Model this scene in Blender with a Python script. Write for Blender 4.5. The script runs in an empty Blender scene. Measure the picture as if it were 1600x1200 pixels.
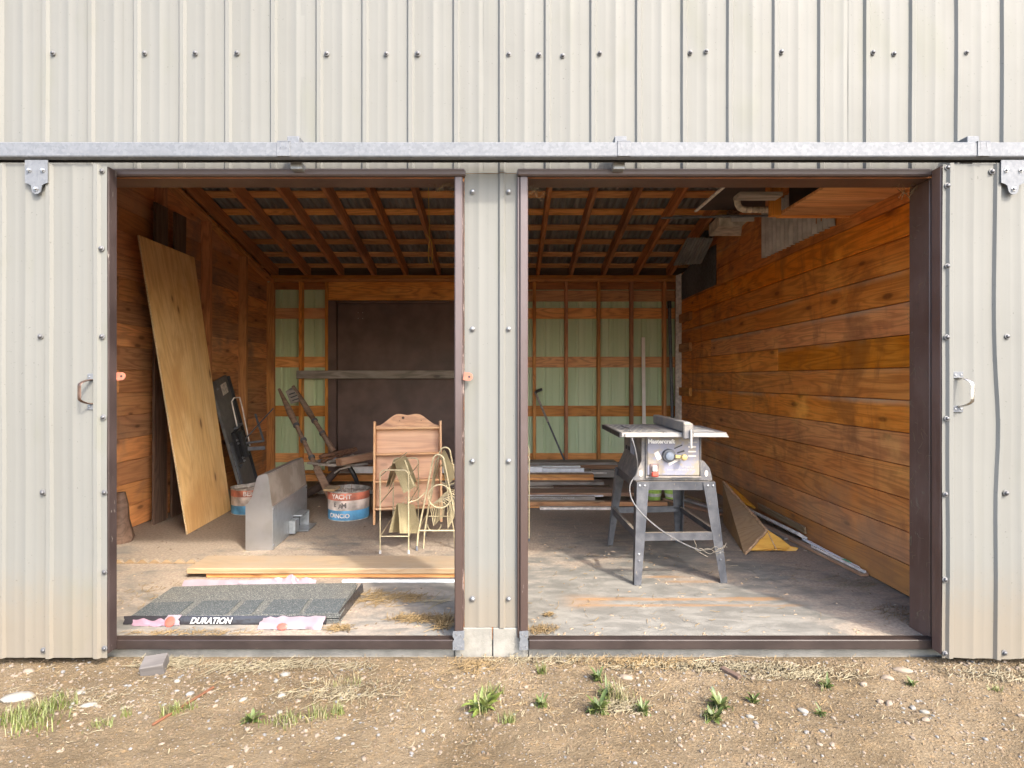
import bpy, math, random
from mathutils import Vector, Matrix, noise as mnoise
R = random.Random(7)
PI = math.pi
scene = bpy.context.scene
COL = scene.collection

# ------------------------------------------------------------------ camera, sky, sun, exposure
D = 2.6            # metres from the camera to the wall face (wall face is y = 0)
H = 1.182          # camera height above the concrete floor (floor is z = 0)
F = 898.0          # focal length, in pixels of the 1600 px wide photograph
cam_d = bpy.data.cameras.new("camera")
cam_d.sensor_width = 36.0
cam_d.lens = 36.0 * F / 1600.0
cam_d.shift_x = 10 / 1600.0
cam_d.shift_y = -8 / 1600.0
cam_d.clip_start = 0.05
cam_d.clip_end = 2000
cam = bpy.data.objects.new("camera", cam_d)
COL.objects.link(cam)
cam.location = (0, -D, H)
cam.rotation_euler = (math.radians(90), 0, 0)
scene.camera = cam

SUN_AZ = math.radians(142.7)     # clockwise from +Y: the sun stands front right of the wall
SUN_EL = math.radians(45.0)
world = bpy.data.worlds.new("World")
scene.world = world
world.use_nodes = True
wn = world.node_tree.nodes
wl = world.node_tree.links
sky = wn.new("ShaderNodeTexSky")
sky.sky_type = 'NISHITA'
sky.sun_disc = False
sky.sun_elevation = SUN_EL
sky.sun_rotation = SUN_AZ
sky.altitude = 400
sky.air_density = 1.0
sky.dust_density = 5.0
sky.ozone_density = 1.0
bg = wn["Background"]
bg.inputs["Strength"].default_value = 0.15
wl.new(sky.outputs[0], bg.inputs["Color"])
sun_d = bpy.data.lights.new("sun", 'SUN')
sun_d.energy = 0.9
sun_d.angle = math.radians(2.5)
sun_d.color = (1.0, 0.93, 0.82)
sun = bpy.data.objects.new("sun", sun_d)
COL.objects.link(sun)
sdir = Vector((math.sin(SUN_AZ) * math.cos(SUN_EL), math.cos(SUN_AZ) * math.cos(SUN_EL), math.sin(SUN_EL)))
sun.rotation_euler = (-sdir).to_track_quat('-Z', 'Y').to_euler()
sun.location = sdir * 20
vs = scene.view_settings
vs.view_transform = 'Standard'
vs.look = 'None'
vs.exposure = 2.75
vs.gamma = 1.0
vs.use_curve_mapping = False
scene.render.engine = 'CYCLES'
scene.cycles.max_bounces = 16
scene.cycles.diffuse_bounces = 14
scene.cycles.use_denoising = True


def P(x, y, d):
    """a photo pixel at distance d in front of the camera, as a point of the place"""
    return Vector(((x - 790) * d / F, d - D, H + (592 - y) * d / F))


def FL(x, y, z=0.0):
    """a photo pixel whose point lies at height z"""
    return P(x, y, (H - z) * F / (y - 592))


# ------------------------------------------------------------------ node helper
class G:
    def __init__(s, name, rough=0.6, metal=0.0, spec=0.5):
        s.m = bpy.data.materials.new(name)
        s.m.use_nodes = True
        s.t = s.m.node_tree
        s.b = s.t.nodes["Principled BSDF"]
        s.b.inputs["Roughness"].default_value = rough
        s.b.inputs["Metallic"].default_value = metal
        s.b.inputs["Specular IOR Level"].default_value = spec
        s._tc = None

    def put(s, sock, v):
        if isinstance(v, bpy.types.NodeSocket):
            s.t.links.new(v, sock)
        elif v is not None:
            if isinstance(v, (tuple, list)) and len(v) == 3 and sock.type == 'RGBA':
                v = (*v, 1)
            sock.default_value = v

    def node(s, typ, out=0, props=None, **ins):
        n = s.t.nodes.new(typ)
        for k, v in (props or {}).items():
            setattr(n, k, v)
        for k, v in ins.items():
            s.put(n.inputs[int(k[1:])] if k[0] == 'i' and k[1:].isdigit() else n.inputs[k], v)
        return n.outputs[out]

    def obj(s):
        return s.node("ShaderNodeTexCoord", "Object")

    def pos(s):
        return s.node("ShaderNodeNewGeometry", "Position")

    def nrm(s):
        return s.node("ShaderNodeNewGeometry", "Normal")

    def rnd(s):
        return s.node("ShaderNodeObjectInfo", "Random")

    def math(s, op, a, b=None, c=None, clamp=False):
        ins = {'i0': a}
        if b is not None: ins['i1'] = b
        if c is not None: ins['i2'] = c
        return s.node("ShaderNodeMath", 0, {'operation': op, 'use_clamp': clamp}, **ins)

    def vmath(s, op, a, b):
        return s.node("ShaderNodeVectorMath", 0, {'operation': op}, i0=a, i1=b)

    def sep(s, v, k):
        return s.node("ShaderNodeSeparateXYZ", k, None, i0=v)

    def comb(s, x, y, z):
        return s.node("ShaderNodeCombineXYZ", 0, None, i0=x, i1=y, i2=z)

    def noise(s, v, scale=1.0, detail=3.0, rough=0.5, dist=0.0):
        return s.node("ShaderNodeTexNoise", 0, None, Vector=v, Scale=scale, Detail=detail, Roughness=rough, Distortion=dist)

    def vor(s, v, scale, out="Distance", feature='F1'):
        return s.node("ShaderNodeTexVoronoi", out, {'feature': feature}, Vector=v, Scale=scale)

    def step(s, v, a, b, lo=0.0, hi=1.0):
        return s.node("ShaderNodeMapRange", 0, {'interpolation_type': 'SMOOTHSTEP'}, i0=v, i1=a, i2=b, i3=lo, i4=hi)

    def lin(s, v, a, b, lo=0.0, hi=1.0):
        return s.node("ShaderNodeMapRange", 0, None, i0=v, i1=a, i2=b, i3=lo, i4=hi)

    def mix(s, f, a, b, mode='MIX'):
        n = s.t.nodes.new("ShaderNodeMix")
        n.data_type = 'RGBA'
        n.blend_type = mode
        s.put(n.inputs[0], f)
        s.put(n.inputs[6], a)
        s.put(n.inputs[7], b)
        return n.outputs[2]

    def hsv(s, c, h=0.5, sat=1.0, val=1.0):
        return s.node("ShaderNodeHueSaturation", 0, None, Hue=h, Saturation=sat, Value=val, Color=c)

    def color(s, c):
        s.put(s.b.inputs["Base Color"], c)

    def rough(s, v):
        s.put(s.b.inputs["Roughness"], v)

    def bump(s, h, strength=0.3, dist=0.01):
        s.put(s.b.inputs["Normal"], s.node("ShaderNodeBump", 0, None, Strength=strength, Distance=dist, Height=h))


def plain(name, c, rough=0.6, metal=0.0, var=0.12, scale=30, spec=0.5, bump=0.0):
    g = G(name, rough, metal, spec)
    n = g.noise(g.obj(), scale, 4)
    n2 = g.noise(g.pos(), 2.3, 3)
    k = g.math('ADD', g.math('MULTIPLY', n, 0.6), g.math('MULTIPLY', n2, 0.4))
    lo = tuple(x * (1 - var * 1.6) for x in c)
    hi = tuple(min(1, x * (1 + var * 1.6)) for x in c)
    g.color(g.mix(g.step(k, 0.3, 0.7), lo, hi))
    g.rough(g.lin(n, 0.2, 0.8, max(0, rough - .1), min(1, rough + .12)))
    if bump: g.bump(n, bump, 0.003)
    return g.m


def wood(name, dark, mid, light, rough=0.62, knots=0.55, stain=None, tone=0.22, gs=1.0, low=None, streak=None, edge=None, dust=0.0, dustcol=(0.30, 0.24, 0.18), ring=0.5, fade=None):
    """long axis is local X; every board shifts the pattern by its own random number"""
    g = G(name, rough, 0, 0.35)
    o = g.obj()
    r = g.rnd()
    off = g.comb(g.math('MULTIPLY', r, 37.0), g.math('MULTIPLY', r, 91.0), g.math('MULTIPLY', r, 53.0))
    p = g.vmath('ADD', o, off)
    f1 = g.noise(g.vmath('MULTIPLY', p, (0.8 * gs, 6.5 * gs, 6.5 * gs)), 1.0, 3, 0.5, 0.5)
    rings = g.math('MULTIPLY_ADD', g.math('SINE', g.math('MULTIPLY', f1, 62.0)), 0.5, 0.5)
    fine = g.noise(g.vmath('MULTIPLY', p, (5.0, 190.0, 190.0)), 1.0, 3, 0.6)
    blot = g.noise(g.vmath('MULTIPLY', p, (2.0, 5.0, 5.0)), 1.0, 4, 0.6)
    c = g.mix(g.step(blot, 0.3, 0.72), mid, light)
    c = g.mix(g.math('MULTIPLY', g.math('POWER', rings, 2.0), ring), c, dark)
    c = g.mix(g.step(fine, 0.45, 0.8, 0, 0.45), c, dark)
    c = g.mix(g.math('MULTIPLY', g.step(r, 0.35, 1.0), 0.55 * min(1, tone * 3.2)), c, g.mix(0.5, dark, mid))
    if knots:
        kv = g.comb(g.math('MULTIPLY', g.sep(p, 0), 2.0), g.math('MULTIPLY', g.math('ADD', g.sep(p, 1), g.sep(p, 2)), 5.0), 0.0)
        kd = g.node("ShaderNodeTexVoronoi", "Distance", {'voronoi_dimensions': '2D'}, Vector=kv, Scale=1.0)
        kd = g.math('ADD', kd, g.math('MULTIPLY', g.math('SUBTRACT', f1, 0.5), 0.12))
        ks = g.sep(g.node("ShaderNodeTexVoronoi", "Color", {'voronoi_dimensions': '2D'}, Vector=kv, Scale=1.0), 0)
        km = g.math('MULTIPLY', g.step(kd, 0.03, 0.10, 1, 0), g.step(ks, 0.55, 0.6))
        kd2 = g.math('MULTIPLY', g.step(kd, 0.08, 0.26, 1, 0), g.step(ks, 0.55, 0.6))
        c = g.mix(g.math('MULTIPLY', kd2, knots * 0.5), c, dark)
        c = g.mix(g.math('MULTIPLY', km, knots), c, tuple(x * 0.35 for x in dark))
    if streak:
        q = g.pos()
        sv = g.noise(g.comb(g.math('MULTIPLY', g.sep(q, 0), 3.0), g.math('MULTIPLY', g.sep(q, 1), 3.2), g.math('MULTIPLY', g.sep(q, 2), 1.15)), 1.0, 6, 0.68, 0.9)
        c = g.mix(g.step(sv, 0.52, 0.68, 0, streak[1]), c, streak[0])
        sv2 = g.noise(g.vmath('ADD', q, (5.0, 2.0, 9.0)), 1.7, 6, 0.62)
        c = g.mix(g.step(sv2, 0.56, 0.72, 0, 0.55), c, tuple(min(1, x * 1.45) for x in light))
    if stain:
        sn = g.noise(g.pos(), stain[2] if len(stain) > 2 else 1.6, 5, 0.6, 0.4)
        c = g.mix(g.step(sn, 0.52, 0.7, 0, stain[1]), c, stain[0])
    if low:
        q2 = g.pos()
        ln = g.noise(q2, 3.2, 6, 0.65, 0.3)
        lm = g.step(g.math('ADD', g.sep(q2, 2), g.math('MULTIPLY', ln, -0.9)), -0.35, 0.15, low[1], 0)
        c = g.mix(lm, c, low[0])
    if edge:
        ly = g.sep(o, 1)
        en = g.noise(g.vmath('MULTIPLY', p, (1.3, 0.2, 0.2)), 1.0, 4, 0.6)
        em = g.math('MULTIPLY', g.step(ly, -edge[2], -edge[2] + 0.045, 1, 0), g.step(en, 0.4, 0.6))
        em = g.math('MULTIPLY', em, g.step(r, edge[1], edge[1] + 0.05))
        c = g.mix(g.math('MULTIPLY', em, 0.75), c, edge[0])
    if dust:
        up = g.sep(g.nrm(), 2)
        dn = g.noise(g.pos(), 6.0, 5, 0.65)
        c = g.mix(g.math('MULTIPLY', g.step(up, 0.2, 0.9), g.step(dn, 0.3, 0.65, dust * 0.5, dust)), c, dustcol)
    c = g.hsv(c, 0.5, g.lin(g.math('FRACT', g.math('MULTIPLY', r, 7.3)), 0, 1, 0.92, 1.06), g.lin(g.math('FRACT', g.math('MULTIPLY', r, 3.7)), 0, 1, 1 - tone, 1 + tone))
    g.color(c)
    g.rough(g.lin(fine, 0.2, 0.8, rough - 0.08, rough + 0.15))
    g.bump(g.math('ADD', g.math('MULTIPLY', fine, 0.6), g.math('MULTIPLY', rings, 0.25)), 0.35, 0.002)
    return g.m


# ------------------------------------------------------------------ mesh helper
class MB:
    def __init__(s):
        s.v = []; s.f = []; s.mi = []
        s.k = 0
        s.M = Matrix()

    def add(s, vs, fs):
        b = len(s.v)
        s.v += [s.M @ Vector(p) for p in vs]
        s.f += [[b + i for i in f] for f in fs]
        s.mi += [s.k] * len(fs)
        return s

    def box(s, x0, x1, y0, y1, z0, z1, c=0.0):
        if c <= 0:
            vs = [(x, y, z) for x in (x0, x1) for y in (y0, y1) for z in (z0, z1)]
            return s.add(vs, [(0, 1, 3, 2), (4, 6, 7, 5), (0, 4, 5, 1), (2, 3, 7, 6), (0, 2, 6, 4), (1, 5, 7, 3)])
        X = (x0, x0 + c, x1 - c, x1); Y = (y0, y0 + c, y1 - c, y1); Z = (z0, z0 + c, z1 - c, z1)
        idx = {}; vs = []
        for sx in (0, 1):
            for sy in (0, 1):
                for sz in (0, 1):
                    for a in range(3):
                        px = X[(0 if a == 0 else 1)] if sx == 0 else X[(3 if a == 0 else 2)]
                        py = Y[(0 if a == 1 else 1)] if sy == 0 else Y[(3 if a == 1 else 2)]
                        pz = Z[(0 if a == 2 else 1)] if sz == 0 else Z[(3 if a == 2 else 2)]
                        idx[sx, sy, sz, a] = len(vs); vs.append((px, py, pz))
        fs = []
        I = lambda x, y, z, a: idx[x, y, z, a]
        for t in (0, 1):
            q = [I(t, 0, 0, 0), I(t, 0, 1, 0), I(t, 1, 1, 0), I(t, 1, 0, 0)]
            fs.append(q if t == 0 else q[::-1])
            q = [I(0, t, 0, 1), I(1, t, 0, 1), I(1, t, 1, 1), I(0, t, 1, 1)]
            fs.append(q if t == 0 else q[::-1])
            q = [I(0, 0, t, 2), I(0, 1, t, 2), I(1, 1, t, 2), I(1, 0, t, 2)]
            fs.append(q if t == 0 else q[::-1])
        for a in (0, 1):
            for b in (0, 1):
                fs.append([I(a, b, 0, 0), I(a, b, 0, 1), I(a, b, 1, 1), I(a, b, 1, 0)])
                fs.append([I(a, 0, b, 0), I(a, 0, b, 2), I(a, 1, b, 2), I(a, 1, b, 0)])
                fs.append([I(0, a, b, 1), I(0, a, b, 2), I(1, a, b, 2), I(1, a, b, 1)])
                for z in (0, 1):
                    fs.append([I(a, b, z, 0), I(a, b, z, 1), I(a, b, z, 2)])
        return s.add(vs, fs)

    def hexa(s, p):
        """8 points: bottom ring of four, top ring of four"""
        return s.add(p, [(0, 3, 2, 1), (4, 5, 6, 7), (0, 1, 5, 4), (1, 2, 6, 5), (2, 3, 7, 6), (3, 0, 4, 7)])

    def tube(s, pts, r, n=8, closed=False, caps=True):
        pts = [Vector(p) for p in pts]
        m = len(pts)
        rr = r if isinstance(r, (list, tuple)) else [r] * m
        vs = []; fs = []
        u = None
        for i in range(m):
            a = pts[i - 1] if (i > 0 or closed) else pts[i]
            b = pts[(i + 1) % m] if (i < m - 1 or closed) else pts[i]
            t = (b - a).normalized()
            if u is None:
                u = t.orthogonal().normalized()
            else:
                u = (u - t * u.dot(t)).normalized()
            w = t.cross(u)
            for k in range(n):
                a2 = 2 * PI * k / n
                vs.append(pts[i] + (u * math.cos(a2) + w * math.sin(a2)) * rr[i])
        for i in range(m if closed else m - 1):
            j = (i + 1) % m
            for k in range(n):
                k2 = (k + 1) % n
                fs.append((i * n + k, i * n + k2, j * n + k2, j * n + k))
        if caps and not closed:
            fs.append(tuple(range(n))[::-1]); fs.append(tuple((m - 1) * n + k for k in range(n)))
        return s.add(vs, fs)

    def lathe(s, prof, n=24, caps=True):
        vs = []; fs = []
        for (r, z) in prof:
            for k in range(n):
                a = 2 * PI * k / n
                vs.append((r * math.cos(a), r * math.sin(a), z))
        for i in range(len(prof) - 1):
            for k in range(n):
                k2 = (k + 1) % n
                fs.append((i * n + k, i * n + k2, (i + 1) * n + k2, (i + 1) * n + k))
        if caps:
            fs.append(tuple(range(n))[::-1]); fs.append(tuple((len(prof) - 1) * n + k for k in range(n)))
        return s.add(vs, fs)

    def prism(s, poly, y0, y1):
        """polygon in local x,z extruded along y"""
        n = len(poly)
        vs = [(x, y0, z) for x, z in poly] + [(x, y1, z) for x, z in poly]
        fs = [tuple(range(n)), tuple(range(n, 2 * n))[::-1]]
        for i in range(n):
            j = (i + 1) % n
            fs.append((i, i + n, j + n, j))
        return s.add(vs, fs)

    def grid(s, rows):
        m = len(rows[0]); vs = [p for r in rows for p in r]; fs = []
        for i in range(len(rows) - 1):
            for j in range(m - 1):
                fs.append((i * m + j, i * m + j + 1, (i + 1) * m + j + 1, (i + 1) * m + j))
        return s.add(vs, fs)

    def slab(s, rows, t):
        """a grid sheet given thickness along its own normal (t may be negative)"""
        a, b, c = Vector(rows[0][0]), Vector(rows[0][-1]), Vector(rows[-1][0])
        nrm = (b - a).cross(c - a).normalized() * t
        m = len(rows[0]); n = len(rows)
        s.grid(rows)
        s.grid([[Vector(p) + nrm for p in r][::-1] for r in rows])
        ring = [rows[0][j] for j in range(m)] + [rows[i][-1] for i in range(1, n)] + [rows[-1][j] for j in range(m - 2, -1, -1)] + [rows[i][0] for i in range(n - 2, 0, -1)]
        for i in range(len(ring)):
            p, q = Vector(ring[i]), Vector(ring[(i + 1) % len(ring)])
            s.add([p, p + nrm, q + nrm, q], [(0, 1, 2, 3)])
        return s

    def mesh(s, name, mats, smooth=None):
        me = bpy.data.meshes.new(name)
        me.from_pydata([tuple(p) for p in s.v], [], s.f)
        for m in (mats if isinstance(mats, (list, tuple)) else [mats]):
            me.materials.append(m)
        if any(s.mi):
            me.polygons.foreach_set("material_index", s.mi)
        if smooth:
            me.polygons.foreach_set("use_smooth", [True] * len(s.f))
            me.set_sharp_from_angle(angle=math.radians(smooth))
        me.update()
        return me


W = {}


def link(name, data, parent=None, M=None):
    o = bpy.data.objects.new(name, data)
    COL.objects.link(o)
    M = M if M is not None else Matrix()
    if parent is not None:
        o.parent = parent
        o.matrix_basis = W[parent.name].inverted() @ M
    else:
        o.matrix_basis = M
    W[o.name] = M.copy()
    return o


def T(*a):
    return Matrix.Translation(Vector(a if len(a) > 1 else a[0]))


def thing(name, label, cat, loc, group=None):
    o = link(name, None, None, T(loc))
    o.empty_display_size = 0.1
    o['label'] = label; o['category'] = cat; o['kind'] = 'thing'
    if group: o['group'] = group
    return o


def part(name, mb, mats, parent, smooth=None, origin=None):
    """mesh authored in world space; its object sits at `origin` (default the mesh's middle)"""
    if origin is None:
        n = len(mb.v)
        lo = Vector(min(v[i] for v in mb.v) for i in range(3)); hi = Vector(max(v[i] for v in mb.v) for i in range(3))
        origin = (lo + hi) / 2
    origin = Vector(origin)
    mb.v = [Vector(v) - origin for v in mb.v]
    return link(name, mb.mesh(name, mats, smooth), parent, T(origin))


def solo(name, mb, mats, label, cat, group=None, smooth=None, origin=None):
    o = part(name, mb, mats, None, smooth, origin)
    o['label'] = label; o['category'] = cat; o['kind'] = 'thing'
    if group: o['group'] = group
    return o


def stuff(name, mb, mats, smooth=None, parent=None):
    o = part(name, mb, mats, parent, smooth)
    o['kind'] = 'stuff'
    return o


_cache = {}


def frame_of(p0, p1, up):
    p0, p1 = Vector(p0), Vector(p1)
    x = (p1 - p0).normalized()
    z = Vector(up)
    z = (z - x * z.dot(x)).normalized()
    y = z.cross(x)
    M = Matrix((x, y, z)).transposed().to_4x4()
    M.translation = (p0 + p1) / 2
    return M, (p1 - p0).length


def board(name, p0, p1, up, width, thick, mat, parent=None, c=0.002, bow=0.0):
    """a board from p0 to p1 (centre line), local X along it, thickness along `up`"""
    M, L = frame_of(p0, p1, up)
    key = (round(L, 3), round(width, 4), round(thick, 4), mat.name, c, name)
    if key not in _cache:
        _cache[key] = MB().box(-L / 2, L / 2, -width / 2, width / 2, -thick / 2, thick / 2, c).mesh(name, mat)
    return link(name, _cache[key], parent, M)


def copy_tree(o, M, parent=None):
    c = o.copy()
    COL.objects.link(c)
    c.parent = parent
    old = W[o.name]
    c.matrix_basis = (W[parent.name].inverted() @ M) if parent else M
    W[c.name] = M.copy()
    for ch in [x for x in o.children]:
        rel = old.inverted() @ W[ch.name]
        copy_tree(ch, M @ rel, c)
    return c


def text(name, s, size, mat, parent, M, shear=0.0, extrude=0.0006, bold=0.0, wrap=None):
    cu = bpy.data.curves.new(name, 'FONT')
    cu.body = s; cu.size = size; cu.shear = shear; cu.extrude = extrude; cu.offset = bold
    cu.align_x = 'CENTER'; cu.align_y = 'CENTER'; cu.resolution_u = 3
    tmp = bpy.data.objects.new("lettering_source", cu)
    COL.objects.link(tmp)
    dg = bpy.context.evaluated_depsgraph_get()
    me = bpy.data.meshes.new_from_object(tmp.evaluated_get(dg))
    bpy.data.objects.remove(tmp); bpy.data.curves.remove(cu)
    me.materials.clear(); me.materials.append(mat)
    if wrap:
        for v in me.vertices:
            x, y, z = v.co
            a = x / wrap
            v.co = ((wrap + z) * math.sin(a), y, (wrap + z) * math.cos(a) - wrap)
    return link(name, me, parent, M)


# ------------------------------------------------------------------ materials
def siding_mat(name, base, dirt, lo):
    g = G(name, 0.62, 0.0, 0.22)
    p = g.pos()
    x, z = g.sep(p, 0), g.sep(p, 2)
    st = g.noise(g.comb(g.math('MULTIPLY', x, 14.0), 0.0, g.math('MULTIPLY', z, 0.5)), 1.0, 4, 0.6)
    big = g.noise(p, 1.3, 4, 0.6)
    sp = g.noise(p, 90.0, 2, 0.5)
    c = g.mix(g.step(st, 0.35, 0.75, 0, 0.35), base, dirt)
    c = g.mix(g.step(big, 0.45, 0.75, 0, 0.3), c, tuple(a * 0.88 for a in base))
    c = g.mix(g.step(sp, 0.70, 0.74, 0, 0.5), c, tuple(a * 0.5 for a in dirt))
    sm = g.noise(g.comb(g.math('MULTIPLY', x, 5.0), 0.0, g.math('MULTIPLY', z, 2.0)), 1.0, 3, 0.5, 0.4)
    c = g.mix(g.math('MULTIPLY', g.step(sm, 0.55, 0.75), 0.4), c, (0.115, 0.118, 0.09))
    sn = g.noise(p, 22.0, 5, 0.7)
    splash = g.math('MULTIPLY', g.step(g.math('ADD', z, g.math('MULTIPLY', sn, -0.25)), -0.05, 0.30, 1, 0), lo)
    c = g.mix(splash, c, (0.15, 0.122, 0.086))
    g.color(c)
    g.rough(g.lin(big, 0.3, 0.7, 0.56, 0.7))
    rs = g.noise(g.comb(g.math('MULTIPLY', x, 40.0), 0.0, g.math('MULTIPLY', z, 0.9)), 1.0, 3, 0.6)
    g.bump(g.math('ADD', g.noise(p, 3.5, 3), g.math('MULTIPLY', rs, 0.12)), 0.3, 0.012)
    return g.m


CREAM = siding_mat("cream_painted_steel", (0.131, 0.132, 0.121), (0.116, 0.114, 0.101), 0.55)
g = G("sage_painted_steel", 0.5)
p_ = g.pos()
sg = g.noise(g.comb(g.math('MULTIPLY', g.sep(p_, 0), 9.0), 0, g.math('MULTIPLY', g.sep(p_, 2), 0.6)), 1, 4)
g.color(g.mix(g.step(sg, 0.35, 0.7), (0.50, 0.62, 0.36), (0.60, 0.69, 0.44)))
SAGE = g.m

g = G("galvanised_steel", 0.55, 0.15, 0.25)
v = g.vor(g.vmath('MULTIPLY', g.pos(), (1, 1, 1)), 90, "Color")
n = g.noise(g.vmath('MULTIPLY', g.pos(), (1.2, 8, 8)), 2.0, 5, 0.65)
c = g.mix(g.sep(v, 0), (0.105, 0.112, 0.122), (0.135, 0.142, 0.151))
c = g.mix(g.step(n, 0.5, 0.72, 0, 0.45), c, (0.085, 0.092, 0.10))
g.color(c)
g.rough(g.lin(g.sep(v, 1), 0, 1, 0.5, 0.62))
GALV = g.m

g = G("weathered_galvanised_steel", 0.5, 0.5)
n = g.noise(g.vmath('MULTIPLY', g.pos(), (12, 1.5, 1.5)), 1.5, 5, 0.65)
g.color(g.mix(g.step(n, 0.35, 0.7), (0.20, 0.21, 0.22), (0.36, 0.37, 0.37)))
GALV_OLD = g.m
GALV_PATCH = plain("dull_zinc_sheet", (0.50, 0.49, 0.46), 0.5, 0.2, 0.2, 12)

g = G("brushed_stainless_steel", 0.33, 0.9)
n = g.noise(g.vmath('MULTIPLY', g.obj(), (2, 60, 60)), 1.0, 4, 0.6)
n2 = g.noise(g.pos(), 9, 4)
g.color(g.mix(g.step(n2, 0.4, 0.7, 0, 0.5), (0.50, 0.50, 0.505), (0.37, 0.36, 0.345)))
g.rough(0.36)
STEEL = g.m

g = G("rust_dusted_sheet_metal", 0.6, 0.35)
n2 = g.noise(g.pos(), 7, 5, 0.6)
g.color(g.mix(g.step(n2, 0.4, 0.65), (0.24, 0.20, 0.165), (0.33, 0.29, 0.25)))
STEEL_DUSTY = g.m

GALV_IN = plain("indoor_galvanised_plate", (0.36, 0.385, 0.405), 0.36, 0.7, 0.12, 30)  # galvanised steel again, colour lifted to make up for dim indoor light

# brown painted timber of the door frames: chalky brown with worn pale flecks
g = G("brown_painted_timber", 0.42, 0, 0.5)
p_ = g.pos()
n = g.noise(g.vmath('MULTIPLY', p_, (60, 60, 5)), 1, 4, 0.6)
n2 = g.noise(p_, 3.0, 5, 0.6)
ch = g.noise(g.vmath('MULTIPLY', p_, (1, 1, 0.35)), 38, 5, 0.7)
c = g.mix(g.step(n2, 0.35, 0.7), (0.085, 0.046, 0.034), (0.125, 0.078, 0.062))
c = g.mix(g.step(n, 0.5, 0.75, 0, 0.35), c, (0.16, 0.105, 0.09))
c = g.mix(g.step(ch, 0.70, 0.735, 0, 0.75), c, (0.42, 0.36, 0.32))
g.color(c)
g.bump(g.math('ADD', n, ch), 0.25, 0.002)
BROWN = g.m

g = G("peeling_brown_paint", 0.6, 0, 0.3)
p_ = g.pos()
n = g.noise(g.vmath('MULTIPLY', p_, (1, 1, 0.3)), 45, 6, 0.7)
c = g.mix(g.step(n, 0.56, 0.62), (0.05, 0.032, 0.027), (0.20, 0.155, 0.135))
g.color(c)
PEEL = g.m
g = G("weathered_brown_paint_for_sun", 0.5, 0, 0.4)  # sunlit copy of the weathered brown paint, darkened to offset the sun
p_ = g.pos()
n = g.noise(g.vmath('MULTIPLY', p_, (1, 1, 0.4)), 30, 6, 0.7)
n2 = g.noise(g.vmath('MULTIPLY', p_, (0.6, 1, 1)), 7, 5, 0.65)
c = g.mix(g.step(n2, 0.35, 0.7), (0.016, 0.0105, 0.009), (0.030, 0.021, 0.018))
c = g.mix(g.step(n, 0.66, 0.72, 0, 0.7), c, (0.10, 0.08, 0.065))
g.color(c); g.bump(n, 0.25, 0.002)
BROWN_SUN = g.m
g = G("lavender_brown_paint", 0.45, 0, 0.5)  # brown low down, paler and more lavender towards the top
n2 = g.noise(g.vmath('MULTIPLY', p_ if False else g.pos(), (1, 1, 0.5)), 6, 5, 0.65)
n = g.noise(g.vmath('MULTIPLY', g.pos(), (1, 1, 0.35)), 42, 5, 0.7)
zc = g.sep(g.pos(), 2)
k = g.math('ADD', g.lin(zc, 0.2, 1.9, 0.15, 0.75), g.math('MULTIPLY', g.math('SUBTRACT', n2, 0.5), 0.7))
c = g.mix(g.step(k, 0.2, 0.8), (0.042, 0.026, 0.021), (0.082, 0.062, 0.060))
c = g.mix(g.step(n, 0.69, 0.73, 0, 0.75), c, (0.17, 0.14, 0.125))
g.color(c); g.bump(n, 0.25, 0.002)
LAVENDER_BROWN = g.m
g = G("scuffed_brown_door_edge", 0.6, 0, 0.3)
p_ = g.pos()
n = g.noise(g.vmath('MULTIPLY', p_, (3, 3, 0.7)), 16, 6, 0.72, 0.5)
n1 = g.noise(p_, 4, 4)
c = g.mix(g.step(n1, 0.3, 0.7), (0.020, 0.013, 0.012), (0.040, 0.028, 0.026))
c = g.mix(g.step(n, 0.63, 0.67), c, (0.16, 0.145, 0.13))
g.color(c)
g.bump(n, 0.4, 0.002)
BROWN_EDGE = g.m

FIR = wood("orange_fir", (0.26, 0.08, 0.018), (0.62, 0.245, 0.055), (0.72, 0.34, 0.09), 0.5, 0.5, ((0.20, 0.085, 0.035), 0.5), 0.22)
FIR_RED = wood("red_brown_fir", (0.22, 0.075, 0.028), (0.50, 0.195, 0.07), (0.60, 0.26, 0.10), 0.6, 0.5, ((0.12, 0.05, 0.03), 0.5), 0.2)
FIR_WALL = wood("orange_fir_planks", (0.32, 0.085, 0.014), (0.74, 0.245, 0.042), (0.82, 0.33, 0.07), 0.52, 0.7, ((0.22, 0.075, 0.022), 0.6, 2.4), 0.14,
                streak=((0.34, 0.11, 0.03), 0.6), edge=((0.42, 0.33, 0.23), 0.6, 0.089), low=((0.30, 0.19, 0.115), 0.6))
FIR_GREY = wood("fir_planks_greyed_in_places", (0.24, 0.095, 0.038), (0.60, 0.255, 0.095), (0.70, 0.34, 0.13), 0.6, 0.7, ((0.13, 0.105, 0.085), 0.75, 1.1), 0.3)
PURLIN = wood("bright_fir_purlin", (0.36, 0.135, 0.04), (0.72, 0.33, 0.11), (0.80, 0.42, 0.16), 0.55, 0.35, None, 0.25)
PLY = wood("fir_plywood", (0.46, 0.20, 0.05), (0.78, 0.47, 0.165), (0.86, 0.58, 0.25), 0.5, 0.8, ((0.60, 0.30, 0.09), 0.6, 1.8), 0.05, 0.75, ring=0.32)
PLY_EDGE = plain("plywood_edge", (0.50, 0.36, 0.20), 0.8, 0, 0.3, 120)
PINE = wood("varnished_pine", (0.38, 0.17, 0.07), (0.60, 0.33, 0.16), (0.68, 0.42, 0.22), 0.38, 0.45, None, 0.1)
PINE_BACK = wood("pinkish_pine_panel", (0.34, 0.17, 0.10), (0.60, 0.335, 0.18), (0.68, 0.42, 0.25), 0.45, 0.4, ((0.42, 0.23, 0.15), 0.4, 4.0), 0.05, 0.6)
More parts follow.
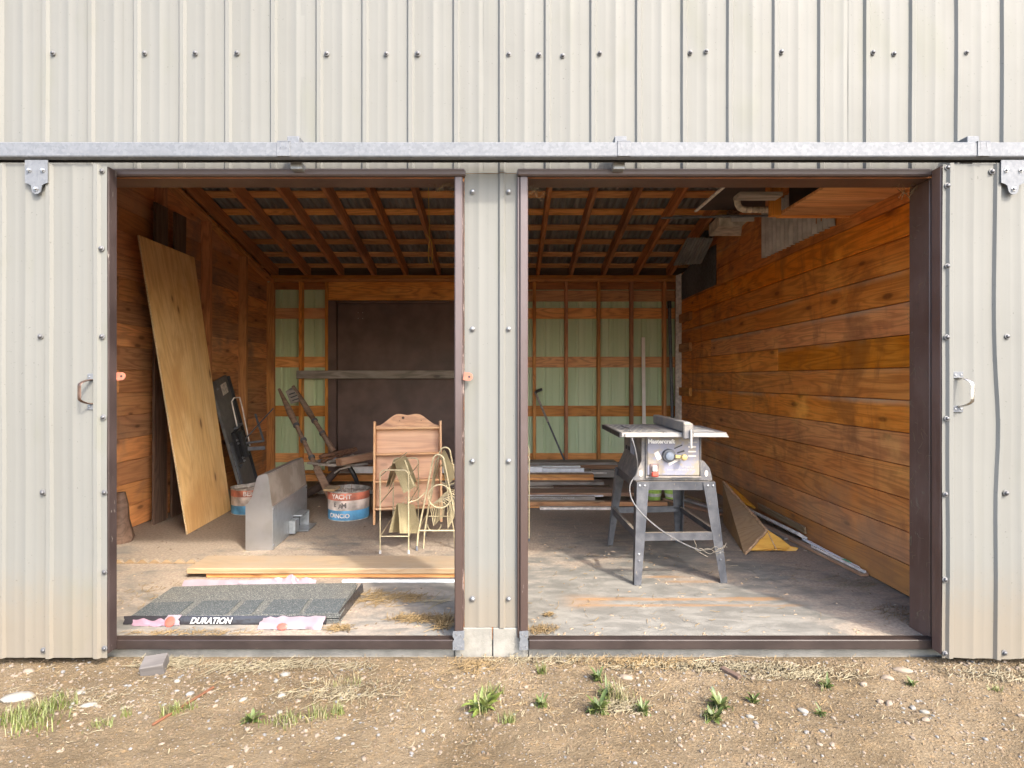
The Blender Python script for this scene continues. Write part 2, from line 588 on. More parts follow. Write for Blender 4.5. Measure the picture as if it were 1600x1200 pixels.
LUMBER = wood("new_spruce_lumber", (0.20, 0.115, 0.05), (0.285, 0.19, 0.098), (0.33, 0.24, 0.14), 0.65, 0.5, None, 0.1, dust=0.75, dustcol=(0.23, 0.19, 0.14))
LUMBER_ORANGE = wood("orange_lumber", (0.325, 0.125, 0.037), (0.600, 0.275, 0.100), (0.688, 0.375, 0.150), 0.6, 0.5, None, 0.2, dust=0.6)
LUMBER_BROWN = wood("brown_lumber", (0.169, 0.078, 0.039), (0.364, 0.195, 0.111), (0.468, 0.286, 0.169), 0.7, 0.5, None, 0.2, dust=0.7)
GREYWOOD = wood("weathered_grey_wood", (0.130, 0.111, 0.091), (0.312, 0.273, 0.227), (0.429, 0.377, 0.325), 0.75, 0.6, None, 0.15, dust=0.4)
OLDWOOD = wood("old_brown_handle_wood", (0.07, 0.04, 0.025), (0.20, 0.12, 0.075), (0.30, 0.21, 0.15), 0.5, 0.3, ((0.33, 0.26, 0.2), 0.4, 9.0), 0.1)
DARKBOARD = wood("dark_stained_board", (0.04, 0.022, 0.014), (0.11, 0.065, 0.042), (0.16, 0.10, 0.07), 0.6, 0.4, None, 0.2)
YELLOW_WOOD = wood("yellow_varnished_plywood", (0.50, 0.22, 0.03), (0.70, 0.36, 0.055), (0.76, 0.43, 0.09), 0.35, 0.2, None, 0.04)
DUSTY_PLY = wood("dusty_brown_plywood", (0.20, 0.10, 0.035), (0.34, 0.19, 0.07), (0.41, 0.25, 0.11), 0.7, 0.2, ((0.28, 0.18, 0.10), 0.6, 3.0), 0.05, dust=0.4, dustcol=(0.33, 0.24, 0.15))
PAINTED_WHITE = plain("white_vinyl", (0.792, 0.803, 0.814), 0.45, 0, 0.08, 20)
PAINTED_DUSTY = plain("dusty_white_trim", (0.667, 0.609, 0.540), 0.65, 0, 0.2, 25)
DARK_DOOR = plain("dark_brown_hardboard", (0.125, 0.078, 0.062), 0.55, 0, 0.22, 5)
SCREW = plain("zinc_screw", (0.252, 0.258, 0.264), 0.35, 0.7, 0.2, 60)
SCREW_DARK = plain("dull_dark_screw", (0.075, 0.075, 0.078), 0.4, 0.5, 0.2, 60)
WASHER = plain("dark_washer", (0.10, 0.10, 0.10), 0.6)
BLACK = plain("black_powder_coat", (0.022, 0.022, 0.024), 0.4, 0, 0.3, 20)
BLACK_DUSTY = plain("dusty_black_panel", (0.110, 0.104, 0.096), 0.55, 0, 0.3, 14)
DARKGREY = plain("dark_grey_steel", (0.10, 0.105, 0.115), 0.45, 0.2, 0.25, 25)
BRASS = plain("brass_wire", (0.50, 0.43, 0.27), 0.4, 0.4, 0.15, 60)
BRASS_SHEET = plain("perforated_brass_sheet", (0.44, 0.38, 0.23), 0.5, 0.3, 0.25, 220)
WHITE_PLASTIC = plain("white_plastic", (0.351, 0.341, 0.323), 0.4)
RED_PLASTIC = plain("red_plastic", (0.434, 0.063, 0.042), 0.4)
YELLOW_PLASTIC = plain("dusty_yellow_plastic", (0.42, 0.32, 0.13), 0.5, 0, 0.2, 60)
CORAL = plain("coral_painted_metal", (0.30, 0.105, 0.065), 0.5, 0, 0.15, 60)
RUST = plain("rusty_iron", (0.16, 0.08, 0.045), 0.8, 0.1, 0.35, 40, bump=0.3)
CHROME = plain("worn_chrome", (0.420, 0.406, 0.385), 0.22, 0.95, 0.15, 15)
BRONZE = plain("tarnished_handle", (0.120, 0.075, 0.055), 0.4, 0.6, 0.3, 25)
CORD_MAT = plain("grey_rubber_cord", (0.100, 0.100, 0.100), 0.5)
STRAW_MAT = plain("dry_straw", (0.150, 0.102, 0.044), 0.7, 0, 0.25, 3)
STRAW_PALE = plain("bleached_straw", (0.177, 0.150, 0.092), 0.7, 0, 0.2, 3)
YARN = plain("yellow_twine", (0.62, 0.42, 0.07), 0.7)
LIME = plain("lime_green_plastic", (0.42, 0.60, 0.12), 0.35)

# ------------------------------------------------------------------ ground and floor
def ground_mat():
    g = G("dry_dirt", 0.95, 0, 0.15)
    p = g.pos()
    a = g.noise(p, 1.7, 6, 0.62)
    b = g.noise(p, 14.0, 6, 0.7)
    cc = g.noise(p, 110.0, 4, 0.7)
    c = g.mix(g.step(a, 0.34, 0.68), (0.108, 0.078, 0.044), (0.182, 0.138, 0.086))
    c = g.mix(g.step(b, 0.46, 0.74, 0, 0.55), c, (0.20, 0.135, 0.07))
    c = g.mix(g.step(cc, 0.5, 0.78, 0, 0.6), c, (0.27, 0.225, 0.16))
    c = g.mix(g.step(cc, 0.44, 0.3, 0, 0.5), c, (0.09, 0.06, 0.034))
    c = g.mix(g.step(g.noise(p, 31.0, 3, 0.6), 0.62, 0.7, 0, 0.5), c, (0.28, 0.18, 0.085))
    vd = g.vor(p, 60.0)
    vc = g.vor(p, 60.0, "Color")
    peb = g.math('MULTIPLY', g.step(vd, 0.18, 0.32, 1, 0), g.step(g.sep(vc, 0), 0.62, 0.66))
    c = g.mix(g.math('MULTIPLY', peb, 0.8), c, g.mix(g.sep(vc, 1), (0.21, 0.165, 0.12), (0.33, 0.29, 0.24)))
    g.color(c)
    h = g.math('ADD', g.math('MULTIPLY', b, 1.0), g.math('ADD', g.math('MULTIPLY', cc, 0.45), g.math('MULTIPLY', peb, 0.25)))
    g.bump(h, 0.95, 0.03)
    return g.m


GZ = -0.062


def ground_z(x, y):
    if y > -0.03:
        return GZ - 0.05 * min(1, (y + 0.03) / 0.1)
    n = mnoise.noise(Vector((x * 1.1, y * 1.1, 3.3))) * 0.020 + mnoise.noise(Vector((x * 4.5, y * 4.5, 9.1))) * 0.012 + mnoise.noise(Vector((x * 15, y * 15, 5.1))) * 0.006
    k = min(1.0, (-0.03 - y) / 0.12)
    far = min(1.0, max(0.0, (-y - 4) / 2))
    return GZ + (n * (1 - far) - 0.008 * k) * (0.35 + 0.65 * k)


def axis(lo, hi, step, ends):
    a = [lo + i * step for i in range(int(round((hi - lo) / step)) + 1)]
    neg = [e for e in ends if e < lo - 1e-6]; pos = [e for e in ends if e > hi + 1e-6]
    return neg + a + pos


gx = axis(-2.4, 2.4, 0.025, [-900, -300, -100, -40, -15, -7, -4.5, -3.2, -2.7, 2.7, 3.2, 4.5, 7, 15, 40, 100, 300, 900])
gy = axis(-1.3, 0.05, 0.025, [-900, -300, -100, -40, -15, -8, -6, -4, -3, -2.2, -1.7, 2, 5, 8, 15, 40, 100, 300, 900])
mb = MB()
mb.grid([[(x, y, ground_z(x, y)) for x in gx] for y in gy])
ground = link("ground", mb.mesh("ground", ground_mat(), 60))
ground['kind'] = 'structure'


def floor_mat():
    g = G("dusty_concrete", 0.75, 0, 0.3)
    p = g.pos()
    x, y = g.sep(p, 0), g.sep(p, 1)
    a = g.noise(p, 0.9, 6, 0.62, 0.3)
    b = g.noise(g.vmath('MULTIPLY', p, (1, 2.2, 1)), 5.0, 6, 0.68, 0.5)
    f = g.noise(p, 60.0, 4, 0.7)
    f2 = g.noise(p, 230.0, 3, 0.7)
    trow = g.noise(g.vmath('MULTIPLY', p, (0.9, 7.0, 1)), 3.0, 5, 0.6, 1.2)
    grey = g.mix(g.step(b, 0.35, 0.68), (0.112, 0.109, 0.098), (0.185, 0.179, 0.160))
    grey = g.mix(g.step(trow, 0.5, 0.7, 0, 0.55), grey, (0.115, 0.112, 0.10))
    br = g.mix(g.step(f, 0.35, 0.7), (0.215, 0.165, 0.122), (0.345, 0.285, 0.222))
    # blown-in soil towards the back and sides, paled to stand in for weak light
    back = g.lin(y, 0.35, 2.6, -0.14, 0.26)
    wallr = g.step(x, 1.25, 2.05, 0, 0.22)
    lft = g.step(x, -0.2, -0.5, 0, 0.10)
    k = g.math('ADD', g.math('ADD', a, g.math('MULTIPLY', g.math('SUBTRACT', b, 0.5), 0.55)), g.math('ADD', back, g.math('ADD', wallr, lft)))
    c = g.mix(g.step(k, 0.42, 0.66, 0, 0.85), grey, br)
    # rust marks left by steel that lay on the slab
    rn = g.noise(g.vmath('MULTIPLY', p, (2.0, 14.0, 1)), 1.5, 5, 0.65, 0.6)
    def band(y0, w, x0, x1, amt):
        m = g.math('MULTIPLY', g.step(g.math('ABSOLUTE', g.math('SUBTRACT', g.math('ADD', y, g.math('MULTIPLY', g.math('SUBTRACT', b, 0.5), 0.05)), y0)), w * 0.3, w, 1, 0), g.step(x, x0, x0 + 0.15))
        m = g.math('MULTIPLY', m, g.step(x, x1 - 0.15, x1, 1, 0))
        return g.math('MULTIPLY', m, g.step(rn, 0.3, 0.55, amt * 0.35, amt))
    for (y0, w, x0, x1, amt) in ((0.485, 0.032, 0.32, 1.55, 0.85), (0.40, 0.022, 0.30, 1.6, 0.7), (0.83, 0.03, 0.78, 1.12, 0.8), (0.75, 0.03, 0.85, 1.3, 0.6), (0.45, 0.13, 0.25, 0.6, 0.45)):
        c = g.mix(band(y0, w, x0, x1, amt), c, (0.225, 0.13, 0.062))
    c = g.mix(g.step(f, 0.66, 0.73, 0, 0.5), c, (0.18, 0.13, 0.09))
    c = g.mix(g.step(f2, 0.67, 0.72, 0, 0.45), c, (0.42, 0.38, 0.32))
    # bright bare rim at the doorway
    rim = g.step(g.math('ADD', y, g.math('MULTIPLY', b, 0.14)), 0.16, 0.04, 0, 0.7)
    c = g.mix(rim, c, (0.19, 0.182, 0.16))
    g.color(c)
    g.rough(g.lin(b, 0.3, 0.7, 0.62, 0.85))
    g.bump(g.math('ADD', f, g.math('MULTIPLY', f2, 0.5)), 0.3, 0.004)
    return g.m


g = G("bare_concrete", 0.85, 0, 0.25)
p_ = g.pos()
n = g.noise(p_, 8, 6, 0.65); n2 = g.noise(p_, 90, 4, 0.7)
cc = g.mix(g.step(n, 0.35, 0.7), (0.15, 0.145, 0.127), (0.215, 0.207, 0.182))
cc = g.mix(g.step(n2, 0.62, 0.7, 0, 0.5), cc, (0.24, 0.22, 0.18))
g.color(cc); g.bump(g.math('ADD', n, n2), 0.4, 0.004)
CONCRETE = g.m

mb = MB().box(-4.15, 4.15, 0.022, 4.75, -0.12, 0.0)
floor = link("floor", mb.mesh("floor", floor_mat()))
floor['kind'] = 'structure'

XL1, XLR = -1.862, -0.229         # left doorway
XR0, XR1 = 0.100, 1.925           # right doorway
ZH = 2.091                        # underside of the headers
YB = 0.13                         # inner face of the front wall
mb = MB()
mb.box(XLR, -0.062, -0.004, 0.126, -0.16, 0.057, 0.004)
mb.box(-0.058, XR0, -0.006, 0.126, -0.16, 0.0565, 0.004)
part("footing", mb, CONCRETE, floor)
mb = MB()
mb.box(-4.15, XLR - 0.003, 0.006, 0.02, -0.16, -0.0300, 0.003)
mb.box(XR0 + 0.003, 4.15, 0.006, 0.02, -0.16, -0.0300, 0.003)
part("footing", mb, CONCRETE, floor)

# ------------------------------------------------------------------ front wall: ribbed steel siding
RIB = 0.2062
XRIB = (784 - 790) * D / F


def rib_profile(x0, x1, wob=0.0):
    pts = [(x0, 0.0)]
    k0 = math.floor((x0 - XRIB) / RIB) - 1
    k = k0
    raw = []
    while XRIB + k * RIB < x1 + RIB:
        c = XRIB + k * RIB
        raw += [(c - 0.0175, 0), (c - 0.0085, -0.0112), (c + 0.0085, -0.0112), (c + 0.0175, 0)]
        m = c + RIB / 2
        raw += [(m - 0.049, 0), (m - 0.045, -0.0004), (m - 0.041, 0)]
        raw += [(m - 0.011, 0), (m - 0.004, -0.0022), (m + 0.004, -0.0022), (m + 0.011, 0)]
        raw += [(m + 0.041, 0), (m + 0.045, -0.0004), (m + 0.049, 0)]
        k += 1
    pts += [p for p in raw if x0 + 0.001 < p[0] < x1 - 0.001] + [(x1, 0.0)]
    return pts


def siding(name, parent, x0, x1, y, z0, z1, mat, rows=8, lap=0.0, seed=0, flip=False, dent=None):
    pr = rib_profile(x0, x1)
    rws = []
    for i in range(rows + 1):
        z = z0 + (z1 - z0) * i / rows
        row = []
        for (px, py) in pr:
            w = mnoise.noise(Vector((px * 2.1 + seed, z * 1.9, seed * 3.1))) * 0.0042
            dx = 0.0
            if dent:
                w += dent(px, z)
                dx = dent(px, z) * 0.6
            row.append((px + dx, y + (-py if flip else py) + w - lap, z))
        rws.append(row)
    mb = MB()
    mb.grid(rws)
    return part(name, mb, mat, parent, 28)


front = thing("metal_siding_wall", "cream ribbed metal front wall of the shed around both door openings", "wall", (0, 0, 0))
PANEL = RIB * 4
ZTOP = 3.57
x = XRIB - PANEL * 5 - RIB * 0.5 + 0.02
i = 0
while x < 4.15:
    x1 = min(x + PANEL + 0.02, 4.15)
    siding("siding_panel", front, max(x, -4.15), x1, 0.0, 2.112, ZTOP, CREAM, 18, 0.0016 * (i % 2), i)
    x += PANEL; i += 1
siding("siding_panel", front, -0.186, 0.058, 0.0, 0.0586, 2.110, CREAM, 16, 0, 21)
siding("siding_panel", front, -4.15, XL1 - 0.012, 0.0, 0.0586, 2.110, CREAM, 8, 0, 22)
siding("siding_panel", front, XR1 + 0.012, 4.15, 0.0, 0.0586, 2.110, CREAM, 8, 0, 23)
mb = MB()
mb.box(-4.15, 4.15, 0.006, YB, ZH + 0.001, 3.55)
mb.box(-4.15, XL1 - 0.03, 0.006, YB, 0.0, ZH)
mb.box(XLR + 0.02, XR0 - 0.02, 0.006, YB, 0.0, ZH)
mb.box(XR1 + 0.03, 4.15, 0.006, YB, 0.0, ZH)
part("framing", mb, FIR_RED, front)

# screw with its washer, lying in the xz plane, head towards -y
mb = MB(); mb.M = Matrix.Rotation(math.radians(90), 4, 'X')
mb.lathe([(0.0125, 0.0), (0.0125, 0.003), (0.0095, 0.004)], 12)
mb.k = 1
mb.lathe([(0.0088, 0.004), (0.0085, 0.0075), (0.006, 0.0105), (0.002, 0.0115)], 12)
SCREW_ME = mb.mesh("screw", [WASHER, SCREW], 40)
SCREW_ME_DARK = mb.mesh("screw", [WASHER, SCREW_DARK], 40)


def screw(parent, x, y, z, dark=False):
    return link("screw", SCREW_ME_DARK if dark else SCREW_ME, parent, T(x, y, z) @ Matrix.Rotation(R.uniform(-.15, .15), 4, 'X') @ Matrix.Scale(R.uniform(0.85, 1.08), 4))


for sx, sy in ((84, 84), (227, 84), (306, 84), (371, 84), (511, 85), (604, 85), (653, 85), (795, 86), (842, 87), (879, 88), (937, 84), (1078, 83), (1103, 81), (1220, 82), (1363, 83), (1396, 85), (1509, 83)):
    q = P(sx, sy, D)
    screw(front, q.x, -0.004, q.z, True)
for sy in (300, 514, 720, 935):
    for sx in (738.5, 795):
        q = P(sx, sy, D)
        screw(front, q.x, -0.003, q.z)

# ------------------------------------------------------------------ door frames
def dull_box(name, parent, b, mat=BROWN, c=0.003):
    mat = BROWN_SUN if name == 'sill' else (LAVENDER_BROWN if name.endswith('trim') else mat)
    return part(name, MB().box(*b, c), mat, parent)


fl = thing("doorway_surround", "brown painted timber frame around the left bay with a galvanised corner plate", "door frame", (XL1, 0, 0))
fr = thing("doorway_surround", "brown painted timber frame around the right bay beside the table saw", "door frame", (XR0, 0, 0))
TY = -0.025
# left bay
dull_box("header", fl, (XL1 - 0.02, XLR + 0.022, 0.008, YB + 0.004, ZH, ZH + 0.17))
dull_box("header_trim", fl, (XL1 - 0.03, -0.181, TY - 0.004, 0.006, ZH + 0.002, ZH + 0.034), BROWN, 0.006)
dull_box("jamb", fl, (XL1 - 0.03, XL1, 0.010, YB + 0.004, -0.002, ZH - 0.001))
dull_box("jamb", fl, (XLR, XLR + 0.027, 0.010, YB + 0.004, -0.002, ZH - 0.001))
dull_box("jamb_trim", fl, (XL1 - 0.045, XL1 - 0.004, TY, 0.008, 0.02, ZH), BROWN, 0.004)
dull_box("jamb_trim", fl, (-0.2295, -0.1935, TY, 0.008, 0.016, ZH), BROWN, 0.005)
mb = MB()
rowsP = [[(-0.1930 + (0.0020 + 0.0026 * mnoise.noise(Vector((z * 9, k * 2.0, 1)))) * k, TY + 0.004 + k * 0.007, z) for k in (0, 1, 2)] for z in [0.05 + i * 0.02 for i in range(102)]]
mb.slab(rowsP, 0.002)
part("peeling_paint_strip", mb, PEEL, fl)
dull_box("sill", fl, (XL1 + 0.004, -0.2325, -0.032, 0.018, -0.028, 0.0145), BROWN, 0.003)
# right bay
dull_box("header", fr, (XR0 - 0.02, XR1 + 0.02, 0.008, YB + 0.004, ZH, ZH + 0.17))
dull_box("header_trim", fr, (0.052, XR1 - 0.012, TY - 0.004, 0.006, ZH + 0.002, ZH + 0.034), BROWN, 0.006)
dull_box("jamb", fr, (XR0 - 0.027, XR0, 0.010, YB + 0.004, -0.002, ZH - 0.001))
dull_box("jamb", fr, (XR1, XR1 + 0.035, 0.010, YB + 0.012, -0.002, ZH - 0.001))
dull_box("jamb_trim", fr, (0.0635, 0.1005, TY, 0.008, 0.016, ZH), BROWN, 0.005)
dull_box("jamb_trim", fr, (0.0525, 0.0630, TY + 0.008, 0.008, 0.016, ZH), BROWN, 0.003)
dull_box("jamb_trim", fr, (XR1 + 0.001, XR1 + 0.03, TY, 0.008, -0.02, ZH), BROWN, 0.004)
dull_box("sill", fr, (0.104, XR1 - 0.002, -0.032, 0.018, -0.028, 0.0145), BROWN, 0.003)


def corner_plate(parent, x0, x1, sgn):
    mb = MB()
    mid = (x0 + x1) / 2
    w = x1 - x0
    poly = [(x0, -0.028), (x1, -0.028), (x1, 0.012), (x1 - w * 0.12, 0.02), (x1, 0.03), (x1, 0.058), (x0, 0.055), (x0, 0.032), (x0 + w * 0.14, 0.02), (x0, 0.008)]
    mb.prism(poly, -0.0365, -0.0335)
    o = part("corner_plate", mb, GALV, parent)
    for (dx, dz) in ((0.25, -0.018), (0.75, -0.014), (0.3, 0.042), (0.7, 0.035)):
        b = MB(); b.M = T(x0 + w * dx, -0.0365, dz) @ Matrix.Rotation(math.radians(90), 4, 'X')
        b.lathe([(0.0038, 0), (0.0030, 0.0022)], 8)
        part("nail_head", b, SCREW, o)


corner_plate(fl, -0.236, -0.184, 1)
corner_plate(fr, 0.062, 0.101, 1)


def latch_tab(parent, M):
    mb = MB(); mb.M = M
    poly = [(-0.012, -0.018), (0.012, -0.018)] + [(0.012 + 0.018 * math.cos(a), 0.018 * math.sin(a)) for a in [(-PI / 2) + PI * i / 8 for i in range(1, 8)]] + [(0.012, 0.018), (-0.012, 0.018)]
    mb.prism(poly, -0.004, 0.004)
    o = part("latch_tab", mb, CORAL, parent, 40)
    b = MB(); b.M = M @ T(0.014, -0.0042, 0) @ Matrix.Rotation(math.radians(90), 4, 'X')
    b.lathe([(0.0052, 0), (0.0052, 0.0006)], 10)
    part("bolt_hole", b, BLACK, o)


q = P(728.5, 588, 2.566)
latch_tab(fl, T(q) @ Matrix.Rotation(math.radians(8), 4, 'Y'))

# ------------------------------------------------------------------ sliding doors
def dent_r(x, z):
    return 0.016 * math.exp(-((x - 2.13) / 0.06) ** 2 - ((z - 0.95) / 0.22) ** 2) - 0.008 * math.exp(-((x - 2.13) / 0.06) ** 2 - ((z - 1.45) / 0.3) ** 2)


def sliding_door(name, label, x0, x1, zb, zt, inner, first_rib_px, edge_mat, seed, dent=None):
    """inner = +1 when the free edge by the opening is at x1"""
    global XRIB
    t = thing(name, label, "door", ((x0 + x1) / 2, -0.07, zb))
    old = XRIB
    XRIB = (first_rib_px - 790) * 2.5 / F
    pr = rib_profile(x0, x1)
    rows = []
    for i in range(22):
        z = zb + (zt - zb) * i / 21
        rag = (0.006 * mnoise.noise(Vector((seed, 4.0, 1.7)))) if i == 0 else 0
        row = []
        for (px, py) in pr:
            w = mnoise.noise(Vector((px * 2.3 + seed, z * 1.9, seed))) * 0.0055
            dd = dent(px, z) if dent else 0
            lip = 0.012 * mnoise.noise(Vector((px * 9, seed, 2))) if i == 0 else 0
            row.append((px + dd * 0.9, -0.102 + py + w, z + lip * 0.5))
        rows.append(row)
    mb = MB(); mb.grid(rows)
    part("siding_panel", mb, CREAM, t, 28)
    # wrapped lip of the sheet at the free edge
    xe = x1 if inner > 0 else x0
    XRIB = old
    y0, y1 = -0.0905, -0.036
    c = 0.003
    part("edge_stile", MB().box(xe - 0.045 if inner > 0 else xe + 0.001, xe - 0.001 if inner > 0 else xe + 0.045, y0, y1, zb + 0.012, zt - 0.004, c), edge_mat, t)
    part("stile", MB().box(x0 + 0.002 if inner > 0 else x1 - 0.045, x0 + 0.045 if inner > 0 else x1 - 0.002, y0, y1, zb + 0.012, zt - 0.004, c), edge_mat, t)
    for z in (zb + 0.012, zb + 0.72, zb + 1.42, zt - 0.095):
        part("rail", MB().box(x0 + 0.047, x1 - 0.047, y0, y1, z, z + 0.09, c), BROWN, t)
    return t


LDX = P(168, 600, 2.5).x
RDX = P(1472, 600, 2.5).x
dl = sliding_door("sliding_door", "cream ribbed sliding door with tarnished brown handle pushed to the left", LDX - 1.62, LDX, -0.030, 2.113, 1, 152, BROWN_EDGE, 3.0)
dr = sliding_door("sliding_door", "dented cream sliding door with chrome handle pushed to the right", RDX, RDX + 1.9, -0.034, 2.116, -1, 1483.5, BROWN, 8.0, dent_r)
for sx, sy in ((161, 268), (160, 389), (161, 526), (163, 652), (165, 769), (165, 893), (165, 1012), (65, 526), (69, 769), (70, 1015)):
    q = P(sx, sy, 2.5)
    screw(dl, q.x, -0.105, q.z, True)
for sx, sy in ((1479, 263), (1479, 291), (1479, 416), (1478, 527), (1478, 654), (1476, 772), (1475, 905), (1475, 1020), (1548, 269), (1572, 526), (1570, 770), (1567, 1019)):
    q = P(sx, sy, 2.5)
    screw(dr, q.x, -0.105, q.z, True)


def handle(parent, x, z0, z1, bow, mat, plate_mat):
    """pull handle: two screwed feet and a bowed strap"""
    y = -0.1035
    o = None
    mb = MB(); mb.M = T(x, y, 0)
    n = 14
    rows = []
    for i in range(n + 1):
        a = PI * i / n
        z = z0 + 0.012 + (z1 - z0 - 0.024) * (1 - math.cos(a)) / 2
        out = 0.045 * min(1.0, math.sin(a) * 1.35)
        side = bow * min(1.0, math.sin(a) * 1.25)
        rows.append((side, -0.004 - out, z))
    for i in range(n):
        a, b = Vector(rows[i]), Vector(rows[i + 1])
        d = (b - a).normalized()
    w = 0.008
    prof = []
    for i, p in enumerate(rows):
        a = Vector(rows[max(0, i - 1)]); b = Vector(rows[min(n, i + 1)])
        t = (b - a).normalized()
        u = Vector((1, 0, 0)); u = (u - t * u.dot(t)).normalized()
        v = t.cross(u)
        pp = Vector(p)
        prof.append([pp + u * w * cu + v * 0.0028 * cv for cu, cv in ((-1, -.3), (-.6, 1), (.6, 1), (1, -.3), (.6, -1), (-.6, -1), (-1, -.3))])
    mb.grid(prof)
    o = part("handle", mb, mat, parent, 50)
    for zz, sg in ((z0, 1), (z1, -1)):
        b = MB().box(x - 0.022, x + 0.022, y - 0.004, y + 0.002, zz - 0.014, zz + 0.014, 0.0015)
        part("handle_plate", b, plate_mat, o)
        for dx in (-0.012, 0.012):
            s_ = MB(); s_.M = T(x + dx, y - 0.004, zz) @ Matrix.Rotation(math.radians(90), 4, 'X')
            s_.lathe([(0.0045, 0), (0.0042, 0.0015), (0.002, 0.0026)], 8)
            part("handle_screw", s_, SCREW, o, 40)


q = P(146, 589, 2.5)
handle(dl, q.x, P(0, 635, 2.5).z, q.z, -0.022, BRONZE, GALV)
q = P(1494, 586, 2.5)
handle(dr, q.x + 0.004, P(0, 639, 2.5).z, q.z, 0.024, CHROME, GALV)


def hanger(parent, xc, ztop, w):
    """T-shaped galvanised plate bolted over the door top"""
    hw = w / 2
    zb = ztop - 0.098
    poly = [(-hw, ztop), (hw, ztop), (hw, zb), (hw * 0.72, zb - 0.004), (hw * 0.48, zb - 0.012)]
    r = hw * 0.42
    poly += [(r * math.cos(a), zb - 0.028 + r * math.sin(a)) for a in [-PI * i / 8 for i in range(0, 9)]]
    poly += [(-hw * 0.48, zb - 0.012), (-hw * 0.72, zb - 0.004), (-hw, zb)]
    mb = MB(); mb.M = T(xc, 0, 0)
    mb.prism(poly[::-1], -0.1215, -0.1175)
    o = part("hanger_plate", mb, GALV, parent)
    for dx, dz in ((-hw * 0.6, -0.045), (hw * 0.6, -0.045), (0, -0.125)):
        b = MB(); b.M = T(xc + dx, -0.1215, ztop + dz) @ Matrix.Rotation(math.radians(90), 4, 'X')
        b.lathe([(0.011, 0), (0.010, 0.0025), (0.0065, 0.003), (0.006, 0.010), (0.004, 0.011)], 6)
        part("hanger_bolt", b, SCREW, o)


q = P(57, 250, 2.48)
hanger(dl, q.x, 2.126, 0.098)
q = P(1583, 251, 2.48)
hanger(dr, q.x, 2.126, 0.105)

q = P(185.5, 588, 2.563)
latch_tab(dl, T(q))
# ------------------------------------------------------------------ the track the doors hang from
tr = thing("door_track", "galvanised box track running across the wall above both doors", "door track", (0, -0.1, 2.17))


def track(x0, x1, dy=0.0):
    y0, y1 = -0.130 + dy, -0.066 + dy
    z0, z1 = 2.141, 2.200
    ym = (y0 + y1) / 2
    prof = [(y0 + 0.018, z0 - 0.011), (y0 + 0.003, z0 - 0.004), (y0, z0 + 0.001), (y0, z1 - 0.003), (y0 + 0.003, z1), (y1 - 0.006, z1), (y1, z1 - 0.006), (y1, z0 + 0.004), (y1 - 0.006, z0 - 0.008), (y1 - 0.016, z0 - 0.012)]
    inner = [(y1 - 0.017, z0 - 0.009), (y1 - 0.009, z0 - 0.004), (y1 - 0.003, z0 + 0.006), (y1 - 0.003, z1 - 0.004), (y0 + 0.003, z1 - 0.004), (y0 + 0.003, z0 + 0.006), (y0 + 0.009, z0 - 0.004), (y0 + 0.017, z0 - 0.009)]
    loop = prof + inner
    mb = MB()
    vs = [(x0, a, b) for a, b in loop] + [(x1, a, b) for a, b in loop]
    n = len(loop)
    mb.add(vs, [(i, i + n, (i + 1) % n + n, (i + 1) % n) for i in range(n)])
    m = n // 2
    # end caps between outer and inner skins
    return part("track_rail", mb, GALV, tr, 12)


xj = P(1533.5, 600, 2.47).x
track(-4.0, xj - 0.001)
track(xj + 0.001, 4.2, 0.001)
for px in (443, 975, 1537):
    xb = P(px, 600, 2.47).x
    w = 0.028
    mb = MB()
    mb.box(xb - w, xb + w, -0.1335, -0.1312, 2.139, 2.2015, 0.0008)
    mb.box(xb - w, xb + w, -0.1335, -0.098, 2.2018, 2.2045, 0.0008)
    o = part("track_bracket", mb, GALV, tr)
    off = 0.03 if px < 500 else (-0.008 if px < 1200 else -0.02)
    b = MB(); xo = xb + off
    b.box(xo - 0.026, xo + 0.026, -0.100, -0.0165, 2.2048, 2.2385, 0.002)
    part("bracket_block", b, GALV, o)
    b = MB(); b.box(xo - 0.026, xo + 0.026, -0.064, -0.0165, 2.108, 2.138, 0.002)
    part("bracket_foot", b, GALV_OLD, o)
    for dx in (-0.012, 0.012):
        b = MB(); b.box(xb + dx - 0.0025, xb + dx + 0.0025, -0.1345, -0.1332, 2.174, 2.197)
        b.box(xb + dx - 0.005, xb + dx + 0.005, -0.1345, -0.1332, 2.170, 2.176)
        part("bracket_slot", b, DARKGREY, o)

# ------------------------------------------------------------------ roof
SL = 0.219
XLW = -2.869       # stud face of the left wall
XRW = 2.179        # plank face of the right wall
DB = 7.124         # camera distance of the back wall's stud face
YBK = DB - D


def zr(y):
    """underside of the rafters"""
    return 2.468 + SL * (YBK - y)


roof = thing("shed_roof", "mono-pitch shed roof of brown rafters, orange purlins and corrugated steel", "roof", (0, 2.2, 3.0))
cs = 1 / math.sqrt(1 + SL * SL)
upv = Vector((0, SL, 1)).normalized()
RD = 0.14
for k in range(-8, 8):
    xk = (789 + 51.8 * k - 790) * DB / F + R.uniform(-.008, .008)
    if xk < XLW + 0.05 and k != -7: continue
    off = upv * (RD / 2)
    board("rafter", Vector((xk, 0.14, zr(0.14))) + off, Vector((xk, YBK + 0.13, zr(YBK + 0.13))) + off, (1, 0, 0), RD, 0.04, FIR_RED, roof, 0.003)
pu = RD + 0.010
y = YBK + 0.06
i = 0
while y > -0.02:
    base = Vector((0, y, zr(y))) + upv * (pu + 0.0005)
    board("purlin", base + Vector((-4.1, 0, 0)), base + Vector((XLW + 0.06, 0, 0)) if False else base + Vector((4.1, 0, 0)), upv, 0.105, 0.019, PURLIN, roof, 0.002)
    y -= 0.332
    i += 1
x = -4.12
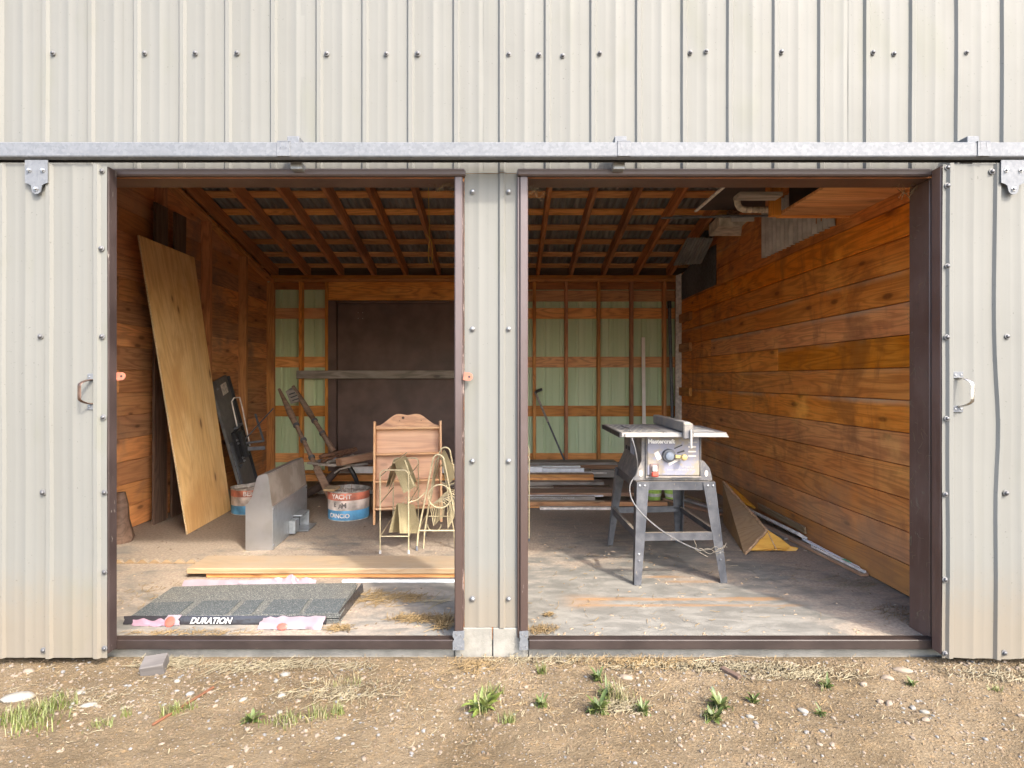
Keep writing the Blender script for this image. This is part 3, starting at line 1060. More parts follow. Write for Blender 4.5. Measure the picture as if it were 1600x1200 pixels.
while x < 4.1:
    rows = []
    for yy in (-0.10, 1.2, 2.6, 4.0, YBK + 0.2):
        row = []
        for j in range(73):
            xx = x + 0.83 * j / 72
            hgt = 0.008 * math.cos(2 * PI * (xx / 0.0692))
            q = Vector((xx, yy, zr(yy))) + upv * (RD + 0.030 + hgt + (0.0008 if int((x + 5) / 0.8) % 2 else 0))
            row.append(tuple(q))
        rows.append(row)
    mb = MB(); mb.grid(rows)
    part("roofing_sheet", mb, GALV_OLD, roof, 60)
    x += 0.80

# ------------------------------------------------------------------ back wall
back = thing("stud_wall", "open stud back wall with orange girts over pale green steel", "wall", (0, YBK, 0))


def bz(py, d=DB):
    return H + (592 - py) * d / F


def bx(px, d=DB):
    return (px - 790) * d / F


ST = 0.089
up_y = (0, 1, 0)
zb0 = 0.0
for z0, z1 in ((bz(440), bz(435)), (bz(434.8), bz(429.8))):
    zm = (z0 + z1) / 2
    board("top_plate", (XLW - 0.05, YBK + ST / 2, zm), (XRW - 0.01, YBK + ST / 2, zm), (0, 0, 1), ST, z1 - z0 - 0.001, FIR, back)
board("bottom_plate", (XLW - 0.05, YBK + ST / 2, 0.019), (XRW, YBK + ST / 2, 0.019), (0, 0, 1), ST, 0.038, FIR, back)
for px in (423.5, 469, 510, 835, 885, 936, 987.5, 1039, 1060):
    xk = bx(px)
    board("stud", (xk, YBK + ST / 2, 0.038), (xk, YBK + ST / 2, bz(440) - 0.001), (1, 0, 0), ST, 0.038, FIR_RED if px in (885, 987.5) else FIR, back)
dg_ = DB + ST + 0.01
for (a, b) in ((481.5, 498), (557.5, 574), (634, 650.5), (708, 722)):
    for (xa, xb) in ((XLW - 0.05, bx(522)), (bx(708), XRW + 0.02)):
        zt, zb = bz(a, dg_), bz(b, dg_)
        board("girt", (xa, YBK + ST + 0.0115, (zt + zb) / 2), (xb, YBK + ST + 0.0115, (zt + zb) / 2), (0, 1, 0), zt - zb, 0.019, PURLIN if a != 634 else FIR, back)
for (xa, xb) in ((bx(815), XRW + 0.02),):
    zt, zb = bz(454, dg_), bz(471, dg_)
    board("girt", (xa, YBK + ST + 0.0115, (zt + zb) / 2), (xb, YBK + ST + 0.0115, (zt + zb) / 2), (0, 1, 0), zt - zb, 0.019, PURLIN, back)
zt, zb = bz(438, dg_), bz(452.5, dg_)
board("girt", (XLW - 0.05, YBK + ST + 0.0115, (zt + zb) / 2), (XRW, YBK + ST + 0.0115, (zt + zb) / 2), (0, 1, 0), zt - zb, 0.019, FIR_RED, back)
# lintel board over the walled-up brown doorway and its posts
zt, zb = bz(440.5), bz(469)
board("lintel", (bx(513), YBK + 0.016, (zt + zb) / 2), (bx(812), YBK + 0.016, (zt + zb) / 2), (0, 1, 0), zt - zb, 0.036, FIR, back)
for a, b in ((512.5, 525), (800, 812)):
    part("door_post", MB().box(bx(a), bx(b), YBK + 0.001, YBK + 0.10, 0.0385, bz(469.3), 0.003), DARK_DOOR, back)
part("door_head", MB().box(bx(525.2), bx(799.8), YBK + 0.03, YBK + 0.10, bz(474), bz(469.3), 0.003), DARK_DOOR, back)
# ribbed steel seen from inside
xx = -4.15
i = 0
while xx < 4.15:
    pr = []
    n0 = 11
    raw = [(0, 0)]
    for k in range(4):
        c = 0.1031 + k * RIB
        raw += [(c - 0.020, 0), (c - 0.010, 0.013), (c + 0.010, 0.013), (c + 0.020, 0)]
        raw += [(c + 0.045, 0), (c + 0.048, 0.003), (c + 0.056, 0.003), (c + 0.059, 0)] if k < 4 else []
        raw += [(c + 0.090, 0), (c + 0.093, 0.003), (c + 0.099, 0.003), (c + 0.102, 0)] if k < 3 else []
    raw += [(PANEL, 0)]
    rows = [[(xx + a, YBK + ST + 0.023 + b + mnoise.noise(Vector((xx + a, z, 4))) * 0.002, z) for a, b in raw] for z in [0.0, 0.5, 1.0, 1.5, 2.0, 2.46]]
    mb = MB(); mb.grid(rows)
    part("siding_panel", mb, SAGE, back, 28)
    xx += PANEL
part("eave_shade_filler", MB().box(-4.15, 4.15, YBK + ST + 0.045, YBK + ST + 0.065, 2.40, 2.62), DARKBOARD, back)  # dark board added to stand for eave shade and keep light out
# the dark brown door panel
bd = thing("brown_door", "dark brown hardboard sliding door in the back wall behind the pine shelf", "door", (bx(660), YBK + 0.06, 0.04))
part("door_panel", MB().box(bx(525.5), bx(799.5), YBK + 0.055, YBK + 0.075, 0.040, bz(474.3), 0.002), DARK_DOOR, bd)
for (px, py) in ((559.5, 488.5), (566.5, 488.5), (559.5, 497.5), (566.5, 497.5)):
    q = P(px, py, DB + 0.05)
    b = MB(); b.M = T(q.x, YBK + 0.055, q.z) @ Matrix.Rotation(math.radians(90), 4, 'X')
    b.lathe([(0.006, 0), (0.004, 0.003)], 8)
    part("bolt_tip", b, WHITE_PLASTIC, bd)
bar = board("cross_bar", (bx(465), YBK - 0.021, (bz(579) + bz(591.5)) / 2), (bx(830) - 0.35, YBK - 0.021, (bz(579) + bz(591.5)) / 2), (0, 1, 0), bz(579) - bz(591.5), 0.038, GREYWOOD)
bar['label'] = "weathered grey bar lying across the brown door at chest height"; bar['category'] = "wooden bar"; bar['kind'] = 'thing'

# ------------------------------------------------------------------ left wall
PITCH = 0.1784
lw = thing("plank_wall", "left side wall of dark planks with posts, behind the leaning plywood", "wall", (XLW - 0.1, 2.2, 0))
LPX = XLW - 0.089
z = 0.004
while z < 3.3:
    zc = z + PITCH / 2
    ymax = min(YBK + 0.02, YBK - (z + PITCH * 0.35 - 2.43) / SL)
    if ymax > 0.3:
        cuts = [YB + 0.005, ymax]
        if R.random() < 0.5 and ymax > 3: cuts.insert(1, R.choice((1.80, 2.60, 3.36)))
        for a, b in zip(cuts[:-1], cuts[1:]):
            board("plank", (LPX - 0.010 - R.uniform(0, .002), a + 0.001, zc), (LPX - 0.010, b - 0.001, zc), (1, 0, 0), PITCH - 0.003, 0.019, FIR_GREY, lw, 0.003)
    z += PITCH
part("light_leak_backing", MB().box(LPX - 0.026, LPX - 0.022, YB, YBK, 0, 2.50), FIR_RED, lw)  # added backing sheet, stops light leaking between the planks
for dd in (4.86, 5.60, 6.38, 7.15 - 0.02):
    yk = dd - D
    ht = zr(yk) - 0.05
    board("post", (XLW - 0.0445, yk, 0.001), (XLW - 0.0445, yk, ht - 0.04), (0, 1, 0), 0.089, 0.042, FIR_RED if dd < 5.9 else FIR, lw)
board("post", (XLW - 0.0445, 1.53, 0.001), (XLW - 0.0445, 1.53, 3.0), (0, 1, 0), 0.089, 0.06, FIR_RED, lw)
for a, b in ((0.14, 2.25), (2.25, 3.03), (3.03, 3.80), (3.80, YBK - 0.01)):
    board("top_rail", (XLW - 0.0445, a + 0.002, zr(a) - 0.065), (XLW - 0.0445, b - 0.002, zr(b) - 0.065), upv, 0.089, 0.036, FIR, lw)

# ------------------------------------------------------------------ right wall
rw = thing("plank_wall", "right side wall of orange horizontal planks beside the table saw", "wall", (XRW + 0.1, 2.2, 0))
z = 0.193 * 0.8966 - PITCH * 1
joints = [0.0, 1.387 * 0.8966 + PITCH * -6]
z = joints[1] - PITCH
zs = []
k = -7
while True:
    z0 = 1.387 * 0.8966 + PITCH * k
    if z0 > 3.4: break
    zs.append(z0); k += 1
for z0 in zs:
    a0 = max(z0, 0.003)
    zc, wd = (a0 + z0 + PITCH) / 2, z0 + PITCH - a0
    if wd < 0.03: continue
    ymax = min(YBK + 0.01, YBK - (z0 + PITCH * 0.5 - 2.43) / SL)
    ymin = YB + 0.013
    if ymax < 0.4: continue
    cuts = [ymin, ymax]
    if z0 > 0.3 and R.random() < 0.35: cuts.insert(1, R.choice((2.0, 2.75, 3.5)))
    for a, b in zip(cuts[:-1], cuts[1:]):
        j = R.uniform(-.0012, .0012)
        board("plank", (XRW + 0.0105 + j, a + 0.0008, zc), (XRW + 0.0105 + j, b - 0.0008, zc), (-1, 0, 0), wd - 0.0045, 0.021, FIR_WALL, rw, 0.0028)
part("light_leak_backing", MB().box(XRW + 0.024, XRW + 0.028, YB, YBK, 0, 2.48), FIR_RED, rw)  # backing added here too so the plank gaps let no light through
# sloping board under the rafters, and one short patch board near the front
board("rake_board", (XRW - 0.012, 0.15, zr(0.15) - 0.10), (XRW - 0.012, 2.9, zr(2.9) - 0.10), (-1, 0, 0), 0.15, 0.019, FIR_RED, rw)
q0 = P(1400, 322, XRW * F / 610); q1 = P(1330, 352, XRW * F / 540)
board("patch_board", (XRW - 0.012, YB + 0.02, 2.36), (XRW - 0.012, 1.40, 2.36), (-1, 0, 0), 0.20, 0.019, FIR_RED, rw)
# white corner board, nailed cleats
cb = MB()
xs0 = bx(1062); 
cb.hexa([(XRW - 0.085, YBK - 0.014, 0.0), (XRW - 0.002, YBK - 0.014, 0.0), (XRW - 0.002, YBK - 0.002, 0.0), (XRW - 0.085, YBK - 0.002, 0.0),
         (XRW - 0.070, YBK - 0.014, 2.46), (XRW - 0.002, YBK - 0.014, 2.49), (XRW - 0.002, YBK - 0.002, 2.49), (XRW - 0.070, YBK - 0.002, 2.46)])
part("corner_board", cb, PAINTED_DUSTY, rw)
for py, zl in ((496, 0), (543, 0), (612, 0)):
    z = bz(py, DB - 0.2)
    board("cleat", (XRW - 0.021, YBK - 0.42, z), (XRW - 0.021, YBK - 0.03, z), (-1, 0, 0), 0.10, 0.038, FIR, rw)

# sheets nailed on the right wall
def corrugated(name, y0, y1, z0, z1, x, label, pitch=0.066, amp=0.016, mat=GALV_PATCH, group=None):
    rows = []
    n = int((y1 - y0) / pitch * 8)
    for zz in (z0, (z0 + z1) / 2, z1):
        rows.append([(x + amp * math.cos(2 * PI * (y0 + (y1 - y0) * j / n) / pitch), y0 + (y1 - y0) * j / n, zz) for j in range(n + 1)])
    mb = MB(); mb.slab(rows, 0.0012)
    return solo(name, mb, mat, label, "metal sheet", group, 60)


yA = 5.374 * 0.8966 - D; yB = 4.21 * 0.8966 - D
corrugated("corrugated_sheet", yB, yA, H + 1.125 * 0.8966, H + 1.57 * 0.8966, XRW - 0.022, "small corrugated steel sheet nailed high on the orange plank wall")
mb = MB()
y0, y1 = 6.61 * 0.8966 - D, YBK - 0.03
z0, z1 = H + 1.085 * 0.8966, H + 1.55 * 0.8966
zz = z0
rows = []
for j in range(10):
    z = z0 + (z1 - z0) * j / 9
    rows.append([(XRW - 0.006 - 0.003 * mnoise.noise(Vector((y * 4, z * 5, 0))), y, min(z, zr(y) - 0.02)) for y in [y0 + (y1 - y0) * i / 10 for i in range(11)]])
mb.slab(rows, -0.003)
solo("flat_grey_sheet", mb, plain("grey_roofing_felt", (0.10, 0.10, 0.105), 0.8, 0, 0.35, 30), "flat dark grey sheet tacked to the plank wall near the back corner", "metal sheet")
# bent sheet hanging from the last rafters
pA, pB, pC, pD = P(1052, 415, 6.3), P(1096, 412, 5.9), P(1116, 372, 5.55), P(1074, 371, 5.7)
rows = []
for j in range(5):
    t = j / 4
    a = pA.lerp(pD, t); b = pB.lerp(pC, t)
    rows.append([tuple(a.lerp(b, i / 40) + Vector((0, 0, 0.005 * math.cos(i * PI / 2)))) for i in range(41)])
mb = MB(); mb.slab(rows, 0.001)
solo("bent_metal_sheet", mb, GALV_OLD, "bent corrugated offcut hanging from the rafters in the back right corner", "metal sheet", None, 60)

# closed ends of the building beyond both plank walls
for sx in (-4.15, 4.15):
    mb = MB().box(sx - 0.004, sx + 0.004, -0.0, YBK + 0.11, -0.1, 2.5)
    mb.hexa([(sx - 0.004, 0.0, 2.5), (sx + 0.004, 0.0, 2.5), (sx + 0.004, YBK + 0.11, 2.5), (sx - 0.004, YBK + 0.11, 2.5), (sx - 0.004, 0.0, zr(0) + 0.14), (sx + 0.004, 0.0, zr(0) + 0.14), (sx + 0.004, YBK + 0.11, zr(YBK + .11) + 0.14), (sx - 0.004, YBK + 0.11, zr(YBK + .11) + 0.14)])
    solo("end_wall", mb, CREAM, "far " + ("left" if sx < 0 else "right") + " end wall of the shed beyond the plank partition", "wall")

# ------------------------------------------------------------------ things under the roof, right bay
sh = thing("storage_shelf", "plank loft shelf hung below the roof over the right doorway", "loft shelf", (2.0, 1.0, 2.21))
zs_ = H + 1.147 * 0.8966
xs0, xs1 = P(1217, 337, 4.04 * .8966).x, XRW - 0.004
ys0, ys1 = YB + 0.16, 4.04 * .8966 - D
n = 4
for i in range(n):
    a = ys0 + (ys1 - ys0) * i / n; b = ys0 + (ys1 - ys0) * (i + 1) / n
    board("shelf_board", (xs0, (a + b) / 2, zs_ + 0.011), (xs1, (a + b) / 2, zs_ + 0.011), (0, 0, 1), b - a - 0.004, 0.02, PURLIN, sh)
board("shelf_edge", (xs0 - 0.01, ys1 + 0.012, zs_ + 0.012), (xs1, ys1 + 0.012, zs_ + 0.012), (0, 1, 0), 0.045, 0.02, PURLIN, sh)
board("hanger_post", (xs0 - 0.035, ys1 - 0.02, zs_ - 0.01), (xs0 - 0.035, ys1 - 0.02, zr(ys1) + 0.05), (0, 1, 0), 0.062, 0.045, FIR, sh)
board("hanger_post", (xs0 - 0.035, ys0 + 0.05, zs_ - 0.0), (xs0 - 0.035, ys0 + 0.05, zr(ys0) + 0.05), (0, 1, 0), 0.062, 0.045, FIR, sh)

mb = MB().box(xs0 + 0.03, XRW - 0.03, ys1 - 0.42, ys1 - 0.06, zs_ + 0.0225, zs_ + 0.40, 0.01)
solo("black_case", mb, BLACK, "black case stored on the loft shelf over the right doorway", "case")
hz = H + 1.35 * 0.8966
mb = MB()
c4 = [P(1090, 331, 4.6 * .8966), P(1196, 331, 4.6 * .8966), P(1196, 290, 3.95 * .8966), P(1140, 290, 3.95 * .8966)]
c4 = [Vector((v.x, v.y, hz)) for v in c4]
mb.hexa([v for v in c4] + [v + Vector((0, 0, 0.012)) for v in c4])
o = solo("dark_panel", mb, plain("dark_brown_sheet", (0.05, 0.035, 0.03), 0.7, 0, 0.3, 8), "dark brown sheet lying on the hangers under the right bay roof", "panel")
a, b = c4[0] + Vector((-0.015, 0, -0.008)), c4[3] + Vector((-0.015, 0, -0.008))
board("batten", a, b, (0, 0, 1), 0.02, 0.014, PAINTED_DUSTY, o)
mb = MB()
p0, p1 = P(1158, 303, 3.9 * .8966), P(1210, 306, 3.9 * .8966)
mb.M = T((p0 + p1) / 2)
mb.box(-0.13, 0.13, -0.05, 0.05, -0.02, 0.004, 0.002)
solo("grey_board", mb, GREYWOOD, "pale grey board above the wrapped pipe under the roof", "board")

dp = 4.35 * .8966
pp = [P(1152, 278, dp), P(1151.5, 298, dp), P(1152, 314, dp), P(1153, 320, dp), P(1156, 325, dp), P(1162, 327.5, dp), P(1172, 328, dp), P(1190, 328, dp), P(1216, 327.5, dp)]
mb = MB()
mb.tube(pp, 0.021, 12)
pipe = solo("wrapped_pipe", mb, plain("dusty_wrapped_pipe", (0.55, 0.49, 0.39), 0.7, 0, 0.25, 35, bump=0.5), "pale wrapped pipe bending under the loft shelf", "pipe", None, 50)
for i in range(5):
    q = P(1166 + i * 9.5, 327.9, dp)
    mb = MB(); mb.M = T(q) @ Matrix.Rotation(math.radians(90), 4, 'Y') @ Matrix.Rotation(0.35, 4, 'X')
    mb.lathe([(0.0195, -0.006), (0.0224, -0.004), (0.0224, 0.004), (0.0195, 0.006)], 12, False)
    part("pipe_tape", mb, plain("pipe_tape_%d" % i, (0.36, 0.31, 0.24), 0.7) if i == 0 else bpy.data.materials["pipe_tape_0"], pipe)

q0, q1 = P(1033, 340.5, 4.7 * .8966), P(1206, 337, 4.45 * .8966)
bar2 = board("steel_bar", q0, q1, (0, 0, 1), 0.022, 0.012, DARKGREY)
bar2['label'] = "thin rusty steel bar running level under the right bay rafters"; bar2['category'] = "bar"; bar2['kind'] = 'thing'
fx = thing("electrical_box", "dusty white electrical box hung above the right plank wall", "electrical box", P(1140, 358, 4.55 * .8966))
mb = MB(); c = P(1151, 345, 4.62 * .8966)
mb.hexa([c + Vector(v) for v in ((-0.145, -0.05, -0.054), (0.015, -0.05, -0.054), (0.13, 0.24, -0.050), (-0.115, 0.24, -0.050), (-0.145, -0.05, 0.03), (0.11, -0.05, 0.03), (0.14, 0.24, 0.03), (-0.115, 0.24, 0.03))])
part("box_body", mb, plain("grimy_box_paint", (0.36, 0.32, 0.26), 0.65, 0, 0.3, 18), fx)
mb = MB().box(c.x - 0.06, c.x + 0.10, c.y - 0.066, c.y - 0.052, c.z - 0.02, c.z + 0.022, 0.003)
part("box_cover", mb, WHITE_PLASTIC, fx)
mb = MB()
for i in range(7):
    mb.M = T(c.x - 0.07 + i * 0.011, c.y - 0.03, c.z + 0.05 + 0.012 * math.sin(i * 2.2)) @ Matrix.Rotation(i, 4, 'X')
    mb.lathe([(0.012, -0.012), (0.016, 0), (0.010, 0.013)], 8)
part("cable_connector", mb, RUST, fx, 50)
# twine hanging from a purlin in the left bay
mb = MB()
q = P(671, 372, 5.2)
pts = [q + Vector((0.004 * math.sin(i), 0, -0.012 * i)) for i in range(8)]
mb.tube([q + Vector((-0.01, 0, zr(q.y) - q.z + 0.1))] + pts, 0.0028, 5)
mb.tube([pts[0] + Vector((0.022 * math.sin(a) + 0.002 * a, 0.004 * a, -0.12 + 0.12 * math.cos(a))) for a in [i * 0.5 for i in range(13)]], 0.0028, 5)
mb.tube([pts[0] + Vector((-0.004 * i, 0, 0.004 * i)) for i in range(10)], 0.0028, 5)
solo("yellow_twine", mb, YARN, "knotted yellow twine hanging from the left bay rafters", "twine")

# ------------------------------------------------------------------ plywood and boards leaning on the left wall
def quad_board(name, BL, BR, TR_, TL, t, mat, label, cat, group=None, c=0.0015):
    """a sheet given by its four face corners; local X runs from bottom to top"""
    BL, BR, TR_, TL = map(Vector, (BL, BR, TR_, TL))
    x = ((TL + TR_) - (BL + BR)).normalized()
    n = (BR - BL).cross(TL - BL).normalized()
    y = n.cross(x).normalized()
    M = Matrix((x, y, n)).transposed().to_4x4()
    M.translation = (BL + BR + TL + TR_) / 4
    inv = M.inverted()
    mb = MB()
    f = [inv @ p for p in (BL, BR, TR_, TL)]
    mb.hexa([p + Vector((0, 0, -t)) for p in f] + f)
    me = mb.mesh(name, mat if isinstance(mat, list) else [mat])
    if isinstance(mat, list):
        for i, p in enumerate(me.polygons):
            p.material_index = 0 if i < 2 else 1
    o = link(name, me, None, M)
    o['label'] = label; o['category'] = cat; o['kind'] = 'thing'
    if group: o['group'] = group
    return o


BL, BR = FL(292, 835, 0.001), FL(360, 797, 0.001)
TL, TR_ = P(207, 367, 4.42), P(295, 402, 5.207)
TL.x = TR_.x = XLW + 0.055
quad_board("plywood_sheet", BL, BR, TR_, TL, 0.012, [PLY, PLY_EDGE], "tall sheet of yellow plywood leaning on the left plank wall", "plywood sheet")
for i, (pa, pb, dd) in enumerate(((216, 240, 4.65), (243, 262, 4.9))):
    b0 = Vector((XLW + 0.026, dd - D, 0.002)); b1 = b0 + Vector((0, 0.17, 0))
    t0 = Vector((XLW + 0.026, dd - D + 0.02 + 0.03 * i, 2.62)); t1 = t0 + Vector((0, 0.17, 0))
    quad_board("leaning_board", b0, b1, t1, t0, 0.02, [DARKBOARD, DARKBOARD], ("dark tall board leaning behind the top left of the plywood", "dark board leaning deeper behind the plywood, next to a wall post")[i], "board")

# rough log end by the left jamb
mb = MB()
q = FL(174, 853)
rows = []
for j, (z, r) in enumerate(((0, 0.075), (0.04, 0.08), (0.16, 0.06), (0.27, 0.045), (0.36, 0.03))):
    rows.append([(q.x + r * math.cos(a) * (1 + 0.25 * mnoise.noise(Vector((math.cos(a) * 2, math.sin(a) * 2, z * 9)))), q.y + 0.1 + r * math.sin(a), z) for a in [2 * PI * k / 12 for k in range(13)]])
mb.grid(rows)
mb.add([rows[-1][k] for k in range(12)], [tuple(range(12))])
solo("rough_log", mb, DARKBOARD, "rough brown log end standing inside the left jamb", "log", None, 60)

# ------------------------------------------------------------------ black panel with bracket
bp = thing("steel_fixture", "dusty black metal panel with a bolted bracket, leaning behind the plywood", "metal panel", (-2.72, 3.4, 0))
BLk, BRk = Vector((-2.60, 5.70 - D, 0.001)), Vector((-2.685, 6.24 - D, 0.001))
TLk, TRk = Vector((-2.845, 5.48 - D, 1.19)), Vector((-2.845, 5.95 - D, 1.175))
xk = ((TLk + TRk) - (BLk + BRk)).normalized()
nk = (BRk - BLk).cross(TLk - BLk).normalized()
yk = nk.cross(xk).normalized()
MK = Matrix((xk, yk, nk)).transposed().to_4x4(); MK.translation = (BLk + BRk) / 2
Lk = ((TLk + TRk) / 2 - (BLk + BRk) / 2).length
wk = 0.25


def kpart(name, mat, fn, parent=None, smooth=None):
    mb = MB(); mb.M = MK
    fn(mb)
    return part(name, mb, mat, parent or bp, smooth)


# local axes of the panel: x up the slope, y from right edge to left edge sign checked below, z out of its face
sgn = 1 if (MK.inverted() @ BLk).y > 0 else -1
kpart("face_plate", BLACK_DUSTY, lambda m: m.box(0.02, Lk, -wk, wk, -0.03, 0.0, 0.004))
kpart("side_flange", BLACK, lambda m: m.box(0.02, Lk - 0.02, -sgn * (wk + 0.035) if sgn > 0 else wk + 0.002, -sgn * (wk + 0.002) if sgn > 0 else wk + 0.035, -0.05, 0.022, 0.006))
kpart("side_flange", DARKGREY, lambda m: m.box(0.03, Lk * 0.5, min(sgn * (wk - 0.06), sgn * (wk - 0.004)), max(sgn * (wk - 0.06), sgn * (wk - 0.004)), 0.001, 0.02, 0.006))
kpart("sticker", plain("faded_label", (0.50, 0.45, 0.38), 0.5, 0, 0.35, 40), lambda m: m.box(Lk - 0.17, Lk - 0.06, -0.16, 0.03, 0.0006, 0.0016))
kpart("bracket", BLACK, lambda m: (m.box(Lk * 0.30, Lk * 0.56, -0.10, 0.12, 0.001, 0.045, 0.006), m.box(Lk * 0.32, Lk * 0.54, -0.02, 0.05, 0.0455, 0.08, 0.004)))
kpart("bracket_strap", GALV, lambda m: (m.box(Lk * 0.565, Lk * 0.58, -0.17, 0.02, 0.004, 0.05, 0.002), m.box(Lk * 0.33, Lk * 0.345, -0.22, -0.02, 0.047, 0.06, 0.002), m.box(Lk * 0.27, Lk * 0.285, 0.10, 0.20, 0.004, 0.03, 0.002)))
for (u, v) in ((0.50, 0.16), (0.47, 0.15), (0.40, 0.02), (0.34, 0.13), (0.31, 0.11), (0.36, -0.14), (0.52, -0.06), (0.94, 0.16)):
    kpart("bolt", SCREW, lambda m: (setattr(m, 'M', MK @ T(Lk * u, v, 0.046 if u < 0.9 else 0.001)), m.lathe([(0.013, 0), (0.013, 0.008), (0.007, 0.008), (0.007, 0.02)], 6)))
# wire loop and the triangular arm that sticks out
kpart("wire_loop", PAINTED_DUSTY, lambda m: m.tube([(Lk * 0.56, -0.03, 0.03), (Lk * 0.80, 0.02, 0.06), (Lk * 0.82, -0.02, 0.08), (Lk * 0.80, -0.13, 0.10), (Lk * 0.70, -0.16, 0.09), (Lk * 0.36, -0.21, 0.05)], 0.007, 6))
Pa = MK @ Vector((Lk * 0.43, 0.0, 0.07))
Pb = P(412, 689, 6.0); Pc = P(399, 647, 6.2); Pd = P(427, 638, 6.25); Pe = P(414, 697, 6.0)
def arm(m):
    for a, b, w in ((Pa, Pb, 0.022), (Pa + Vector((0, 0, 0.04)), Pd, 0.014), (Pb, Pc, 0.022)):
        M, L = frame_of(a, b, (0.3, -1, 0.4))
        m.M = M; m.box(-L / 2, L / 2, -w / 2, w / 2, -w / 3, w / 3, 0.002)
    M, L = frame_of(Pa - Vector((0, 0, 0.06)), Pe - Vector((0, 0, 0.02)), (0.3, -1, 0.4))
    m.M = M; m.box(-L / 2, L / 2, -0.02, 0.02, -0.004, 0.004, 0.001)
mb = MB(); arm(mb)
part("bracket_arm", mb, DARKGREY, bp)

# ------------------------------------------------------------------ paint pails
def pail(label, x, y, rad, h, words, rot, tilt):
    t = thing("paint_pail", label, "paint pail", (x, y, 0.0), "banded paint pails on the concrete floor")
    base = T(x, y, 0.002) @ Matrix.Rotation(rot, 4, 'Z')
    bands = [(0.0, 0.10, plain("pail_blue", (0.085, 0.27, 0.45), 0.55, 0, 0.38, 9) if "pail_blue" not in bpy.data.materials else bpy.data.materials["pail_blue"]),
             (0.10, 0.72, None), ]
    BLUE = bands[0][2]
    def get(nm, c, **k):
        return bpy.data.materials.get(nm) or plain(nm, c, 0.5, 0, **k)
    WHITE = get("pail_white", (0.52, 0.44, 0.38), var=0.42, scale=10)
    REDB = get("pail_red", (0.48, 0.15, 0.09), var=0.42, scale=10)
    rim = get("pail_rim", (0.40, 0.36, 0.31), var=0.3, scale=30)
    seg = [("blue_band", 0.006, h * 0.36, BLUE), ("white_band", h * 0.36, h * 0.70, WHITE), ("red_band", h * 0.70, h * 0.95, REDB)]
    for nm, z0, z1, m in seg:
        mb = MB(); mb.M = base
        mb.lathe([(rad * (0.97 + 0.03 * z0 / h), z0), (rad * (0.97 + 0.03 * z1 / h), z1)], 40, False)
        part(nm, mb, m, t, 60)
    mb = MB(); mb.M = base
    mb.lathe([(rad * 0.90, 0), (rad * 0.975, 0.001), (rad * 0.98, 0.007), (rad * 0.965, 0.0075)], 40)
    part("base_rim", mb, rim, t, 40)
    mb = MB(); mb.M = base
    n = 40; prof = []
    for (r, z, wob) in ((1.0, h * 0.95, 0), (1.012, h * 0.965, 1), (1.01, h, 1), (0.985, h * 1.0, 1), (0.97, h * 0.93, 0), (0.96, h * 0.86, 0), (0.6, h * 0.855, .6), (0.02, h * 0.865, 0)):
        prof.append([(rad * r * math.cos(2 * PI * k / n), rad * r * math.sin(2 * PI * k / n), z + wob * 0.008 * mnoise.noise(Vector((math.cos(2 * PI * k / n) * 2.5, math.sin(2 * PI * k / n) * 2.5, x * 7 + r * 3)))) for k in range(n + 1)])
    mb.grid(prof)
    part("pail_lid", mb, get("pail_lid_grime", (0.27, 0.245, 0.21), var=0.45, scale=22), t, 50)
    mb = MB(); mb.M = base @ T(-rad * 0.15, -0.02, h * 0.87)
    for k in range(26):
        a = R.uniform(0, 2 * PI); r_ = rad * R.uniform(0.05, 0.8); s_ = R.uniform(0.008, 0.02)
        mb.M = base @ T(r_ * math.cos(a), r_ * math.sin(a), h * 0.865) @ Matrix.Rotation(R.uniform(0, 3), 4, 'Z')
        mb.hexa([(-s_, -s_, 0), (s_, -s_ * .7, 0), (s_ * .8, s_, 0), (-s_, s_ * .6, 0), (-s_ * .5, -s_ * .5, s_), (s_ * .5, -s_ * .4, s_ * .8), (s_ * .4, s_ * .5, s_), (-s_ * .5, s_ * .4, s_ * .7)])
    part("dried_paint_crumbs", mb, GREYWOOD, t)["kind"] = "stuff"
    for s, z, size, m, ang in words:
        mm = T(x, y, 0.002) @ Matrix.Rotation(ang, 4, 'Z') @ T(0, -rad * (0.97 + 0.03 * z / h) - 0.0006, z) @ Matrix.Rotation(math.radians(90), 4, 'X')
        text("lettering", s, size, m, t, mm, 0, 0.0004, 0.0015, rad * 0.985)
    return t


INK_W = plain("white_print", (0.60, 0.52, 0.46), 0.5, 0, 0.45, 12)
INK_D = plain("dark_print", (0.12, 0.10, 0.09), 0.5, 0, 0.2, 60)
q = FL(395, 806)
pail("banded paint pail half hidden behind the steel hood", -2.27, 5.12 - D, 0.163, 0.225,
     [("BEK", 0.225 * 0.82, 0.055, INK_W, math.radians(18)), ("C", 0.225 * 0.17, 0.05, INK_W, math.radians(18))], 0.4, 0)
pl = pail("round red, white and blue paint pail with a grimy lid beside the pine shelf", -1.342, 4.92 - D, 0.176, 0.245,
     [("YACHT", 0.245 * 0.825, 0.052, INK_W, math.radians(-6)), ("CANCIO", 0.245 * 0.18, 0.048, INK_W, math.radians(-14)), ("M", 0.245 * 0.53, 0.06, INK_D, math.radians(2)), ("A", 0.245 * 0.5, 0.055, INK_D, math.radians(-8)), ("E", 0.245 * 0.55, 0.05, INK_D, math.radians(-24))], 2.1, 0)
mb = MB()
q = Vector((-1.342, 4.92 - D, 0.235))
mb.tube([q + Vector(v) for v in ((-0.05, 0, -0.01), (-0.045, 0, 0.03), (-0.02, 0, 0.06), (0.03, 0.0, 0.075))], 0.0025, 5)
mb.tube([q + Vector(v) for v in ((0.02, 0.01, -0.01), (0.022, 0.01, 0.05))], 0.003, 5)
part("lid_wire", mb, RUST, pl)
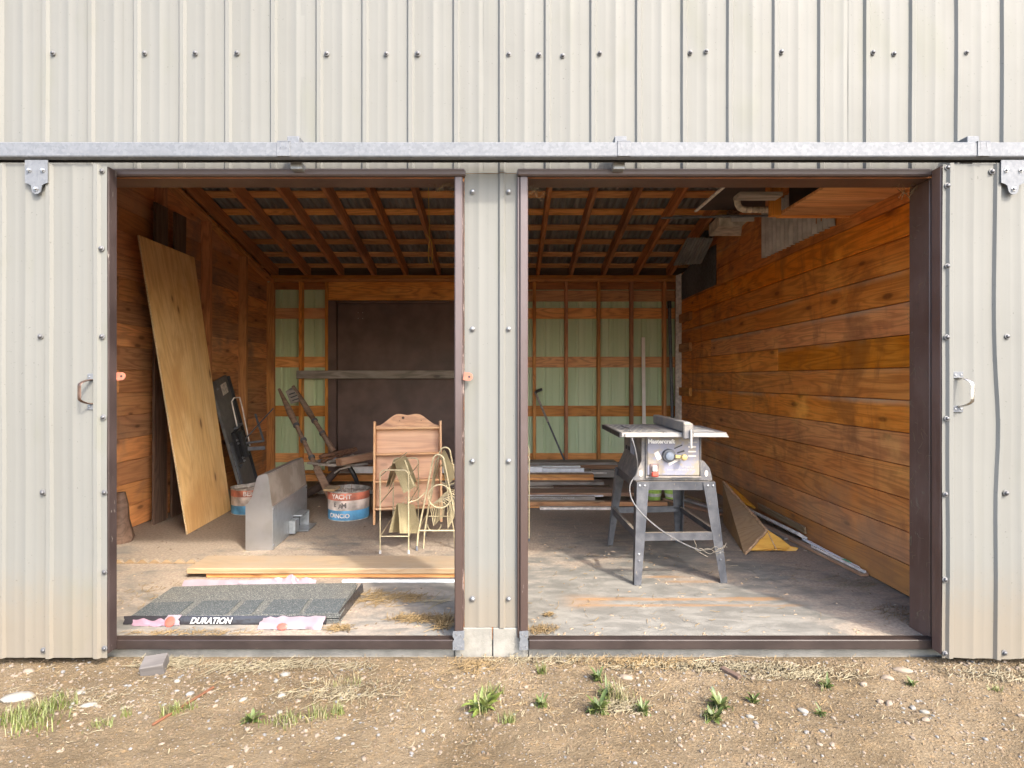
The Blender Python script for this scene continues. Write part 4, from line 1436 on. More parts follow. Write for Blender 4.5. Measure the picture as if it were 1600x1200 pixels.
mb = MB(); mb.M = T(-1.342 - 0.115, 4.92 - D - 0.10, 0.262) @ Matrix.Rotation(math.radians(-10), 4, 'Z') @ Matrix.Rotation(math.radians(6), 4, 'X')
mb.box(-0.05, 0.05, -0.055, 0.055, -0.009, 0.011, 0.002)
solo("wood_block", mb, LUMBER, "small pale wood block on the rim of the paint pail", "wood block")

# ------------------------------------------------------------------ steel hood
hd = thing("steel_hood", "brushed stainless hood with a galvanised vent box standing on the floor", "vent hood", (-1.70, 1.8, 0))
A_ = FL(382.5, 861.5); B_ = FL(425.7, 859.8); C_ = FL(479.5, 813)
ey = (C_ - B_); Lh = ey.length; ey.normalize()
ex = Vector((ey.y, -ey.x, 0))
MH = Matrix((ex, ey, Vector((0, 0, 1)))).transposed().to_4x4(); MH.translation = B_ + Vector((0, 0, 0.001))
wH = (B_ - A_).length
poly = [(0, 0), (0, 0.30), (-0.004, 0.312), (-0.028, 0.505), (-0.036, 0.522), (-0.048, 0.527), (-0.098, 0.513), (-0.106, 0.495), (-0.140, 0.362), (-0.165, 0.325), (-wH, 0.312), (-wH, 0)]
mb = MB(); mb.M = MH
npl = len(poly)
# long skins first: front lower galvanised plate, dusty upper slope, back
mb.k = 0
def strip(i, j, k):
    mb.k = k
    a, b = poly[i], poly[j]
    mb.add([(a[0], 0, a[1]), (a[0], Lh, a[1]), (b[0], Lh, b[1]), (b[0], 0, b[1])], [(0, 1, 2, 3)])
for i in range(npl):
    strip(i, (i + 1) % npl, 1 if i in (1, 2, 3) else 0)
mb.k = 0
mb.add([(x, 0, z) for x, z in poly], [tuple(range(npl))[::-1]])
mb.add([(x, Lh, z) for x, z in poly], [tuple(range(npl))])
part("hood_shell", mb, [STEEL, STEEL_DUSTY], hd)
mb = MB(); mb.M = MH
mb.box(0.0005, 0.0025, 0.004, Lh - 0.004, 0.004, 0.298, 0.0005)
part("galvanised_plate", mb, GALV_IN, hd)
mb = MB(); mb.M = MH
mb.prism([(x, z) for x, z in [(p[0] * 0.0, p[1]) for p in ()]] or [(0.003, 0.0), (0.003, 0.30), (0.0005, 0.30), (0.0005, 0.0)], -0.0012, 0.012)
part("edge_flange", mb, GALV_IN, hd)
for (u, z) in ((0.02, 0.28), (0.02, 0.03), (Lh - 0.03, 0.28)):
    mb = MB(); mb.M = MH @ T(0.0026, u, z) @ Matrix.Rotation(math.radians(90), 4, 'Y')
    mb.lathe([(0.009, 0), (0.008, 0.003), (0.003, 0.005)], 10)
    part("rivet", mb, DARKGREY, hd)
mb = MB(); mb.M = MH
y0, y1, z0, z1 = Lh * 0.42, Lh * 0.76, 0.015, 0.135
mb.box(0.003, 0.05, y0, y0 + 0.10, z0, z0 + 0.10, 0.003)
mb.box(0.003, 0.075, y0 + 0.10, y1, z1 - 0.012, z1, 0.002)
mb.box(0.003, 0.075, y1 - 0.012, y1, z0, z1 - 0.0125, 0.002)
mb.box(0.003, 0.12, y0 + 0.10, y1 + 0.05, z0 - 0.008, z0, 0.002)
part("vent_box", mb, GALV_IN, hd)
mb = MB(); mb.M = MH
mb.box(0.003, 0.006, y0 + 0.10, y1 - 0.012, z0, z1 - 0.012)
part("vent_opening", mb, BLACK, hd)

# ------------------------------------------------------------------ old wooden hand truck with rods and a block on it
ht = thing("hand_truck", "old wooden hand truck with two long handles tipped back against the wall", "hand truck", (-1.9, 3.0, 0))
def seg(name, pts, rad, mat, n=8):
    mb = MB(); mb.tube(pts, rad, n)
    return part(name, mb, mat, ht, 50)
h0, h1 = P(436, 608, 6.05), Vector((-1.60, 5.34 - D, 0.03))
def lerp(a, b, t): return a.lerp(b, t)
seg("handle", [h0, lerp(h0, h1, 0.1), lerp(h0, h1, 0.22), lerp(h0, h1, 0.33)], [0.015, 0.022, 0.036, 0.030], OLDWOOD)
seg("handle_shaft", [lerp(h0, h1, 0.325), lerp(h0, h1, 0.75)], [0.020, 0.024], OLDWOOD)
M_, L_ = frame_of(lerp(h0, h1, 0.72), h1, (0.3, -1, 0.3))
mb = MB(); mb.M = M_; mb.box(-L_ / 2, L_ / 2, -0.035, 0.035, -0.022, 0.022, 0.004)
part("foot_rail", mb, OLDWOOD, ht)
for t_ in (0.335, 0.47, 0.62):
    M_, L_ = frame_of(lerp(h0, h1, t_), lerp(h0, h1, t_ + 0.02), (0, -1, 0))
    mb = MB(); mb.M = M_ @ Matrix.Rotation(PI / 2, 4, 'Y'); mb.lathe([(0.032, -0.012), (0.032, 0.012)], 10)
    part("ferrule", mb, DARKGREY, ht, 40)
g0, g1 = P(458, 604, 6.4), P(522, 706, 5.95)
seg("handle", [g0, lerp(g0, g1, 0.25), lerp(g0, g1, 0.42), lerp(g0, g1, 0.52)], [0.02, 0.03, 0.034, 0.026], OLDWOOD)
seg("handle_shaft", [lerp(g0, g1, 0.51), g1], [0.022, 0.03], OLDWOOD)
for t_ in (0.53, 0.72):
    M_, L_ = frame_of(lerp(g0, g1, t_), lerp(g0, g1, t_ + 0.02), (0, -1, 0))
    mb = MB(); mb.M = M_ @ Matrix.Rotation(PI / 2, 4, 'Y'); mb.lathe([(0.034, -0.012), (0.034, 0.012)], 10)
    part("ferrule", mb, DARKGREY, ht, 40)
# slotted plate at the top of the right handle
pq = [P(447, 612, 6.35), P(456, 606, 6.35), P(474, 626, 6.3), P(455, 631, 6.3)]
mb = MB()
mb.hexa([p for p in pq] + [p + Vector((0, -0.015, 0.004)) for p in pq])
pt = part("slotted_plate", mb, GREYWOOD, ht)
for k in range(3):
    a, b = lerp(pq[0], pq[3], 0.3 + 0.25 * k), lerp(pq[1], pq[2], 0.35 + 0.22 * k)
    board("slot", lerp(a, b, 0.25) + Vector((0, -0.018, 0)), lerp(a, b, 0.95) + Vector((0, -0.018, 0)), (0, -1, 0.1), 0.012, 0.006, BLACK, pt)
# load plate, curved runner and axle
zp = 0.36
mb = MB()
pts = [P(480, 731, 5.55), P(500, 722, 5.75), P(560, 716, 5.75), P(575, 722, 5.5), P(548, 730, 5.4), P(515, 736, 5.4)]
pts = [Vector((p.x, p.y, zp)) for p in pts]
n = len(pts)
mb.add(pts + [p + Vector((0, 0, 0.02)) for p in pts], [tuple(range(n))[::-1], tuple(range(n, 2 * n))] + [(i, (i + 1) % n, (i + 1) % n + n, i + n) for i in range(n)])
part("load_plate", mb, GREYWOOD, ht)
cv = [P(533, 727, 5.6), P(522, 740, 5.6), P(510, 752, 5.6), P(495, 763, 5.62), P(480, 772, 5.65), P(466, 778, 5.7)]
seg("curved_runner", cv, [0.026, 0.034, 0.04, 0.04, 0.034, 0.026], plain("dark_old_leather", (0.07, 0.045, 0.035), 0.7, 0, 0.3, 20))
cv = [P(545, 728, 5.55), P(551, 738, 5.55), P(556, 748, 5.55), P(560, 762, 5.6), P(563, 784, 5.7)]
seg("support_leg", cv, [0.022, 0.024, 0.022, 0.02, 0.02], BLACK)
seg("cross_axle", [P(520, 741, 5.6), P(531, 733, 5.5), P(548, 729, 5.45)], 0.008, PAINTED_DUSTY)
for i, (a, b, r_, m) in enumerate(((P(500, 721, 5.5), P(556, 700, 5.85), 0.021, RUST), (P(503, 725, 5.45), P(557, 707, 5.8), 0.016, RUST), (P(512, 727, 5.4), P(552, 712, 5.75), 0.014, GREYWOOD), (P(497, 727, 5.5), P(540, 722, 5.6), 0.013, DARKGREY))):
    mb = MB()
    z0 = zp + 0.022 + r_ + (0.028 if i == 1 else 0.0)
    a = Vector((a.x, a.y, zp + 0.022 + r_ + (0.03 if i in (0,) else 0.0))); b = Vector((b.x, b.y, zp + 0.028 + r_ + (0.06 if i in (0, 1) else 0.01)))
    pts = [lerp(a, b, t / 8) + Vector((0, 0, 0.004 * math.sin(t * 1.7))) for t in range(9)]
    mb.tube(pts, [r_ * (1 + 0.15 * math.sin(t * 2.3 + i)) for t in range(9)], 8)
    o = solo("rusty_rod", mb, m, ("thick rusty knobbed rod on top of the hand truck load", "rusty rod under the knobbed one on the hand truck", "grey wooden rod at the front of the hand truck plate", "dark short rod across the hand truck plate")[i], "rod", "rods piled on the hand truck", 50)
a, b = P(529, 719, 5.30), P(584, 707, 5.55)
a.z = zp + 0.055; b.z = zp + 0.085
o = board("timber_block", a, b, (0, 0.2, 1), 0.12, 0.07, LUMBER_BROWN, None, 0.006)
o['label'] = "thick brown timber block at the right end of the hand truck"; o['category'] = "timber block"; o['kind'] = 'thing'

# ------------------------------------------------------------------ pine wall shelf leaning back on its feet
pine = thing("pine_shelf", "small varnished pine shelf unit with a scalloped top", "shelf unit", (-0.80, 4.75 - D, 0))
fl_, fr_ = Vector((-1.072, 4.64 - D, 0.0)), Vector((-0.520, 4.74 - D, 0.0))
ax = (fr_ - fl_); Wp = ax.length; ax.normalize()
MPn = Matrix((ax, Vector((-ax.y, ax.x, 0)), Vector((0, 0, 1)))).transposed().to_4x4(); MPn.translation = fl_ + Vector((0, 0, 0.002))
MPn = MPn @ Matrix.Rotation(math.radians(-6), 4, 'X')


def pb(name, mat, x0, x1, y0, y1, z0, z1, long='x', c=0.003):
    if long == 'x':
        return board(name, MPn @ Vector((x0, (y0 + y1) / 2, (z0 + z1) / 2)), MPn @ Vector((x1, (y0 + y1) / 2, (z0 + z1) / 2)), MPn.to_3x3() @ Vector((0, 0, 1)), y1 - y0, z1 - z0, mat, pine, c)
    return board(name, MPn @ Vector(((x0 + x1) / 2, (y0 + y1) / 2, z0)), MPn @ Vector(((x0 + x1) / 2, (y0 + y1) / 2, z1)), MPn.to_3x3() @ Vector((1, 0, 0)), y1 - y0, x1 - x0, mat, pine, c)


DEP = 0.115
pb("side_panel", PINE, 0, 0.019, 0, DEP, 0.0, 0.835, 'z')
pb("side_panel", PINE, Wp - 0.019, Wp, 0, DEP, 0.0, 0.835, 'z')
for z in (0.115, 0.335, 0.555, 0.768):
    pb("shelf", PINE, 0.0195, Wp - 0.0195, 0.004, DEP - 0.012, z, z + 0.018)
pb("back_panel", PINE_BACK, 0.0195, Wp - 0.0195, DEP - 0.011, DEP - 0.002, 0.10, 0.79)
mb = MB(); mb.M = MPn
half = []
for i in range(21):
    t = i / 20
    u = (Wp / 2 - 0.02) * (1 - t)
    s = 1 - (u / (Wp / 2 - 0.02))
    zt = 0.80 + 0.098 * (0.5 - 0.5 * math.cos(PI * min(1, s / 0.72))) ** 1.0
    if s > 0.72: zt -= 0.010 * math.sin(PI * (s - 0.72) / 0.56) ** 2
    half.append((u, zt))
top = [(Wp / 2 - u, z) for u, z in half] + [(Wp / 2 + u, z) for u, z in half[::-1][1:]]
poly = [(0.02, 0.786)] + top + [(Wp - 0.02, 0.786)]
mb.prism(poly[::-1], DEP - 0.018, DEP - 0.001)
part("scalloped_crest", mb, PINE_BACK, pine)
for (u, z, r_) in ((Wp * 0.43, 0.865, 0.012), (Wp * 0.38, 0.84, 0.004), (Wp * 0.70, 0.842, 0.004)):
    mb = MB(); mb.M = MPn @ T(u, DEP - 0.0185, z) @ Matrix.Rotation(math.radians(90), 4, 'X')
    mb.lathe([(r_, 0), (r_ * 0.9, 0.0012)], 12)
    part("knot" if r_ > 0.01 else "screw_hole", mb, DARKBOARD, pine)

# ------------------------------------------------------------------ brass wire stands
def hoop(x0, x1, y, h, r, lean0=0.0, lean1=0.0, z0=0.0):
    """an upside-down U of wire standing in the xz plane"""
    pts = [Vector((x0, y, z0)), Vector((x0 + lean0 * 0.5, y, h * 0.5)), Vector((x0 + lean0, y, h - r))]
    for i in range(1, 8):
        a = PI - PI / 2 * i / 8
        pts.append(Vector((x0 + lean0 + r + r * math.cos(a), y, h - r + r * math.sin(a))))
    pts.append(Vector((x0 + lean0 + r, y, h))); pts.append(Vector((x1 + lean1 - r, y, h)))
    for i in range(1, 8):
        a = PI / 2 - PI / 2 * i / 8
        pts.append(Vector((x1 + lean1 - r + r * math.cos(a), y, h - r + r * math.sin(a))))
    pts += [Vector((x1 + lean1, y, h - r)), Vector((x1 + lean1 * 0.5, y, h * 0.5)), Vector((x1, y, z0))]
    return pts


def tent(parent, c, ang, L, w, hgt, spread, mat, rollx=0.0):
    """folded perforated sheet, ridge along its local y"""
    M = T(c) @ Matrix.Rotation(ang, 4, 'Z') @ Matrix.Rotation(rollx, 4, 'X')
    rows = []
    for j in range(9):
        t = j / 8
        row = []
        for i in range(13):
            s = -1 + 2 * i / 12
            x = spread * (abs(s) ** 1.25) * (1 if s > 0 else -1) * (0.75 + 0.5 * t)
            z = -hgt * (abs(s) ** 1.6)
            row.append(M @ Vector((x, -L / 2 + L * t, z)))
        rows.append(row)
    mb = MB(); mb.slab(rows, 0.0015)
    return part("magazine_tray", mb, mat, parent, 60)


s1 = thing("wire_stand", "brass wire magazine stand with square hoops, nearest the pine shelf's middle", "wire stand", (-0.76, 4.2 - D, 0), "brass wire stands beside the door post")
WR = 0.0047
def wire(parent, name, pts, r=WR, mat=BRASS, closed=False, n=7):
    mb = MB(); mb.tube(pts, r, n, closed)
    return part(name, mb, mat, parent, 60)
ya, yb = 3.888 - D, 4.45 - D
wire(s1, "hoop", hoop(-0.849, -0.656, ya, 0.565, 0.035))
wire(s1, "hoop", hoop(-0.870, -0.676, yb, 0.570, 0.035))
for x in (-0.849, -0.656):
    mb = MB(); mb.M = T(x, ya, 0); mb.lathe([(0.009, 0.0), (0.009, 0.02), (0.006, 0.024)], 10)
    part("rubber_foot", mb, WHITE_PLASTIC, s1, 40)
mb = MB(); mb.M = T(-0.870, yb, 0); mb.lathe([(0.009, 0.0), (0.009, 0.02), (0.006, 0.024)], 10)
part("rubber_foot", mb, WHITE_PLASTIC, s1, 40)
for z in (0.117, 0.34, 0.52):
    for xa, xb in ((-0.849, -0.870), (-0.656, -0.676)):
        wire(s1, "side_rod", [(xa, ya, z), (xb, yb, z)], 0.004)
wire(s1, "cross_rod", [(-0.849, ya, 0.117), (-0.656, ya, 0.117)], 0.004)
wire(s1, "cross_rod", [(-0.66, ya, 0.345), (-0.60, ya + 0.02, 0.36), (-0.55, ya + 0.05, 0.405)], 0.0035)
tent(s1, (-0.765, 4.16 - D, 0.61), math.radians(-4), 0.34, 0.1, 0.19, 0.07, BRASS_SHEET, math.radians(-3))
tent(s1, (-0.745, 4.02 - D, 0.555), math.radians(-8), 0.18, 0.1, 0.15, 0.075, BRASS_SHEET, math.radians(6))
tent(s1, (-0.715, 4.12 - D, 0.285), math.radians(-14), 0.30, 0.1, 0.20, 0.055, BRASS_SHEET, math.radians(-14))
wire(s1, "tray_rod", [(-0.76, ya + 0.02, 0.612), (-0.765, yb, 0.612)], 0.0045)
wire(s1, "tray_rod", [(-0.70, ya + 0.1, 0.62), (-0.64, ya + 0.12, 0.44)], 0.006)
for k, (xo, zo) in enumerate(((0.0, 0.33), (0.02, 0.25))):
    pts = []
    for i in range(40):
        t = i / 39
        pts.append((-0.80 + xo + 0.14 * t, yb - 0.01, zo + 0.02 * math.sin(t * PI * 8)))
    wire(s1, "scroll_wire", pts, 0.0025, BRASS, False, 5)
for sgn_ in (-1, 1):
    pts = [Vector((-0.77 + sgn_ * (0.012 + 0.05 * math.sin(t * PI)), yb - 0.02 - 0.1 * t, 0.235 - 0.16 * t)) for t in [i / 14 for i in range(15)]]
    wire(s1, "scroll_wire", pts, 0.004)

s2 = thing("wire_stand", "brass wire record stand with an A-shaped hoop and a ring, right against the door post", "wire stand", (-0.46, 4.15 - D, 0), "brass wire stands beside the door post")
def vhoop(xc, y, h, half, r):
    pts = [Vector((xc - half, y, 0.0)), Vector((xc - half * 0.93, y, 0.12)), Vector((xc - r, y, h - r))]
    for i in range(1, 12):
        a = PI - PI * i / 12
        pts.append(Vector((xc + r * math.cos(a), y, h - r + r * math.sin(a))))
    pts += [Vector((xc + r, y, h - r)), Vector((xc + half * 0.93, y, 0.12)), Vector((xc + half, y, 0.0))]
    return pts
y2a, y2b = 3.96 - D, 4.32 - D
wire(s2, "hoop", vhoop(-0.463, y2a, 0.660, 0.150, 0.038), 0.0065)
wire(s2, "hoop", vhoop(-0.455, y2b, 0.668, 0.150, 0.04), 0.0065)
wire(s2, "hoop", vhoop(-0.463, y2a + 0.05, 0.628, 0.11, 0.026), 0.005)
ring = [Vector((-0.452 + 0.08 * math.cos(a), y2a - 0.008, 0.375 + 0.08 * math.sin(a))) for a in [2 * PI * i / 28 for i in range(28)]]
wire(s2, "ring", ring, 0.0055, BRASS, True)
ring = [Vector((-0.43 + 0.08 * math.cos(a), y2b - 0.01, 0.47 + 0.08 * math.sin(a))) for a in [2 * PI * i / 28 for i in range(28)]]
wire(s2, "ring", ring, 0.0045, BRASS, True)
wire(s2, "cross_rod", [(-0.60, y2a, 0.137), (-0.32, y2a, 0.137)], 0.0055)
wire(s2, "cross_rod", [(-0.58, y2b, 0.15), (-0.32, y2b, 0.15)], 0.0055)
for xa in (-0.60, -0.325):
    wire(s2, "side_rod", [(xa, y2a, 0.137), (xa, y2b, 0.15)], 0.0045)
for k in range(9):
    t = k / 8
    c = Vector((-0.46 + 0.06 * t, y2a + 0.04 + 0.26 * t, 0.27 + 0.03 * t))
    pts = [c + Vector((0.060 * math.sin(a), 0.0, 0.06 * math.cos(a))) for a in [-2.0 + 4.0 * i / 14 for i in range(15)]]
    pts = [Vector((-0.40 + 0.01 * t, c.y, 0.14))] + pts[::-1][:15] + [Vector((-0.50 + 0.04 * t, c.y, 0.16))]
    wire(s2, "divider_loop", pts, 0.003, BRASS, False, 5)
tent(s2, (-0.455, (y2a + y2b) / 2, 0.650), math.radians(2), 0.34, 0.1, 0.20, 0.07, BRASS_SHEET, 0)
for k, (x, y) in enumerate(((-0.612, y2a), (-0.605, y2b))):
    mb = MB(); mb.M = T(x, y, 0); mb.lathe([(0.010, 0.0), (0.008, 0.03), (0.006, 0.034)], 10)
    part("rubber_foot", mb, DARKGREY, s2, 40)
wire(s2, "scroll_wire", [Vector((-0.53 + 0.05 * math.cos(a), y2b - 0.05, 0.10 + 0.05 * math.sin(a))) for a in [PI + PI * i / 10 for i in range(11)]], 0.005)

s3 = thing("wire_stand", "brass wire stand edge showing just right of the middle post", "wire stand", (0.12, 4.2 - D, 0), "brass wire stands beside the door post")
yc = 4.19 - D
wire(s3, "hoop", hoop(-0.06, 0.172, yc, 0.69, 0.03), 0.0048)
wire(s3, "hoop", hoop(-0.06, 0.150, yc + 0.35, 0.66, 0.03), 0.0048)
for z in (0.2, 0.6):
    wire(s3, "side_rod", [(0.172, yc, z), (0.150, yc + 0.35, z)], 0.004)
pts = [Vector((0.165 + 0.012 * math.cos(i * 0.9), yc, 0.70 - i * 0.0075)) for i in range(22)]
wire(s3, "scroll_wire", pts, 0.003, BRASS, False, 5)
mb = MB(); mb.M = T(0.172, yc, 0); mb.lathe([(0.008, 0.0), (0.008, 0.015), (0.005, 0.02)], 8)
part("rubber_foot", mb, DARKGREY, s3)

# ------------------------------------------------------------------ planks and strips lying in the left bay
zt = 0.0615
ypl0, ypl1 = 3.40 - D, 3.645 - D
o = board("long_plank", (-1.889, (ypl0 + ypl1) / 2, 0.0445), (-0.10, (ypl0 + ypl1) / 2, 0.0445), (0, 0, 1), ypl1 - ypl0, 0.035, LUMBER, None, 0.004)
o['label'] = "long dusty plank lying behind the roof shingle bundle"; o['category'] = "plank"; o['kind'] = 'thing'
o = board("plank_support", (-1.78, ypl0 + 0.11, 0.0135), (-0.12, ypl0 + 0.11, 0.0135), (0, 0, 1), 0.19, 0.026, LUMBER_ORANGE, None, 0.003)
o['label'] = "orange board lying under the long dusty plank"; o['category'] = "plank"; o['kind'] = 'thing'
mb = MB()
ys = 3.347 - D
mb.box(-0.95, -0.12, ys - 0.012, ys + 0.012, 0.001, 0.010, 0.001)
solo("metal_strip", mb, PAINTED_WHITE, "thin white strip on the concrete right of the roof shingle bundle", "strip")
mb = MB()
rows0 = []; N_ = 90
ycs = 3.685 - D
for zz in (0, 1):
    pass
up_ = []; dn_ = []
for i in range(N_ + 1):
    x = -2.50 + (0.52) * i / N_
    z = 0.016 + 0.011 * math.sin(2 * PI * (x + 2.5) / 0.078)
    up_.append((x, z)); dn_.append((x, 0.001))
poly = dn_ + up_[::-1]
for i in range(N_):
    a, b, c_, d_ = up_[i], up_[i + 1], dn_[i + 1], dn_[i]
    mb.add([(d_[0], ycs - 0.011, d_[1]), (c_[0], ycs - 0.011, c_[1]), (b[0], ycs - 0.011, b[1]), (a[0], ycs - 0.011, a[1]),
            (d_[0], ycs + 0.011, d_[1]), (c_[0], ycs + 0.011, c_[1]), (b[0], ycs + 0.011, b[1]), (a[0], ycs + 0.011, a[1])],
           [(0, 1, 2, 3), (3, 2, 6, 7), (4, 7, 6, 5)])
mb.add([(up_[-1][0], ycs - 0.011, 0.001), (up_[-1][0], ycs + 0.011, 0.001), (up_[-1][0], ycs + 0.011, up_[-1][1]), (up_[-1][0], ycs - 0.011, up_[-1][1])], [(0, 1, 2, 3)])
solo("wavy_strip", mb, LUMBER, "wavy wooden closure strip on the floor left of the long plank", "wavy strip")

# ------------------------------------------------------------------ bundle of roof shingles
sb = thing("shingle_bundle", "bundle of grey asphalt shingles in torn pink and black wrapping", "shingle bundle", (-1.3, 0.35, 0))
g = G("grey_mineral_granules", 0.9, 0, 0.2)
p_ = g.pos()
n = g.noise(p_, 420, 2, 0.6); n2 = g.noise(p_, 5, 3)
v = g.vor(p_, 330, "Color")
c = g.mix(g.sep(v, 0), (0.038, 0.042, 0.042), (0.115, 0.118, 0.11))
c = g.mix(g.step(g.sep(v, 1), 0.86, 0.9), c, (0.22, 0.215, 0.19))
c = g.mix(g.step(n2, 0.45, 0.7, 0, 0.25), c, (0.13, 0.115, 0.09))
g.color(c); g.bump(g.vor(p_, 330), 0.6, 0.002)
GRAN = g.m
g = G("grey_granules_dark_tabs", 0.9, 0, 0.2)
v = g.vor(g.pos(), 330, "Color")
c = g.mix(g.sep(v, 0), (0.028, 0.034, 0.037), (0.08, 0.09, 0.092))
c = g.mix(g.step(g.sep(v, 1), 0.9, 0.94), c, (0.17, 0.17, 0.16))
g.color(c); g.bump(g.vor(g.pos(), 330), 0.6, 0.002)
GRAN_D = g.m
SX0, SX1, SY0, SY1 = -1.830, -0.812, 2.775 - D, 3.19 - D
th = 0.0050
for k in range(7):
    z = 0.003 + k * (th + 0.0004)
    dx, dy = R.uniform(-.006, .006), R.uniform(-.005, .005)
    skew = 0.012 * (k / 6)
    mb = MB()
    def zz(x, y): return z + 0.010 * (k / 6.0) * max(0, (x + 1.5) / 0.7) - 0.012 * (k / 6) * max(0, (-1.5 - x) / 0.33)
    nx = 14
    rows = [[(SX0 + dx + (SX1 - SX0) * i / nx + 0.012 * (1 - j), [SY0, (SY0 + SY1) / 2, SY1][j] + dy, zz(SX0 + (SX1 - SX0) * i / nx, 0)) for i in range(nx + 1)] for j in range(3)]
    mb.slab(rows, th)
    part("shingle", mb, GRAN, sb)
zt_ = 0.003 + 7 * (th + 0.0004)
# laminated tabs on the lower half of the top shingle, uneven widths
def zz2(x): return zt_ + 0.010 * max(0, (x + 1.5) / 0.7) - 0.012 * max(0, (-1.5 - x) / 0.33) + 0.0003
tabs = ((-1.822, -1.60), (-1.555, -1.36), (-1.33, -1.24), (-1.19, -1.01), (-0.985, -0.82))
for a, b in tabs:
    mb = MB()
    nx = 4
    rows = [[(a + (b - a) * i / nx + 0.012 * (1 - j), [SY0 + 0.002, SY0 + 0.175][j], zz2(a + (b - a) * i / nx)) for i in range(nx + 1)] for j in range(2)]
    mb.slab(rows, 0.004)
    part("shingle_tab", mb, GRAN_D, sb)
# wrapping along the front
def wrap(name, x0, x1, mat, seed, amp, z_hi, out, n=28):
    rows = []
    for j in range(6):
        t = j / 5
        row = []
        for i in range(n + 1):
            x = x0 + (x1 - x0) * i / n
            nn = mnoise.noise(Vector((x * 14, t * 3, seed))) * amp
            edge = mnoise.noise(Vector((x * 22, seed, 7))) * amp * (1 if j in (0, 5) else 0)
            zc = z_hi * (1 - t) + 0.002
            yy = SY0 - 0.004 - out * math.sin(t * PI / 2) - abs(nn) * 0.6
            row.append((x + (0.02 * mnoise.noise(Vector((t * 5, seed, x0))) if i in (0, n) else 0), yy, max(0.0015, zc + nn * 0.4 + edge * 0.5)))
        rows.append(row)
    mb = MB(); mb.grid(rows[::-1])
    return part(name, mb, mat, sb, 50)
g = G("black_wrapping_film", 0.22, 0, 0.5)
g.color((0.022, 0.021, 0.024)); g.bump(g.noise(g.pos(), 40, 4), 0.5, 0.006)
FILM = g.m
PINK = plain("pink_wrapping_paper", (0.185, 0.115, 0.148), 0.6, 0, 0.1, 12)
WHITEPINK = plain("white_wrapping_paper", (0.19, 0.146, 0.163), 0.6, 0, 0.1, 10)
wrap("black_wrapper", -1.835, -0.86, FILM, 1.0, 0.006, 0.038, 0.010, 40)
wrap("pink_wrapper", -1.79, -1.60, PINK, 2.0, 0.026, 0.024, 0.026)
wrap("pink_wrapper", -1.165, -0.865, WHITEPINK, 3.0, 0.034, 0.036, 0.062)
o = wrap("white_wrapper_patch", -1.63, -1.565, WHITEPINK, 4.0, 0.005, 0.042, 0.020, 10)
mb = MB(); mb.M = T(-1.604, SY0 - 0.030, 0.022) @ Matrix.Rotation(math.radians(62), 4, 'X')
mb.lathe([(0.024, 0), (0.022, 0.002), (0.010, 0.003)], 18)
part("red_emblem", mb, RED_PLASTIC, sb, 40)
mb = MB(); mb.M = T(-1.05, SY0 - 0.072, 0.017) @ Matrix.Rotation(math.radians(55), 4, 'X') @ Matrix.Scale(1.6, 4, (1, 0, 0))
mb.lathe([(0.016, 0), (0.014, 0.002)], 18)
part("red_emblem", mb, RED_PLASTIC, sb, 40)
text("lettering", "DURATION", 0.038, WHITE_PLASTIC, sb, T(-1.415, SY0 - 0.0185, 0.0205) @ Matrix.Rotation(math.radians(70), 4, 'X'), 0.28, 0.0004, 0.0012)
# torn paper poking out behind
def paper(x0, x1, y, h, mat, seed):
    n = 14
    mb = MB()
    rows = []
    for j in range(3):
        rows.append([(x0 + (x1 - x0) * i / n, y + 0.012 * j + 0.01 * mnoise.noise(Vector((i * 0.7, j, seed))), 0.03 + j * 0.5 * h * abs(mnoise.noise(Vector((i * 0.22, seed, 2)))) * 1.5 + 0.012 * j) for i in range(n + 1)])
    mb.slab(rows, 0.001)
    part("torn_paper", mb, mat, sb)
paper(-1.80, -1.25, SY1 + 0.004, 0.018, WHITEPINK, 1.0)
paper(-1.33, -1.06, SY1 + 0.006, 0.075, WHITEPINK, 5.0)
mb = MB(); mb.M = Matrix()
mb.slab([[(SX1 + 0.004, SY0 + 0.0, 0.002), (SX1 + 0.022, SY1, 0.002)], [(SX1 + 0.006, SY0, 0.055), (SX1 + 0.016, SY1, 0.052)]], 0.002)
part("black_wrapper", mb, FILM, sb)

# ------------------------------------------------------------------ table saw on its stand
saw = thing("table_saw", "dusty grey bench table saw on a four legged steel stand in the right bay", "table saw", (1.0, 0.95, 0))
SAWG = G("dusty_grey_enamel", 0.5, 0.1, 0.4)
n = SAWG.noise(SAWG.pos(), 14, 5, 0.65); n2 = SAWG.noise(SAWG.pos(), 120, 3, 0.6)
c = SAWG.mix(SAWG.step(n, 0.38, 0.68), (0.10, 0.10, 0.106), (0.22, 0.20, 0.175))
c = SAWG.mix(SAWG.step(n2, 0.62, 0.7, 0, 0.5), c, (0.36, 0.31, 0.24))
up = SAWG.sep(SAWG.nrm(), 2)
c = SAWG.mix(SAWG.math('MULTIPLY', SAWG.step(up, 0.3, 0.9), 0.75), c, (0.38, 0.32, 0.25))
SAWG.color(c)
SAWG = SAWG.m
LEG = G("blue_grey_stand_paint", 0.45, 0.15, 0.4)
n = LEG.noise(LEG.pos(), 9, 5, 0.65); n2 = LEG.noise(LEG.vmath('MULTIPLY', LEG.pos(), (1, 1, 0.6)), 70, 4, 0.7)
c = LEG.mix(LEG.step(n, 0.35, 0.7), (0.036, 0.039, 0.047), (0.085, 0.086, 0.092))
c = LEG.mix(LEG.step(n2, 0.62, 0.70, 0, 0.6), c, (0.17, 0.148, 0.115))
up = LEG.sep(LEG.nrm(), 2)
c = LEG.mix(LEG.math('MULTIPLY', LEG.step(up, 0.3, 0.9), 0.7), c, (0.24, 0.205, 0.16))
LEG.color(c)
LEG = LEG.m
